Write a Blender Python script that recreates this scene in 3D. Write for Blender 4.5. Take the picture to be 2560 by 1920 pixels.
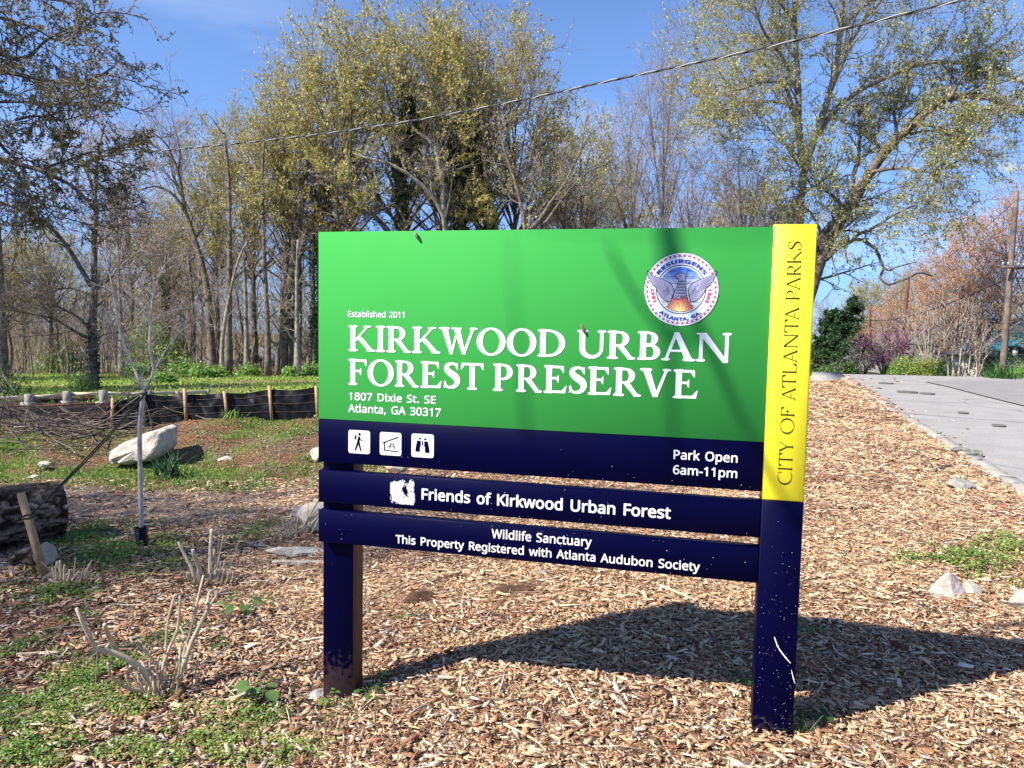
import bpy, math, random
import numpy as np
from mathutils import Vector, Matrix

for o in list(bpy.data.objects):
    bpy.data.objects.remove(o)
SC = bpy.context.scene
COL = SC.collection

# ------------------------------------------------------------ camera, sky, sun
FPX, PITCH, ROLL, EYE = 1960.0, 0.07627, 0.01917, 1.5          # measured on the sign's outline
CF = np.array([0, math.cos(PITCH), -math.sin(PITCH)])
_r = np.array([1.0, 0, 0]); _u = np.cross(_r, CF)
CR = math.cos(ROLL) * _r + math.sin(ROLL) * _u
CU = -math.sin(ROLL) * _r + math.cos(ROLL) * _u
CP = np.array([0, 0, EYE])
cam_d = bpy.data.cameras.new('camera')
cam_d.sensor_width = 36; cam_d.sensor_fit = 'HORIZONTAL'; cam_d.lens = FPX / 2560 * 36
cam_d.clip_start = 0.05; cam_d.clip_end = 3000
cam = bpy.data.objects.new('camera', cam_d); COL.objects.link(cam)
cam.matrix_world = Matrix(((CR[0], CU[0], -CF[0], 0), (CR[1], CU[1], -CF[1], 0), (CR[2], CU[2], -CF[2], EYE), (0, 0, 0, 1)))
SC.camera = cam

SUN_EL, SUN_AZ = math.radians(44.3), math.radians(205.5)           # azimuth counter-clockwise from +X
SUN = np.array([math.cos(SUN_EL) * math.cos(SUN_AZ), math.cos(SUN_EL) * math.sin(SUN_AZ), math.sin(SUN_EL)])
sd = bpy.data.lights.new('sun', 'SUN'); sd.energy = 5.0; sd.angle = math.radians(0.5); sd.color = (1, 0.95, 0.86)
so = bpy.data.objects.new('sun', sd); COL.objects.link(so)
so.rotation_euler = Vector(-SUN).to_track_quat('-Z', 'Y').to_euler(); so.location = (0, 0, 30)

W = bpy.data.worlds.new('World'); SC.world = W; W.use_nodes = True
nt = W.node_tree; nt.nodes.clear()
def N(nt, t, **k):
    n = nt.nodes.new(t)
    for a, b in k.items(): setattr(n, a, b)
    return n
wo = N(nt, 'ShaderNodeOutputWorld'); bg = N(nt, 'ShaderNodeBackground'); sky = N(nt, 'ShaderNodeTexSky', sky_type='NISHITA')
sky.sun_disc = False; sky.sun_elevation = SUN_EL; sky.sun_rotation = math.radians(243)
sky.air_density = 1.0; sky.dust_density = 0.0; sky.ozone_density = 2.6; sky.altitude = 300
bg.inputs['Strength'].default_value = 0.088
# thin cirrus and one faint contrail, as functions of direction
tc = N(nt, 'ShaderNodeTexCoord'); mp = N(nt, 'ShaderNodeMapping'); mp.inputs['Scale'].default_value = (1.2, 2.0, 7.0); mp.inputs['Rotation'].default_value = (0.12, 0.1, 0.3)
ns = N(nt, 'ShaderNodeTexNoise'); ns.inputs['Scale'].default_value = 1.6; ns.inputs['Detail'].default_value = 6; ns.inputs['Roughness'].default_value = 0.55
rp = N(nt, 'ShaderNodeValToRGB'); rp.color_ramp.elements[0].position = 0.46; rp.color_ramp.elements[0].color = (0, 0, 0, 1); rp.color_ramp.elements[1].position = 0.8; rp.color_ramp.elements[1].color = (0.3, 0.3, 0.3, 1)
L = nt.links.new
L(tc.outputs['Generated'], mp.inputs['Vector']); L(mp.outputs['Vector'], ns.inputs['Vector']); L(ns.outputs['Fac'], rp.inputs['Fac'])
def px_dir(x, y):
    v = CF + CR * (x - 1280) / FPX - CU * (y - 960) / FPX
    return v / np.linalg.norm(v)
a_, b_ = px_dir(700, 55), px_dir(758, 176)
nrm = np.cross(a_, b_); nrm /= np.linalg.norm(nrm); mid = (a_ + b_) / np.linalg.norm(a_ + b_)
al = (b_ - a_) / np.linalg.norm(b_ - a_); half = np.linalg.norm(b_ - a_) / 2
def vdot(v):
    n = N(nt, 'ShaderNodeVectorMath', operation='DOT_PRODUCT'); n.inputs[1].default_value = tuple(v); L(tc.outputs['Generated'], n.inputs[0]); return n.outputs['Value']
def mth(op, a, b=None, clamp=False):
    n = N(nt, 'ShaderNodeMath', operation=op); n.use_clamp = clamp
    for i, v in enumerate((a, b)):
        if v is None: continue
        if isinstance(v, (int, float)): n.inputs[i].default_value = v
        else: L(v, n.inputs[i])
    return n.outputs[0]
off = mth('ABSOLUTE', vdot(nrm))
width = mth('MULTIPLY', mth('ADD', vdot(al - mid * float(al @ mid)), half), 0.014)
core = mth('SUBTRACT', 1.0, mth('DIVIDE', off, mth('MAXIMUM', width, 0.0003)), True)
within = mth('GREATER_THAN', mth('SUBTRACT', half * 1.25, mth('ABSOLUTE', vdot(al - mid * float(al @ mid)))), 0.0)
front = mth('GREATER_THAN', vdot(mid), 0.5)
trail = mth('MULTIPLY', mth('MULTIPLY', mth('MULTIPLY', core, within), front), 0.42)
# two small fair-weather puffs low in the sky
def puff(x, y, rx, ry, s):
    c = px_dir(x, y); rr = np.cross(c, (0, 0, 1)); rr /= np.linalg.norm(rr); uu = np.cross(rr, c)
    d = mth('ADD', mth('POWER', mth('ABSOLUTE', mth('DIVIDE', vdot(rr), rx)), 2.0), mth('POWER', mth('ABSOLUTE', mth('DIVIDE', vdot(uu), ry)), 2.0))
    d = mth('ADD', d, mth('MULTIPLY', mth('SUBTRACT', pn.outputs['Fac'], 0.5), 3.2))
    return mth('MULTIPLY', mth('MULTIPLY', mth('SUBTRACT', 1.0, d, True), s), mth('GREATER_THAN', vdot(c), 0.5))
pn = N(nt, 'ShaderNodeTexNoise'); pn.inputs['Scale'].default_value = 60; pn.inputs['Detail'].default_value = 4; L(tc.outputs['Generated'], pn.inputs['Vector'])
clouds = mth('ADD', mth('ADD', puff(2528, 418, 0.016, 0.006, 0.5), puff(1480, 408, 0.035, 0.012, 0.3)), trail)
fac = mth('ADD', rp.outputs['Color'], clouds, True)
mixc = N(nt, 'ShaderNodeMixRGB'); mixc.inputs['Color2'].default_value = (7.0, 7.6, 8.6, 1)
skytint = N(nt, 'ShaderNodeMixRGB', blend_type='MULTIPLY'); skytint.inputs['Fac'].default_value = 1; skytint.inputs['Color2'].default_value = (0.85, 0.99, 1.26, 1)
sepz = N(nt, 'ShaderNodeSeparateXYZ'); L(tc.outputs['Generated'], sepz.inputs[0])
hz = N(nt, 'ShaderNodeMapRange', interpolation_type='SMOOTHSTEP'); hz.inputs['From Min'].default_value = -0.02; hz.inputs['From Max'].default_value = 0.32; L(sepz.outputs['Z'], hz.inputs['Value'])
hzc = N(nt, 'ShaderNodeMixRGB'); hzc.inputs['Color1'].default_value = (0.40, 0.56, 0.86, 1); hzc.inputs['Color2'].default_value = (1, 1, 1, 1); L(hz.outputs[0], hzc.inputs['Fac'])
hzm = N(nt, 'ShaderNodeMixRGB', blend_type='MULTIPLY'); hzm.inputs['Fac'].default_value = 1; L(sky.outputs['Color'], hzm.inputs['Color1']); L(hzc.outputs['Color'], hzm.inputs['Color2'])
L(hzm.outputs['Color'], skytint.inputs['Color1']); L(skytint.outputs['Color'], mixc.inputs['Color1'])
L(fac, mixc.inputs['Fac']); L(mixc.outputs['Color'], bg.inputs['Color']); L(bg.outputs[0], wo.inputs[0])

vs = SC.view_settings
vs.view_transform = 'Standard'; vs.look = 'None'; vs.gamma = 1; vs.use_curve_mapping = False; vs.exposure = 0.90
SC.display_settings.display_device = 'sRGB'
try:
    SC.cycles.max_bounces = 5; SC.cycles.transparent_max_bounces = 4; SC.cycles.use_denoising = True
except Exception: pass

# ------------------------------------------------------------ numbers helpers
def norm(v): return v / np.maximum(np.linalg.norm(v, axis=-1, keepdims=True), 1e-9)
def un(x, y, d):
    """point seen at photo pixel x, y (2560 wide) at forward distance d"""
    return CP + (CF + CR * (x - 1280) / FPX - CU * (y - 960) / FPX) * d
def on_plane(x, y, z):
    v = CF + CR * (x - 1280) / FPX - CU * (y - 960) / FPX
    return CP + v * ((z - EYE) / v[2])
def hsh(i, j, s):
    h = (i.astype(np.int64) * 374761393 + j.astype(np.int64) * 668265263 + s * 1442695041) & 0x7fffffff
    h = ((h ^ (h >> 13)) * 1274126177) & 0x7fffffff
    h = h ^ (h >> 16)
    return (h & 0xffff) / 65535.0
def vnoise(x, y, f, s=0):
    x = np.asarray(x, float) * f; y = np.asarray(y, float) * f
    i = np.floor(x); j = np.floor(y); a = x - i; b = y - j
    a = a * a * (3 - 2 * a); b = b * b * (3 - 2 * b)
    return (hsh(i, j, s) * (1 - a) + hsh(i + 1, j, s) * a) * (1 - b) + (hsh(i, j + 1, s) * (1 - a) + hsh(i + 1, j + 1, s) * a) * b
def fbm(x, y, f, s=0, o=4):
    t = 0; w = 1; tot = 0
    for k in range(o):
        t = t + w * vnoise(x, y, f * 2 ** k, s + k * 17); tot += w; w *= 0.55
    return t / tot
def sstep(a, b, x):
    t = np.clip((x - a) / (b - a), 0, 1); return t * t * (3 - 2 * t)

# ------------------------------------------------------------ the lie of the land
cps = [on_plane(1984, 1832, 0), on_plane(845, 1750, -.132), on_plane(2560, 1220, 0), on_plane(2249, 1030, 0), on_plane(2105, 939, 0), on_plane(2560, 950, 0),
       on_plane(2100, 1200, 0), on_plane(2300, 1450, 0), on_plane(1280, 1900, -.04), on_plane(1500, 1500, -.03), on_plane(1200, 1300, -.08), on_plane(1500, 1165, -.03),
       on_plane(0, 1900, -.15), on_plane(400, 1850, -.15), on_plane(500, 1600, -.19), on_plane(350, 1365, -.33), on_plane(0, 1400, -.33), on_plane(400, 1250, -.42),
       on_plane(790, 1250, -.36), on_plane(0, 1250, -.42), on_plane(750, 1350, -.27), on_plane(1190, 1165, -.15)]
for x in (-200, 0, 200, 400, 600, 800): cps.append(un(x, 1180, 10.3))
for x, y in ((280, 1070), (361, 1056), (466, 1048), (569, 1039), (680, 1046), (793, 1043), (900, 1038)): cps.append(un(x, y, 12.5))
for x, y in ((280, 1095), (466, 1072), (680, 1070)): cps.append(un(x, y, 12.0))
cps += [un(0, 1090, 11.5), un(100, 1085, 11.6), un(0, 1040, 14), un(120, 1040, 14), un(0, 1014, 19), un(130, 1010, 20), un(250, 1008, 20.5), un(500, 1000, 20), un(800, 998, 20),
        un(0, 975, 28), un(232, 977, 30), un(500, 965, 32), un(800, 962, 34), un(1400, 950, 36), un(1900, 945, 34)]
for x in (-200, 0, 400, 800, 1200, 1600): cps.append(un(x, 936, 48))
for x in (-200, 400, 1000): cps.append(un(x, 915, 75))
cps += [un(2175, 936, 80), un(2540, 945, 33), un(2300, 942, 38), un(2092, 932, 110), un(2000, 940, 60), un(2500, 940, 60)]
cps += [np.array(p, float) for p in ((-3, -3, -.15), (3, -3, 0), (0, .5, -.05), (-9, 2, -.35), (-8, 6, -.4), (8, 2, 0), (20, 8, 0), (14, 18, 0), (-60, 40, -2), (60, 26, -.2), (-160, 120, -4), (160, 120, -5), (0, 400, -7), (300, 300, -7), (-300, 300, -7), (-30, -5, -.6), (30, -5, 0))]
cps = np.array(cps)
def wrp(x, y):
    y = np.maximum(np.asarray(y, float), -6) + 9
    return np.stack([np.asarray(x, float) / y * 2.2, np.log(y) * 1.6], -1)
_c = wrp(cps[:, 0], cps[:, 1]); _D = np.linalg.norm(_c[:, None] - _c[None], axis=-1); _n = len(_c)
_A = np.zeros((_n + 3, _n + 3)); _A[:_n, :_n] = _D - np.eye(_n) * 0.004; _A[:_n, _n] = 1; _A[:_n, _n + 1:] = _c; _A[_n, :_n] = 1; _A[_n + 1:, :_n] = _c.T
_w = np.linalg.solve(_A, np.concatenate([cps[:, 2], np.zeros(3)]))
def road_x(y): return 5.02 + (np.asarray(y, float) - 7.56) * 0.3205
def gz(x, y):
    x = np.atleast_1d(np.asarray(x, float)); y = np.atleast_1d(np.asarray(y, float)); sh = x.shape
    x = x.ravel(); y = y.ravel(); out = np.empty(len(x))
    for s in range(0, len(x), 60000):
        q = wrp(x[s:s + 60000], y[s:s + 60000])
        out[s:s + 60000] = np.linalg.norm(q[:, None] - _c[None], axis=-1) @ _w[:_n] + _w[_n] + q @ _w[_n + 1:]
    far = sstep(4, 12, y)
    out += (fbm(x, y, 1.3, 3) - .5) * (.035 + .10 * far * (x < 0)) + (fbm(x, y, 6, 5, 2) - .5) * .02
    bk = sstep(9.4, 10.2, y) * (1 - sstep(12.2, 12.7, y)) * sstep(.5, -.5, x + 2.2) if False else sstep(9.4, 10.2, y) * (1 - sstep(12.1, 12.6, y)) * (x < -1.5)
    out += bk * ((fbm(x + y * .6, y * 1.6, 1.1, 61) - .5) * .30 + (np.abs(vnoise(x * 1.0 + y * .4, y * .35, 2.3, 62) - .5)) * .22 - .06)
    rd = sstep(-.25, .25, x - road_x(y)) * (1 - sstep(25.5, 29, y))
    out = out * (1 - rd) + (-.03) * rd
    return out.reshape(sh)
def g1(x, y): return float(gz(x, y)[0])
def on_ground(px, py):
    """where the view ray of a photo pixel meets the land"""
    v = CF + CR * (px - 1280) / FPX - CU * (py - 960) / FPX
    t = np.geomspace(1.5, 200, 1200); P = CP + v * t[:, None]
    h = P[:, 2] - gz(P[:, 0], P[:, 1]); k = np.argmax(h < 0)
    if h[k] >= 0: k = len(t) - 1
    return P[k]

# ------------------------------------------------------------ mesh helpers
def mesh_np(name, V, F, mat=None, cols=None, smooth=False):
    """F: list of index arrays (n x 3 or n x 4)"""
    me = bpy.data.meshes.new(name)
    V = np.asarray(V, np.float32)
    F = [np.asarray(f, np.int32) for f in (F if isinstance(F, list) else [F]) if len(f)]
    loops = np.concatenate([f.ravel() for f in F]); cnt = np.concatenate([np.full(len(f), f.shape[1], np.int32) for f in F])
    me.vertices.add(len(V)); me.vertices.foreach_set('co', V.ravel())
    me.loops.add(len(loops)); me.loops.foreach_set('vertex_index', loops)
    me.polygons.add(len(cnt)); me.polygons.foreach_set('loop_start', np.concatenate([[0], np.cumsum(cnt)[:-1]]).astype(np.int32))
    me.polygons.foreach_set('loop_total', cnt)
    if smooth: me.polygons.foreach_set('use_smooth', np.ones(len(cnt), bool))
    if cols is not None:
        a = me.attributes.new('col', 'FLOAT_COLOR', 'POINT')
        c = np.ones((len(V), 4), np.float32); c[:, :3] = cols; a.data.foreach_set('color', c.ravel())
    me.update(calc_edges=True)
    if mat: me.materials.append(mat)
    return me
def obj(name, me, parent=None, loc=None, kind=None, label=None):
    o = bpy.data.objects.new(name, me); COL.objects.link(o)
    if parent is not None: o.parent = parent
    if loc is not None: o.location = tuple(float(c) for c in loc)
    if kind: o['kind'] = kind
    if label: o['label'] = label
    return o
def thing(name, label, cat, loc=(0, 0, 0), rz=0, group=None, me=None):
    o = bpy.data.objects.new(name, me); COL.objects.link(o)
    o.location = tuple(float(c) for c in loc); o.rotation_euler = (0, 0, rz); o['label'] = label; o['category'] = cat
    if group: o['group'] = group
    return o
def dup(root, loc, rz=0, scale=(1, 1, 1), label=None, group=None):
    r = root.copy(); COL.objects.link(r); r.location = tuple(float(c) for c in loc); r.rotation_euler = (0, 0, rz); r.scale = scale
    if label: r['label'] = label
    if group: r['group'] = group
    for ch in root.children:
        c = ch.copy(); COL.objects.link(c); c.parent = r
        for g in ch.children:
            d = g.copy(); COL.objects.link(d); d.parent = c
    return r
class MB:
    def __init__(s): s.V = []; s.Q = []; s.T = []; s.C = []; s.n = 0
    def add(s, V, Q=None, T=None, c=None):
        V = np.asarray(V, float)
        if Q is not None and len(Q): s.Q.append(np.asarray(Q) + s.n)
        if T is not None and len(T): s.T.append(np.asarray(T) + s.n)
        s.V.append(V); s.n += len(V)
        if c is not None: s.C.append(np.broadcast_to(np.asarray(c, float), (len(V), 3)))
    def box(s, x0, x1, y0, y1, z0, z1, c=None):
        V = [(x, y, z) for z in (z0, z1) for y in (y0, y1) for x in (x0, x1)]
        s.add(V, [(0, 2, 3, 1), (4, 5, 7, 6), (0, 1, 5, 4), (2, 6, 7, 3), (0, 4, 6, 2), (1, 3, 7, 5)], c=c)
    def me(s, name, mat, smooth=False):
        return mesh_np(name, np.concatenate(s.V), ([np.concatenate(s.Q)] if s.Q else []) + ([np.concatenate(s.T)] if s.T else []), mat, np.concatenate(s.C) if s.C else None, smooth)
def tubes(P, R, sides=6, cap=True, phase=0.0):
    """P (B,n,3) R (B,n) -> verts, quads, tris"""
    P = np.asarray(P, float); R = np.asarray(R, float)
    B, n, _ = P.shape
    T = np.empty_like(P); T[:, 1:-1] = P[:, 2:] - P[:, :-2]; T[:, 0] = P[:, 1] - P[:, 0]; T[:, -1] = P[:, -1] - P[:, -2]; T = norm(T)
    mean = norm(P[:, -1] - P[:, 0]); ref = np.where(np.abs(mean[:, 2:3]) > .8, np.array([[1., 0, 0]]), np.array([[0, 0, 1.]]))
    ref = np.broadcast_to(ref[:, None], P.shape); A = norm(np.cross(T, ref)); Bv = np.cross(T, A)
    th = np.arange(sides) * 2 * math.pi / sides + phase
    V = P[:, :, None] + R[:, :, None, None] * (A[:, :, None] * np.cos(th)[None, None, :, None] + Bv[:, :, None] * np.sin(th)[None, None, :, None])
    V = V.reshape(-1, 3)
    b = np.arange(B)[:, None, None] * n * sides; i = np.arange(n - 1)[None, :, None] * sides; k = np.arange(sides)[None, None, :]; k2 = (k + 1) % sides
    Q = np.stack([b + i + k, b + i + k2, b + i + sides + k2, b + i + sides + k], -1).reshape(-1, 4)
    Tr = None
    if cap:
        bb = np.arange(B)[:, None] * n * sides; kk = np.arange(1, sides - 1)[None]; top = bb + (n - 1) * sides
        Tr = np.concatenate([np.stack(np.broadcast_arrays(top, top + kk, top + kk + 1), -1).reshape(-1, 3), np.stack(np.broadcast_arrays(bb, bb + kk + 1, bb + kk), -1).reshape(-1, 3)])
    return V, Q, Tr
def resample(pts, n, smooth=True):
    p = np.asarray(pts, float)
    if smooth and len(p) > 2:                                     # catmull-rom
        q = np.concatenate([[2 * p[0] - p[1]], p, [2 * p[-1] - p[-2]]]); out = []
        for i in range(len(p) - 1):
            t = np.linspace(0, 1, 8, endpoint=False)[:, None]
            a, b, c, d = q[i], q[i + 1], q[i + 2], q[i + 3]
            out.append(.5 * (2 * b + (c - a) * t + (2 * a - 5 * b + 4 * c - d) * t * t + (3 * b - a - 3 * c + d) * t ** 3))
        p = np.concatenate(out + [p[-1:]])
    s = np.concatenate([[0], np.cumsum(np.linalg.norm(np.diff(p, axis=0), axis=1))]); t = np.linspace(0, s[-1], n)
    return np.stack([np.interp(t, s, p[:, k]) for k in range(p.shape[1])], -1)

# ------------------------------------------------------------ materials
def mat_basic(name, col, rough=.7, noise=None, spec=.3, bump=None, metal=0, col2=None, scale=8.0, coat=0):
    m = bpy.data.materials.new(name); m.use_nodes = True; t = m.node_tree; b = t.nodes['Principled BSDF']
    b.inputs['Roughness'].default_value = rough; b.inputs['Specular IOR Level'].default_value = spec; b.inputs['Metallic'].default_value = metal
    b.inputs['Base Color'].default_value = (*col, 1)
    if coat: b.inputs['Coat Weight'].default_value = coat
    co = N(t, 'ShaderNodeTexCoord')
    if col2 is not None:
        n = N(t, 'ShaderNodeTexNoise'); n.inputs['Scale'].default_value = scale; n.inputs['Detail'].default_value = 6; n.inputs['Roughness'].default_value = .6
        t.links.new(co.outputs['Object'], n.inputs['Vector'])
        r = N(t, 'ShaderNodeValToRGB'); r.color_ramp.elements[0].position = .35; r.color_ramp.elements[1].position = .65
        r.color_ramp.elements[0].color = (*col, 1); r.color_ramp.elements[1].color = (*col2, 1)
        t.links.new(n.outputs['Fac'], r.inputs['Fac']); t.links.new(r.outputs['Color'], b.inputs['Base Color'])
    if bump:
        n2 = N(t, 'ShaderNodeTexNoise'); n2.inputs['Scale'].default_value = bump[0]; n2.inputs['Detail'].default_value = 5
        t.links.new(co.outputs['Object'], n2.inputs['Vector']); bp = N(t, 'ShaderNodeBump'); bp.inputs['Strength'].default_value = bump[1]; bp.inputs['Distance'].default_value = bump[2]
        t.links.new(n2.outputs['Fac'], bp.inputs['Height']); t.links.new(bp.outputs[0], b.inputs['Normal'])
    return m
def mat_attr(name, rough=.75, spec=.25, trans=0.0, noise=0.0, scale=20):
    m = bpy.data.materials.new(name); m.use_nodes = True; t = m.node_tree; b = t.nodes['Principled BSDF']
    b.inputs['Roughness'].default_value = rough; b.inputs['Specular IOR Level'].default_value = spec
    a = N(t, 'ShaderNodeAttribute'); a.attribute_name = 'col'; src = a.outputs['Color']
    if noise:
        co = N(t, 'ShaderNodeTexCoord'); n = N(t, 'ShaderNodeTexNoise'); n.inputs['Scale'].default_value = scale; n.inputs['Detail'].default_value = 5
        t.links.new(co.outputs['Object'], n.inputs['Vector'])
        mr = N(t, 'ShaderNodeMapRange'); mr.inputs['From Min'].default_value = .3; mr.inputs['From Max'].default_value = .7; mr.inputs['To Min'].default_value = 1 - noise; mr.inputs['To Max'].default_value = 1 + noise
        t.links.new(n.outputs['Fac'], mr.inputs['Value']); vm = N(t, 'ShaderNodeVectorMath', operation='SCALE'); t.links.new(src, vm.inputs[0]); t.links.new(mr.outputs[0], vm.inputs['Scale']); src = vm.outputs[0]
    t.links.new(src, b.inputs['Base Color'])
    if trans:
        tr = N(t, 'ShaderNodeBsdfTranslucent'); mx = N(t, 'ShaderNodeMixShader'); mx.inputs[0].default_value = trans
        t.links.new(src, tr.inputs['Color']); t.links.new(b.outputs[0], mx.inputs[1]); t.links.new(tr.outputs[0], mx.inputs[2]); t.links.new(mx.outputs[0], t.nodes['Material Output'].inputs[0])
    return m
M_leaf = mat_attr('leaf_tissue', .55, .3, .38)
M_chip = mat_attr('wood_chip', .85, .12)
M_bark = mat_basic('bark_brown_grey', (.08, .062, .05), .9, spec=.1, col2=(.24, .195, .16), scale=5, bump=(30, .6, .02))
M_barkp = mat_basic('bark_pale_grey', (.15, .13, .11), .9, spec=.1, col2=(.36, .32, .27), scale=4, bump=(22, .6, .02))
M_twig = mat_basic('twig_grey_brown', (.20, .155, .125), .9, spec=.1, col2=(.40, .335, .28), scale=1.2)
M_twigr = mat_basic('twig_reddish', (.21, .15, .12), .9, spec=.1, col2=(.38, .29, .235), scale=1.2)
M_navy = mat_basic('navy_paint', (.0006, .0006, .022), .45, spec=.07, col2=(.0008, .0008, .027), scale=3, bump=(90, .05, .002))
M_navyp = mat_basic('navy_paint_splashed', (.0006, .0006, .022), .45, spec=.07)
splash_t = M_navyp.node_tree; splash_b = splash_t.nodes['Principled BSDF']; splash_c = N(splash_t, 'ShaderNodeTexCoord'); splash_n = N(splash_t, 'ShaderNodeTexNoise'); splash_n.inputs['Scale'].default_value = 45; splash_n.inputs['Detail'].default_value = 6; splash_t.links.new(splash_c.outputs['Object'], splash_n.inputs['Vector'])
splash_s = N(splash_t, 'ShaderNodeSeparateXYZ'); splash_t.links.new(splash_c.outputs['Object'], splash_s.inputs[0]); splash_m = N(splash_t, 'ShaderNodeMapRange'); splash_m.inputs['From Min'].default_value = .10; splash_m.inputs['From Max'].default_value = -.12; splash_t.links.new(splash_s.outputs['Z'], splash_m.inputs['Value'])
splash_a = N(splash_t, 'ShaderNodeMath', operation='MULTIPLY_ADD'); splash_a.inputs[1].default_value = .52; splash_t.links.new(splash_m.outputs[0], splash_a.inputs[0]); splash_t.links.new(splash_n.outputs['Fac'], splash_a.inputs[2])
splash_q = N(splash_t, 'ShaderNodeMapRange'); splash_q.inputs['From Min'].default_value = .66; splash_q.inputs['From Max'].default_value = .84; splash_q.inputs['To Max'].default_value = .30; splash_t.links.new(splash_a.outputs[0], splash_q.inputs['Value'])
splash_x = N(splash_t, 'ShaderNodeMixRGB'); splash_x.inputs['Color1'].default_value = (.0006, .0006, .022, 1); splash_x.inputs['Color2'].default_value = (.16, .10, .06, 1); splash_t.links.new(splash_q.outputs[0], splash_x.inputs['Fac']); splash_t.links.new(splash_x.outputs[0], splash_b.inputs['Base Color'])
M_green = mat_basic('green_paint', (.046, .335, .062), .6, spec=.05, col2=(.050, .355, .067), scale=1.1, bump=(160, .04, .001))
M_yellow = mat_basic('yellow_paint', (.93, .80, .028), .42, spec=.35, col2=(.95, .84, .04), scale=2, bump=(90, .05, .001))
M_white = mat_basic('white_vinyl', (.84, .85, .84), .4, spec=.3)
M_black = mat_basic('brown_black_vinyl', (.02, .012, .008), .45)
M_conc = mat_basic('grey_concrete', (.25, .235, .21), .85, spec=.15, col2=(.40, .37, .33), scale=9, bump=(40, .6, .01))
M_stone = mat_basic('granite', (.34, .29, .235), .85, spec=.12, col2=(.62, .55, .46), scale=7, bump=(25, .8, .02))
M_stone2 = mat_basic('tan_stone', (.46, .36, .26), .85, spec=.15, col2=(.62, .54, .44), scale=6, bump=(25, .8, .02))
M_cut = mat_basic('dead_wood', (.40, .32, .21), .85, spec=.1, col2=(.58, .49, .35), scale=25, bump=(80, .4, .004))
M_stake = mat_basic('raw_lumber', (.33, .21, .11), .8, spec=.15, col2=(.47, .32, .18), scale=12, bump=(60, .3, .003))
M_brown = mat_basic('brown_side_timber', (.10, .055, .033), .7, spec=.15, col2=(.13, .075, .045), scale=10)
M_fabric = mat_basic('black_silt_fabric', (.004, .004, .005), .5, spec=.22, col2=(.008, .008, .009), scale=14, bump=(10, .35, .03))
M_plastic = mat_basic('black_plastic', (.008, .008, .01), .3, spec=.5)
M_board = mat_basic('new_pale_board', (.55, .46, .30), .7, col2=(.66, .58, .40), scale=10)
M_thread = mat_basic('faded_thread', (.10, .07, .06), .7)
M_strap = mat_basic('olive_strap', (.035, .04, .02), .6)
M_bdust = mat_basic('dark_soil', (.06, .035, .022), .95, spec=.05, col2=(.12, .07, .045), scale=30, bump=(60, .9, .01))

rngG = np.random.default_rng(11)
def mulch_edge(y): return np.interp(y, [2, 2.6, 3.5, 5, 7, 9, 40], [-.55, -.65, -1.05, -1.75, -2.3, -2.5, -2.6])

# ------------------------------------------------------------ ground sheet
def ground_cols(x, y):
    n1 = fbm(x, y, .8, 21); n2 = fbm(x, y, 4, 31, 3); n3 = fbm(x, y, 14, 41, 2)
    mulch = np.array([.30, .185, .11]); litter = np.array([.14, .088, .058]); path = np.array([.36, .27, .20]); soil = np.array([.24, .125, .07])
    grass = np.array([.12, .17, .04]); field = np.array([.30, .38, .09]); leafm = np.array([.24, .175, .11])
    one = lambda c: np.broadcast_to(c, x.shape + (3,))
    mix = lambda a, b, t: a * (1 - t[..., None]) + b * t[..., None]
    c = one(litter)
    c = mix(c, one(path), sstep(6.7, 7.4, y + (n1 - .5) * 1.2) * (1 - sstep(8.8, 9.6, y + (n1 - .5))))
    berm = sstep(8.9, 9.8, y + (n1 - .5) * 1.5)
    c = mix(c, mix(mix(one(soil), one(leafm) * .8, sstep(.35, .6, n2 + (n3 - .5) * .6)), one(grass), sstep(.50, .70, n1 + (n3 - .5) * .5 + .20 * (1 - sstep(9.8, 10.8, y)))), berm)
    c = mix(c, mix(one(litter), one(soil), sstep(.5, .8, n2)), sstep(12.6, 13.2, y))
    fl = sstep(20.3, 22, y + (n1 - .5) * 3)
    c = mix(c, mix(one(field), one(leafm), sstep(.46, .66, fbm(x, y * 2.2, .22, 77) * .6 + n2 * .4)), fl)
    c = mix(c, mix(one(leafm), one(grass), sstep(.5, .6, n1)), sstep(47, 54, y + (n1 - .5) * 8))
    m = sstep(-.35, .35, x - mulch_edge(y) + (n2 - .5) * 1.0) * (1 - sstep(27, 31, y))
    c = mix(c, one(mulch) * (.82 + .36 * n2[..., None]), m)
    r = sstep(-.1, .5, x - road_x(y) - 1)
    c = mix(c, mix(one(leafm), one(grass), sstep(.4, .5, n1)), sstep(27, 29, y) * (x > -3))
    return c * (.75 + .5 * n3[..., None])
nu, nv = 300, 420
vv = np.linspace(math.log(1.2), math.log(520), nv); uu = np.linspace(-1, 1, nu); uu = np.sign(uu) * np.abs(uu) ** 1.25 * 2.6
Yg = np.exp(vv)[:, None] - 4.5 + 0 * uu[None]; Xg = uu[None] * (np.exp(vv)[:, None] + 2.2)
Zg = gz(Xg, Yg)
idx = np.arange(nu * nv).reshape(nv, nu)
Qg = np.stack([idx[:-1, :-1], idx[:-1, 1:], idx[1:, 1:], idx[1:, :-1]], -1).reshape(-1, 4)
M_ground = mat_attr('earth_and_litter', .95, .05)
t = M_ground.node_tree; at = [n for n in t.nodes if n.type == 'ATTRIBUTE'][0]; bs = t.nodes['Principled BSDF']
co = N(t, 'ShaderNodeTexCoord'); mpg = N(t, 'ShaderNodeMapping'); mpg.inputs['Scale'].default_value = (1, 1, 1)
vor = N(t, 'ShaderNodeTexVoronoi'); vor.inputs['Scale'].default_value = 42; vor.inputs['Randomness'].default_value = 1
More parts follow.
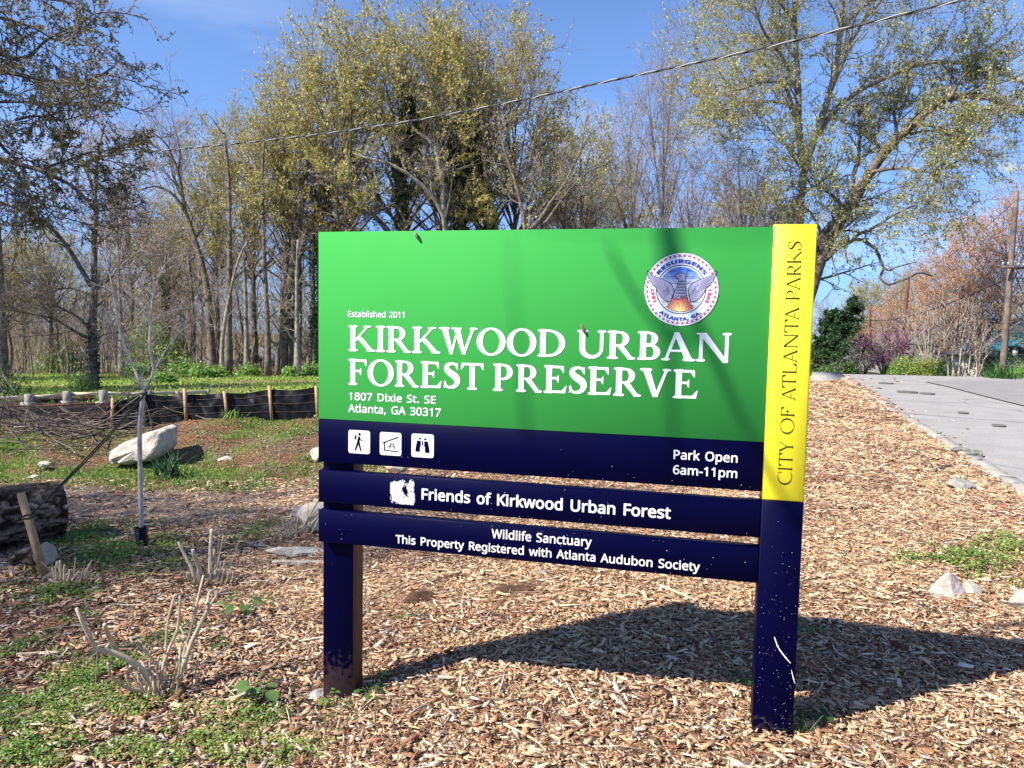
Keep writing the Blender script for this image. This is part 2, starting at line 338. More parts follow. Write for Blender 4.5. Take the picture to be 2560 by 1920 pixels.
nz = N(t, 'ShaderNodeTexNoise'); nz.inputs['Scale'].default_value = 55; nz.inputs['Detail'].default_value = 5; nz.inputs['Distortion'].default_value = 1.5
t.links.new(co.outputs['Object'], vor.inputs['Vector']); t.links.new(co.outputs['Object'], nz.inputs['Vector'])
sepc = N(t, 'ShaderNodeSeparateColor'); t.links.new(vor.outputs['Color'], sepc.inputs[0])
mr1 = N(t, 'ShaderNodeMapRange'); mr1.inputs['To Min'].default_value = .45; mr1.inputs['To Max'].default_value = 1.45; t.links.new(sepc.outputs[0], mr1.inputs['Value'])
mr2 = N(t, 'ShaderNodeMapRange'); mr2.inputs['From Min'].default_value = .32; mr2.inputs['From Max'].default_value = .62; mr2.inputs['To Min'].default_value = .5; mr2.inputs['To Max'].default_value = 1.25; t.links.new(nz.outputs['Fac'], mr2.inputs['Value'])
mm = N(t, 'ShaderNodeMath', operation='MULTIPLY'); t.links.new(mr1.outputs[0], mm.inputs[0]); t.links.new(mr2.outputs[0], mm.inputs[1])
vs2 = N(t, 'ShaderNodeVectorMath', operation='SCALE'); t.links.new(at.outputs['Color'], vs2.inputs[0]); t.links.new(mm.outputs[0], vs2.inputs['Scale']); t.links.new(vs2.outputs[0], bs.inputs['Base Color'])
bpn = N(t, 'ShaderNodeBump'); bpn.inputs['Strength'].default_value = .9; bpn.inputs['Distance'].default_value = .03; t.links.new(nz.outputs['Fac'], bpn.inputs['Height']); t.links.new(bpn.outputs[0], bs.inputs['Normal'])
gob = obj('ground', mesh_np('ground', np.stack([Xg, Yg, Zg], -1).reshape(-1, 3), Qg, M_ground, ground_cols(Xg, Yg).reshape(-1, 3), True), kind='structure')

# ------------------------------------------------------------ road, kerb, far slab
M_road = mat_basic('worn_asphalt', (.29, .27, .255), .9, spec=.12, col2=(.35, .33, .31), scale=1.4, bump=(140, .5, .006))
t = M_road.node_tree; bs = t.nodes['Principled BSDF']; src = bs.inputs['Base Color'].links[0].from_socket
co = N(t, 'ShaderNodeTexCoord')
nf = N(t, 'ShaderNodeTexNoise'); nf.inputs['Scale'].default_value = 60; nf.inputs['Detail'].default_value = 3; t.links.new(co.outputs['Object'], nf.inputs['Vector'])
mrr = N(t, 'ShaderNodeMapRange'); mrr.inputs['From Min'].default_value = .3; mrr.inputs['From Max'].default_value = .7; mrr.inputs['To Min'].default_value = .78; mrr.inputs['To Max'].default_value = 1.2; t.links.new(nf.outputs['Fac'], mrr.inputs['Value'])
ds = N(t, 'ShaderNodeTexNoise'); ds.inputs['Scale'].default_value = 1.1; ds.inputs['Detail'].default_value = 5; t.links.new(co.outputs['Object'], ds.inputs['Vector'])
av = N(t, 'ShaderNodeVectorMath', operation='MULTIPLY_ADD'); av.inputs[1].default_value = (.9, .9, .9); t.links.new(ds.outputs['Color'], av.inputs[0]); t.links.new(co.outputs['Object'], av.inputs[2])
vc = N(t, 'ShaderNodeTexVoronoi', feature='DISTANCE_TO_EDGE'); vc.inputs['Scale'].default_value = .16; t.links.new(av.outputs[0], vc.inputs['Vector'])
mrc = N(t, 'ShaderNodeMapRange'); mrc.inputs['From Min'].default_value = .002; mrc.inputs['From Max'].default_value = .008; mrc.inputs['To Min'].default_value = .72; mrc.inputs['To Max'].default_value = 1; t.links.new(vc.outputs['Distance'], mrc.inputs['Value'])
mq = N(t, 'ShaderNodeMath', operation='MULTIPLY'); t.links.new(mrr.outputs[0], mq.inputs[0]); t.links.new(mrc.outputs[0], mq.inputs[1])
vsr = N(t, 'ShaderNodeVectorMath', operation='SCALE'); t.links.new(src, vsr.inputs[0]); t.links.new(mq.outputs[0], vsr.inputs['Scale']); t.links.new(vsr.outputs[0], bs.inputs['Base Color'])
ys = np.linspace(-6, 27, 90)
nx = 40; s_ = np.linspace(0, 1, nx) ** 1.5
Yr = ys[:, None] + 0 * s_[None]; wob = (fbm(ys, ys * 0, .8, 91) - .5) * .22
Xr = road_x(ys)[:, None] + wob[:, None] * (1 - s_[None]) + s_[None] * 34
Yr = Yr + s_[None] * (-1.4) * (ys[:, None] > 20)
Zr = np.full_like(Xr, .004) + (fbm(Xr, Yr, .3, 8) - .5) * .05 * s_[None]
idx = np.arange(Xr.size).reshape(Xr.shape); Qr = np.stack([idx[:-1, :-1], idx[:-1, 1:], idx[1:, 1:], idx[1:, :-1]], -1).reshape(-1, 4)
obj('road', mesh_np('road', np.stack([Xr, Yr, Zr], -1).reshape(-1, 3), Qr, M_road, None, True), kind='structure')
M_road2 = mat_basic('patched_asphalt', (.24, .22, .21), .9, spec=.12, col2=(.28, .26, .245), scale=2, bump=(140, .5, .006))
def sheet(name, px, z, mat, kind='structure'):
    P = [on_plane(x, y, z) for x, y in px]
    return obj(name, mesh_np(name, P, [np.array([list(range(len(P)))])], mat), kind=kind)
sheet('road_resurfacing', [(2310, 953), (2370, 966), (2440, 984), (2500, 999), (2570, 1016), (2700, 1045), (2700, 960), (2560, 952.5), (2400, 950)], .030, M_road2)
# kerb: worn, nearly flush concrete
kb = MB()
for k, y0 in enumerate(np.arange(-4, 26.5, 1.5)):
    y1 = y0 + 1.46; dx = (vnoise(y0, 0, 1, 4) - .5) * .12; hh = .018 + .035 * vnoise(y0, 3, 1, 7)
    xa, xb = float(road_x(y0)) + dx - .17, float(road_x(y1)) + dx - .17
    n = 7; yy = np.linspace(y0, y1, n); xx = np.linspace(xa, xb, n)
    V = []
    for a, b in zip(xx, yy):
        j = (vnoise(b, 9, 5, 3) - .5) * .05
        V += [(a + j, b, -.06), (a + .02 + j, b, hh), (a + .19, b, hh * .6 + .004), (a + .26, b, -.03)]
    Q = [(i * 4 + s, i * 4 + s + 4, i * 4 + s + 5, i * 4 + s + 1) for i in range(n - 1) for s in range(3)] + [(0, 1, 2, 3), ((n - 1) * 4 + 3, (n - 1) * 4 + 2, (n - 1) * 4 + 1, (n - 1) * 4)]
    kb.add(V, Q)
    if k == 0: kroot = obj('kerb', None, kind='structure')
    m = MB(); m.add(V, Q); obj('kerbstone', m.me('kerbstone', M_conc), kroot)
sl = MB(); A = [on_plane(x, y, .05) for x, y in ((2030, 948), (2096, 948), (2113, 938), (2095, 931), (2030, 930))]
n = len(A); V = [tuple(p) for p in A] + [(p[0], p[1], -.2) for p in A]
sl.add(V, [(i, i + n, (i + 1) % n + n, (i + 1) % n) for i in range(n)], None); me = mesh_np('pavement', V, [np.array([(i, i + n, (i + 1) % n + n, (i + 1) % n) for i in range(n)]), np.array([list(range(n))])], M_conc)
obj('pavement', me, kind='structure')
M_iron = mat_basic('cast_iron', (.10, .09, .082), .8, spec=.2, col2=(.15, .14, .13), scale=30)
def manhole(px, py, r, label):
    p = on_plane(px, py, .02); th = np.arange(24) * 2 * math.pi / 24
    t_ = thing('manhole_cover', label, 'manhole cover', (p[0], p[1], .014), group='iron covers in the road')
    m = MB(); V = [(math.cos(a) * q, math.sin(a) * q, z) for q, z in ((r, 0), (r, .022), (r * .86, .022), (r * .86, .016)) for a in th]
    m.add(V, [(i * 24 + k, i * 24 + (k + 1) % 24, i * 24 + 24 + (k + 1) % 24, i * 24 + 24 + k) for i in range(3) for k in range(24)]); obj('rim', m.me('rim', M_iron), t_)
    V = [(math.cos(a) * r * .85, math.sin(a) * r * .85, .019) for a in th]; obj('lid', mesh_np('lid', V, [np.array([list(range(24))])], M_iron), t_)
manhole(2268, 980, .24, 'large round iron cover in the road, the wider of the far pair')
manhole(2318, 984, .17, 'smaller iron cover just right of the widest cover in the road')
manhole(2497, 1064, .10, 'small dark iron cover nearest the kerb stones on the road')
manhole(2214, 958, .2, 'farthest iron cover, close to the crest of the road')
manhole(2408, 1032, .09, 'tiny flat iron cap in mid road beyond the small near cover')

# ------------------------------------------------------------ outlines filled from distance functions
def fill(f, x0, x1, y0, y1, h):
    """triangulates the region f(x,y) < 0; returns verts 2d, tris"""
    nx_ = max(2, int(math.ceil((x1 - x0) / h)) + 1); ny_ = max(2, int(math.ceil((y1 - y0) / h)) + 1)
    gx = np.linspace(x0, x1, nx_); gy = np.linspace(y0, y1, ny_); X, Y = np.meshgrid(gx, gy); D = f(X, Y)
    D = np.where(np.abs(D) < 1e-7, 1e-7, D)
    id_ = np.arange(nx_ * ny_).reshape(ny_, nx_); P = np.stack([X, Y], -1).reshape(-1, 2); d = D.ravel()
    a, b, c, e = id_[:-1, :-1].ravel(), id_[:-1, 1:].ravel(), id_[1:, 1:].ravel(), id_[1:, :-1].ravel()
    T = np.concatenate([np.stack([a, b, c], 1), np.stack([a, c, e], 1)]); ins = d[T] < 0; k = ins.sum(1)
    V = []; F = []; n = 0
    full = T[k == 3]; V.append(P[full].reshape(-1, 2)); F.append(np.arange(len(full) * 3).reshape(-1, 3)); n += len(full) * 3
    def rot(T, pos): return np.stack([np.take_along_axis(T, ((pos + s) % 3)[:, None], 1)[:, 0] for s in range(3)], 1)
    def cut(i, j): w = d[i] / (d[i] - d[j]); return P[i] + (P[j] - P[i]) * w[:, None]
    q = T[k == 1]
    if len(q):
        q = rot(q, np.argmax(d[q] < 0, 1)); v = np.stack([P[q[:, 0]], cut(q[:, 0], q[:, 1]), cut(q[:, 0], q[:, 2])], 1)
        V.append(v.reshape(-1, 2)); F.append(np.arange(len(q) * 3).reshape(-1, 3) + n); n += len(q) * 3
    q = T[k == 2]
    if len(q):
        q = rot(q, np.argmax(d[q] > 0, 1)); m1, m2 = cut(q[:, 1], q[:, 0]), cut(q[:, 2], q[:, 0])
        v = np.stack([m1, P[q[:, 1]], P[q[:, 2]], m2], 1); V.append(v.reshape(-1, 2)); i = np.arange(len(q))[:, None] * 4 + n
        F.append(np.concatenate([i + [0, 1, 2], i + [0, 2, 3]])); n += len(q) * 4
    V = np.concatenate(V); F = np.concatenate(F)
    key = np.round(V / (h * 1e-3)).astype(np.int64); _, first, inv = np.unique(key, axis=0, return_index=True, return_inverse=True)
    F = inv.ravel()[F]; F = F[(F[:, 0] != F[:, 1]) & (F[:, 1] != F[:, 2]) & (F[:, 0] != F[:, 2])]
    return V[first], F
def s_box(X, Y, x0, x1, y0, y1):
    dx = np.maximum(x0 - X, X - x1); dy = np.maximum(y0 - Y, Y - y1)
    return np.hypot(np.maximum(dx, 0), np.maximum(dy, 0)) + np.minimum(np.maximum(dx, dy), 0)
def s_rbox(X, Y, x0, x1, y0, y1, r): return s_box(X, Y, x0 + r, x1 - r, y0 + r, y1 - r) - r
def s_ell(X, Y, cx, cy, rx, ry):
    x, y = X - cx, Y - cy; k0 = np.hypot(x / rx, y / ry); k1 = np.hypot(x / rx ** 2, y / ry ** 2)
    return np.where(k1 < 1e-6, -min(rx, ry), k0 * (k0 - 1) / np.maximum(k1, 1e-6))
def s_poly(X, Y, pts):
    p = np.asarray(pts, float); d = np.full(X.shape, 1e9); s = np.ones(X.shape)
    for i in range(len(p)):
        a, b = p[i], p[i - 1]; ex, ey = b - a; wx, wy = X - a[0], Y - a[1]
        t_ = np.clip((wx * ex + wy * ey) / (ex * ex + ey * ey + 1e-12), 0, 1); d = np.minimum(d, (wx - ex * t_) ** 2 + (wy - ey * t_) ** 2)
        c1, c2, c3 = Y >= a[1], Y < b[1], ex * wy > ey * wx
        s = np.where((c1 & c2 & c3) | (~c1 & ~c2 & ~c3), -s, s)
    return s * np.sqrt(d)
def s_str(X, Y, pts, w):
    """stroke through pts with half-widths w"""
    p = resample(np.concatenate([np.asarray(pts, float), np.asarray(w, float)[:, None]], 1), 26); d = np.full(X.shape, 1e9)
    for i in range(len(p) - 1):
        a, b = p[i], p[i + 1]; ex, ey = (b - a)[:2]; wx, wy = X - a[0], Y - a[1]; t_ = np.clip((wx * ex + wy * ey) / (ex * ex + ey * ey + 1e-12), 0, 1)
        d = np.minimum(d, np.hypot(wx - ex * t_, wy - ey * t_) - (a[2] + (b[2] - a[2]) * t_))
    return d
def U_(*a): return np.minimum.reduce(a)
def sm(a, b, k): h = np.clip(.5 + .5 * (b - a) / k, 0, 1); return b * (1 - h) + a * h - k * h * (1 - h)

def serif_glyph(ch, X, Y, s, h, t, e):
    """roman capital, cap height 1; s stem, h hairline, t serif thickness, e serif reach; returns (distance, width)"""
    k = .07 if s > .15 else .04
    def stem(x, top=True, bot=True, y0=0, y1=1, w=s, ee=e):
        d = s_box(X, Y, x, x + w, y0, y1)
        if bot: d = sm(d, s_box(X, Y, x - ee, x + w + ee, y0, y0 + t), k)
        if top: d = sm(d, s_box(X, Y, x - ee, x + w + ee, y1 - t, y1), k)
        return d
    def diag(xa, xb, w, y0=0, y1=1): return s_poly(X, Y, [(xa - w / 2, y0), (xa + w / 2, y0), (xb + w / 2, y1), (xb - w / 2, y1)])
    def ser(x, y, r): return s_box(X, Y, x - r, x + r, y, y + t)
    def bowl(x, y0, y1, w):
        cy, ry = (y0 + y1) / 2, (y1 - y0) / 2; rx = min(w, ry * 1.15); cx = x + w - rx
        o = np.where(X > cx, s_ell(X, Y, cx, cy, rx, ry), s_box(X, Y, x, cx + 1, y0, y1)); o = np.where(X <= cx, s_box(X, Y, x, x + w, y0, y1), o)
        i = np.where(X > cx, s_ell(X, Y, cx, cy, rx - s * 1.05, ry - h), s_box(X, Y, x - .2, x + w, y0 + h, y1 - h))
        return np.maximum(o, -i)
    if ch == 'I': return stem(e), s + 2 * e
    if ch == 'K':
        up = diag(e + s * .95, e + s + .47, h * 1.25, .40, .97); lo = diag(e + s + .60, e + s + .13, s * 1.12, .03, .56)
        d = U_(stem(e), sm(up, ser(e + s + .47, 1 - t, e + .07), k), sm(lo, ser(e + s + .62, 0, s * .5 + e * .8), k)); return d, 2 * e + 2 * s + .47
    if ch in 'RP':
        d = U_(stem(e), bowl(e + s * .5, .44 if ch == 'R' else .40, 1, .50 + s * .25))
        if ch == 'R': d = U_(d, sm(s_poly(X, Y, [(e + s + .02, .48), (e + s + .05 + s, .48), (e + s + .42 + s * .9, 0), (e + s + .42, 0)]), s_box(X, Y, e + s + .44, e + s + .5 + s * .8, 0, t), k)); return d, e + s * 1.9 + .5
        return d, e + s * .75 + .58
    if ch == 'B': return U_(stem(e), bowl(e + s * .5, .50, 1, .44 + s * .25), bowl(e + s * .5, 0, .55, .52 + s * .25)), e + s * .75 + .58
    if ch == 'D': return U_(stem(e), bowl(e + s * .5, 0, 1, .72 + s * .3)), e + s * .8 + .78
    if ch == 'O': return np.maximum(s_ell(X, Y, .53, .5, .53, .53), -s_ell(X, Y, .53, .5, .53 - s * 1.1, .53 - h)), 1.06
    if ch == 'C':
        d = np.maximum(s_ell(X, Y, .53, .5, .53, .53), -s_ell(X, Y, .55, .5, .53 - s * .95, .53 - h)); d = np.maximum(d, -s_poly(X, Y, [(.62, .5), (1.3, .84), (1.3, .18)])); d = np.maximum(d, -s_box(X, Y, .86, 2, -1, 2))
        return U_(d, s_poly(X, Y, [(.80, .97), (.86, .97), (.87, .70), (.84, .70)])), .9
    if ch == 'U':
        xr = e + s + .50; o = U_(s_box(X, Y, e, xr + h * 1.4, .36, 1), np.where(Y < .36, s_ell(X, Y, (e + xr + h * 1.4) / 2, .36, (xr + h * 1.4 - e) / 2, .39), 1e3))
        i = U_(s_box(X, Y, e + s, xr, .36, 1.3), np.where(Y < .36, s_ell(X, Y, (e + s + xr) / 2, .36, (xr - e - s) / 2, .39 - h * 1.6), 1e3))
        d = np.maximum(o, -i); return U_(d, sm(s_box(X, Y, e, e + s, .5, 1), s_box(X, Y, 0, 2 * e + s, 1 - t, 1), k), sm(s_box(X, Y, xr, xr + h * 1.4, .5, 1), s_box(X, Y, xr - e, xr + h * 1.4 + e, 1 - t, 1), k)), xr + h * 1.4 + e
    if ch in 'AV':
        Yv = Y if ch == 'A' else 1 - Y; w = .94 if s > .15 else .80; ap = w / 2 - s * .08; l, r = e + .02, w - s * .35
        if ch == 'V': l, r, ap = w - e - .02, s * .45 + e * .4, w / 2 + s * .1
        thin = s_poly(X, Yv, [(l - h * .6, 0), (l + h * .6, 0), (ap + h * .5, 1), (ap - h * .9, 1)]); thick = s_poly(X, Yv, [(r - s * .6, 0), (r + s * .6, 0), (ap + s * .35, 1), (ap - s * .55, 1)])
        sb = lambda x, q: s_box(X, Yv, x - q, x + q, 0, t)
        d = U_(sm(thin, sb(l, e + .06), k), sm(thick, sb(r, s * .6 + e), k))
        if ch == 'A': d = U_(d, s_box(X, Y, .22, w - .28, .30, .30 + h))
        return d, w + e
    if ch == 'W':
        a = lambda x: (s_poly(X, Y, [(x, 1), (x + s * 1.2, 1), (x + .42 + s * .25, -.02), (x + .30 + s * .2, -.02)]), s_poly(X, Y, [(x + .34, -.02), (x + .36 + s * .4, -.02), (x + .72 + h * .9, 1), (x + .72 - h * .4, 1)]))
        p, q = a(e), a(e + .46); return U_(sm(p[0], s_box(X, Y, 0, s * 1.2 + 2 * e, 1 - t, 1), k), s_poly(X, Y, [(e + .34, -.02), (e + .36 + s * .4, -.02), (e + .62, .78), (e + .58, .92)]), q[0], sm(q[1], s_box(X, Y, e + 1.06, e + 1.36, 1 - t, 1), k), s_box(X, Y, e + .38, e + .46 + s * 1.3 + e * .6, 1 - t, 1)), e * 2 + 1.3
    if ch == 'N':
        x2 = e + s * .6 + .70
        return U_(stem(e * 1.1, top=False, w=h * 1.35), s_box(X, Y, 0, e + s * .6, 1 - t, 1), s_poly(X, Y, [(e * .6, 1), (e * .6 + s * 1.25, 1), (x2 + h * 1.35, .0), (x2 + h * 1.35, -.04), (x2 - s * .25, -.04)]), stem(x2, bot=False, w=h * 1.35)), x2 + h * 1.35 + e
    if ch in 'FEL':
        x = e; d = stem(x, ee=e); wT, wB = x + s + (.46 if ch == 'F' else .42), x + s + .50
        if ch != 'L': d = U_(d, s_box(X, Y, x, wT, 1 - h * 1.1, 1), s_poly(X, Y, [(wT - .13, 1 - h), (wT, 1), (wT + .02, .74), (wT - .015, .74)]), s_box(X, Y, x, x + s + .24, .5, .5 + h), s_poly(X, Y, [(x + s + .22, .38), (x + s + .25, .38), (x + s + .25, .66), (x + s + .22, .66), (x + s + .15, .53)]))
        if ch != 'F': d = U_(d, s_box(X, Y, x, wB, 0, h * 1.1), s_poly(X, Y, [(wB - .16, h), (wB - .02, 0), (wB + .045, .28), (wB + .012, .28)]))
        return d, (wT + .04 if ch == 'F' else wB + .06)
    if ch == 'S':
        q = s * .56; c = [(.52, .80), (.45, .935), (.29, .965), (.13, .88), (.12, .72), (.28, .58), (.46, .45), (.53, .28), (.44, .10), (.25, .035), (.10, .09), (.05, .24)]
        c = [(x * 1.0 + .01, .5 + (y - .5) * (1 - h * .35)) for x, y in c]
        w = [h * .45, h * .55, h * .6, q * .75, q * .95, q * 1.12, q * 1.12, q * .95, q * .7, h * .6, h * .55, h * .45]
        return U_(s_str(X, Y, c, w), s_poly(X, Y, [(.51, .98), (.55, .98), (.565, .70), (.535, .70)]), s_poly(X, Y, [(.02, .02), (.06, .02), (.075, .30), (.035, .32)])), .64
    if ch == 'T':
        w = .88; return U_(stem(w / 2 - s / 2, top=False), s_box(X, Y, .03, w - .03, 1 - h * 1.1, 1), s_poly(X, Y, [(.02, 1), (.16, 1 - h), (.035, .74), (.0, .74)]), s_poly(X, Y, [(w - .02, 1), (w - .16, 1 - h), (w - .035, .74), (w, .74)])), w
    if ch == 'Y': 
        w = .86; return U_(stem(w / 2 - s / 2, top=False, y1=.5), s_poly(X, Y, [(.08, 1), (.1 + s * 1.1, 1), (w / 2 + s * .5, .42), (w / 2 - s * .5, .42)]), s_poly(X, Y, [(w - .12 - h * .5, 1), (w - .12 + h * .6, 1), (w / 2 + s * .45, .44), (w / 2 - s * .1, .44)]), ser(.1 + s * .5, 1 - t, s * .5 + .1), ser(w - .12, 1 - t, .12)), w
GL = {}
def glyph_mesh(ch, style):
    if (ch, style) not in GL:
        s, h, t_, e = style; w = serif_glyph(ch, np.zeros((2, 2)), np.zeros((2, 2)), s, h, t_, e)[1]
        V, F = fill(lambda X, Y: serif_glyph(ch, X, Y, s, h, t_, e)[0], -.12, w + .16, -.08, 1.08, 1 / 40 if s > .15 else 1 / 30)
        GL[(ch, style)] = (V, F, w)
    return GL[(ch, style)]
def serif_line(text, style, gap, space):
    x = 0; out = []
    kern = {'RK': -.02, 'KW': -.08, 'WO': -.1, 'FO': -.04, 'TA': -.12, 'AT': -.12, 'LA': -.05, 'PA': -.13, 'ST': -.02, 'RV': -.04, 'VE': -.02, 'TY': -.08, 'AN': .02, 'BA': -.03, 'OF': .03}
    for i, ch in enumerate(text):
        if ch == ' ': x += space; continue
        V, F, w = glyph_mesh(ch, style); out.append((ch, x, V, F)); x += w + gap + kern.get(text[i:i + 2], 0)
    return out, x - gap
import os
SANS = None
try:                                                              # blender's own bundled sans; the built-in face if it is missing
    for kind in ('LOCAL', 'SYSTEM'):
        fp = os.path.join(bpy.utils.resource_path(kind), 'datafiles', 'fonts', 'NotoSansMath-Regular.woff2')
        if SANS is None and os.path.exists(fp): SANS = bpy.data.fonts.load(fp)
except Exception: SANS = None
def raw_text(text):
    c = bpy.data.curves.new('lettering', 'FONT'); c.body = text; c.resolution_u = 4
    if SANS: c.font = SANS
    o = bpy.data.objects.new('lettering', c); COL.objects.link(o); dg = bpy.context.evaluated_depsgraph_get(); m = o.evaluated_get(dg).to_mesh()
    m.calc_loop_triangles(); V = np.empty(len(m.vertices) * 3); m.vertices.foreach_get('co', V); F = np.empty(len(m.loop_triangles) * 3, np.int32); m.loop_triangles.foreach_get('vertices', F)
    o.evaluated_get(dg).to_mesh_clear(); bpy.data.objects.remove(o); bpy.data.curves.remove(c)
    return V.reshape(-1, 3)[:, :2], F.reshape(-1, 3)
CAP = raw_text('H')[0][:, 1].max(); _hh = np.ptp(raw_text('HH')[0][:, 0]); SG = {}
def sans_glyph(ch, bold):
    """one character, its outline moved outwards by bold"""
    if (ch, bold) in SG: return SG[(ch, bold)]
    V, F = raw_text('H' + ch + 'H'); adv = np.ptp(V[:, 0]) - _hh; V, F = raw_text(ch)
    key = np.round(V * 1e4).astype(np.int64); _, first, inv = np.unique(key, axis=0, return_index=True, return_inverse=True); F = inv.ravel()[F]; V = V[first]
    E = {}
    for f in F:
        for i in range(3):
            e = tuple(sorted((int(f[i]), int(f[(i + 1) % 3])))); E[e] = E.get(e, 0) + 1
    E = [e for e, k in E.items() if k == 1]
    def sd(X, Y):
        d = np.full(X.shape, 1e9); ins = np.zeros(X.shape, bool)
        for i, j in E:
            a, b = V[i], V[j]; ex, ey = b - a; wx, wy = X - a[0], Y - a[1]; t_ = np.clip((wx * ex + wy * ey) / (ex * ex + ey * ey + 1e-12), 0, 1); d = np.minimum(d, (wx - ex * t_) ** 2 + (wy - ey * t_) ** 2)
        for f in F:
            p = V[f]; s_ = [(p[(k + 1) % 3, 0] - p[k, 0]) * (Y - p[k, 1]) - (p[(k + 1) % 3, 1] - p[k, 1]) * (X - p[k, 0]) for k in range(3)]
            ins |= ((s_[0] >= 0) & (s_[1] >= 0) & (s_[2] >= 0)) | ((s_[0] <= 0) & (s_[1] <= 0) & (s_[2] <= 0))
        return np.where(ins, -1, 1) * np.sqrt(d) - bold
    m = bold + .03; r = fill(sd, V[:, 0].min() - m, V[:, 0].max() + m, V[:, 1].min() - m, V[:, 1].max() + m, .022); SG[(ch, bold)] = (*r, adv); return SG[(ch, bold)]
def sans(text, bold=.02, sp=1.0):
    x = 0; VV, FF, n = [], [], 0
    for ch in text:
        if ch == ' ': x += .26 * sp; continue
        V, F, adv = sans_glyph(ch, bold); VV.append(V + (x, 0)); FF.append(F + n); n += len(V); x += adv * sp
    return np.concatenate(VV), np.concatenate(FF)

# ------------------------------------------------------------ the park sign
SX, SY, YAW = -0.81107, 3.2731, 0.24954
UPL, UPR, ULP = 1.78909, 1.93373, 0.0236
ZT, ZPT, ZGB, ZNB, Z1T, Z1B, Z2T, Z2B, ZYB = 1.86386, 1.87183, 1.08808, .90629, .87021, .73373, .69911, .56275, .87854
def sl(px, py, y=0.0):
    """photo pixel -> (x, z) on the sign's face (shifted back by y)"""
    n = np.array([math.sin(YAW), math.cos(YAW), 0]); v = CF + CR * (px - 1280) / FPX - CU * (py - 960) / FPX; O = np.array([SX, SY, EYE]) + n * y
    P = CP + v * (((O - CP) @ n) / (v @ n)); return float((P - O) @ np.array([math.cos(YAW), -math.sin(YAW), 0])), float(P[2])
sign = thing('park_sign', 'tall green, navy and yellow park sign on two navy posts in the wood chips', 'sign', (SX, SY, 0), -YAW)
def bevel_box(x0, x1, y0, y1, z0, z1, b=.003):
    m = MB(); xs = [x0, x0 + b, x1 - b, x1]
    # chamfered front edges: two rings of four plus back
    V = [(x0, y1, z0), (x1, y1, z0), (x1, y1, z1), (x0, y1, z1), (x0, y0 + b, z0), (x1, y0 + b, z0), (x1, y0 + b, z1), (x0, y0 + b, z1), (x0 + b, y0, z0 + b), (x1 - b, y0, z0 + b), (x1 - b, y0, z1 - b), (x0 + b, y0, z1 - b)]
    Q = [(1, 0, 3, 2), (8, 9, 10, 11)] + [(i + o, (i + 1) % 4 + o, (i + 1) % 4 + o + 4, i + o + 4) for o in (0, 4) for i in range(4)]
    m.add(V, Q); return m
TH = .045
green = obj('sign_panel', bevel_box(0, UPL - .0015, 0, TH, ZGB + .0006, ZT, .0015).me('sign_panel', M_green), sign, label='bright green upper board with white serif title')
navy = obj('lower_band', bevel_box(0, UPL - .0015, 0, TH, ZNB, ZGB - .0006, .0015).me('lower_band', M_navy), sign, label='navy band with three white pictograms and opening hours')
sl1 = obj('slat', bevel_box(0, UPL - .0015, 0, TH, Z1B, Z1T).me('slat', M_navy), sign, label='upper navy slat with the friends group name')
sl2 = obj('slat', bevel_box(0, UPL - .0015, 0, TH, Z2B, Z2T).me('slat', M_navy), sign, label='lower navy slat with the wildlife sanctuary text')
xa, _ = sl(808, 1740, .05); xb, _ = sl(881.6, 1740, .05); xc = xb
m = bevel_box(xa, xb, .048, .048 + .10, -.30, ZT - .05).me('post', M_navyp); m.materials.append(M_brown); m.polygons[3].material_index = 1
for p in m.polygons:
    if p.normal.x > .9: p.material_index = 1
obj('post', m, sign, label='narrower left post, navy in front and bare brown on its side')
obj('post', bevel_box(UPL, UPR, -.004, .14, -.18, ZYB - .0008, .004).me('post', M_navyp), sign, label='wider right post with pale scratches and specks')
yel = obj('yellow_board', bevel_box(UPL, UPR, -.006, .10, ZYB, ZPT, .005).me('yellow_board', M_yellow), sign, label='yellow sleeve on the right post with vertical lettering')
m = MB(); m.box(UPR - .06, UPR + .008, .105, .15, .95, ZPT - .055); obj('backing_timber', m.me('backing_timber', M_brown), sign)

def flat(name, V, F, y, mat, parent, label=None, cols=None):
    V = np.asarray(V, float); P = np.stack([V[:, 0], np.full(len(V), -y), V[:, 1]], 1)
    a, b, c = V[F[0]], None, None
    ar = (V[F[:, 1], 0] - V[F[:, 0], 0]) * (V[F[:, 2], 1] - V[F[:, 0], 1]) - (V[F[:, 1], 1] - V[F[:, 0], 1]) * (V[F[:, 2], 0] - V[F[:, 0], 0])
    F = np.where(ar[:, None] > 0, F, F[:, ::-1])
    return obj(name, mesh_np(name, P, [F], mat, cols), parent, label=label)
def sans_line(text, L_, R_, top, parent, name='lettering', bold=.013):
    """L_, R_ baseline pixel ends, top: pixel at the cap line above L_"""
    V, F = sans(text, bold); x0, z0 = sl(*L_); x1, z1 = sl(*R_); _, zt = sl(*top); cap = CAP + bold
    V = np.stack([x0 + (V[:, 0] - V[:, 0].min()) / np.ptp(V[:, 0]) * (x1 - x0), (z0 + z1) / 2 + V[:, 1] / cap * (zt - z0)], 1)
    flat(name, V, F, .0012, M_white, parent)
sans_line('Established 2011', (870.3, 792), (1011.4, 794.8), (870, 777), green)
sans_line('1807 Dixie St. SE', (872.5, 999.5), (1089.7, 1008.9), (872.5, 980.7), green)
sans_line('Atlanta, GA 30317', (870.3, 1030.3), (1102.3, 1040.6), (870, 1010.8), green)
sans_line('Park Open', (1683.7, 1146.6), (1843.6, 1156.6), (1683.7, 1124), navy)
sans_line('6am-11pm', (1682.2, 1184.8), (1842.7, 1194.2), (1682.2, 1162.8), navy)
sans_line('Friends of Kirkwood Urban Forest', (1054, 1247.2), (1676.5, 1297), (1054, 1220), sl1, bold=.018)
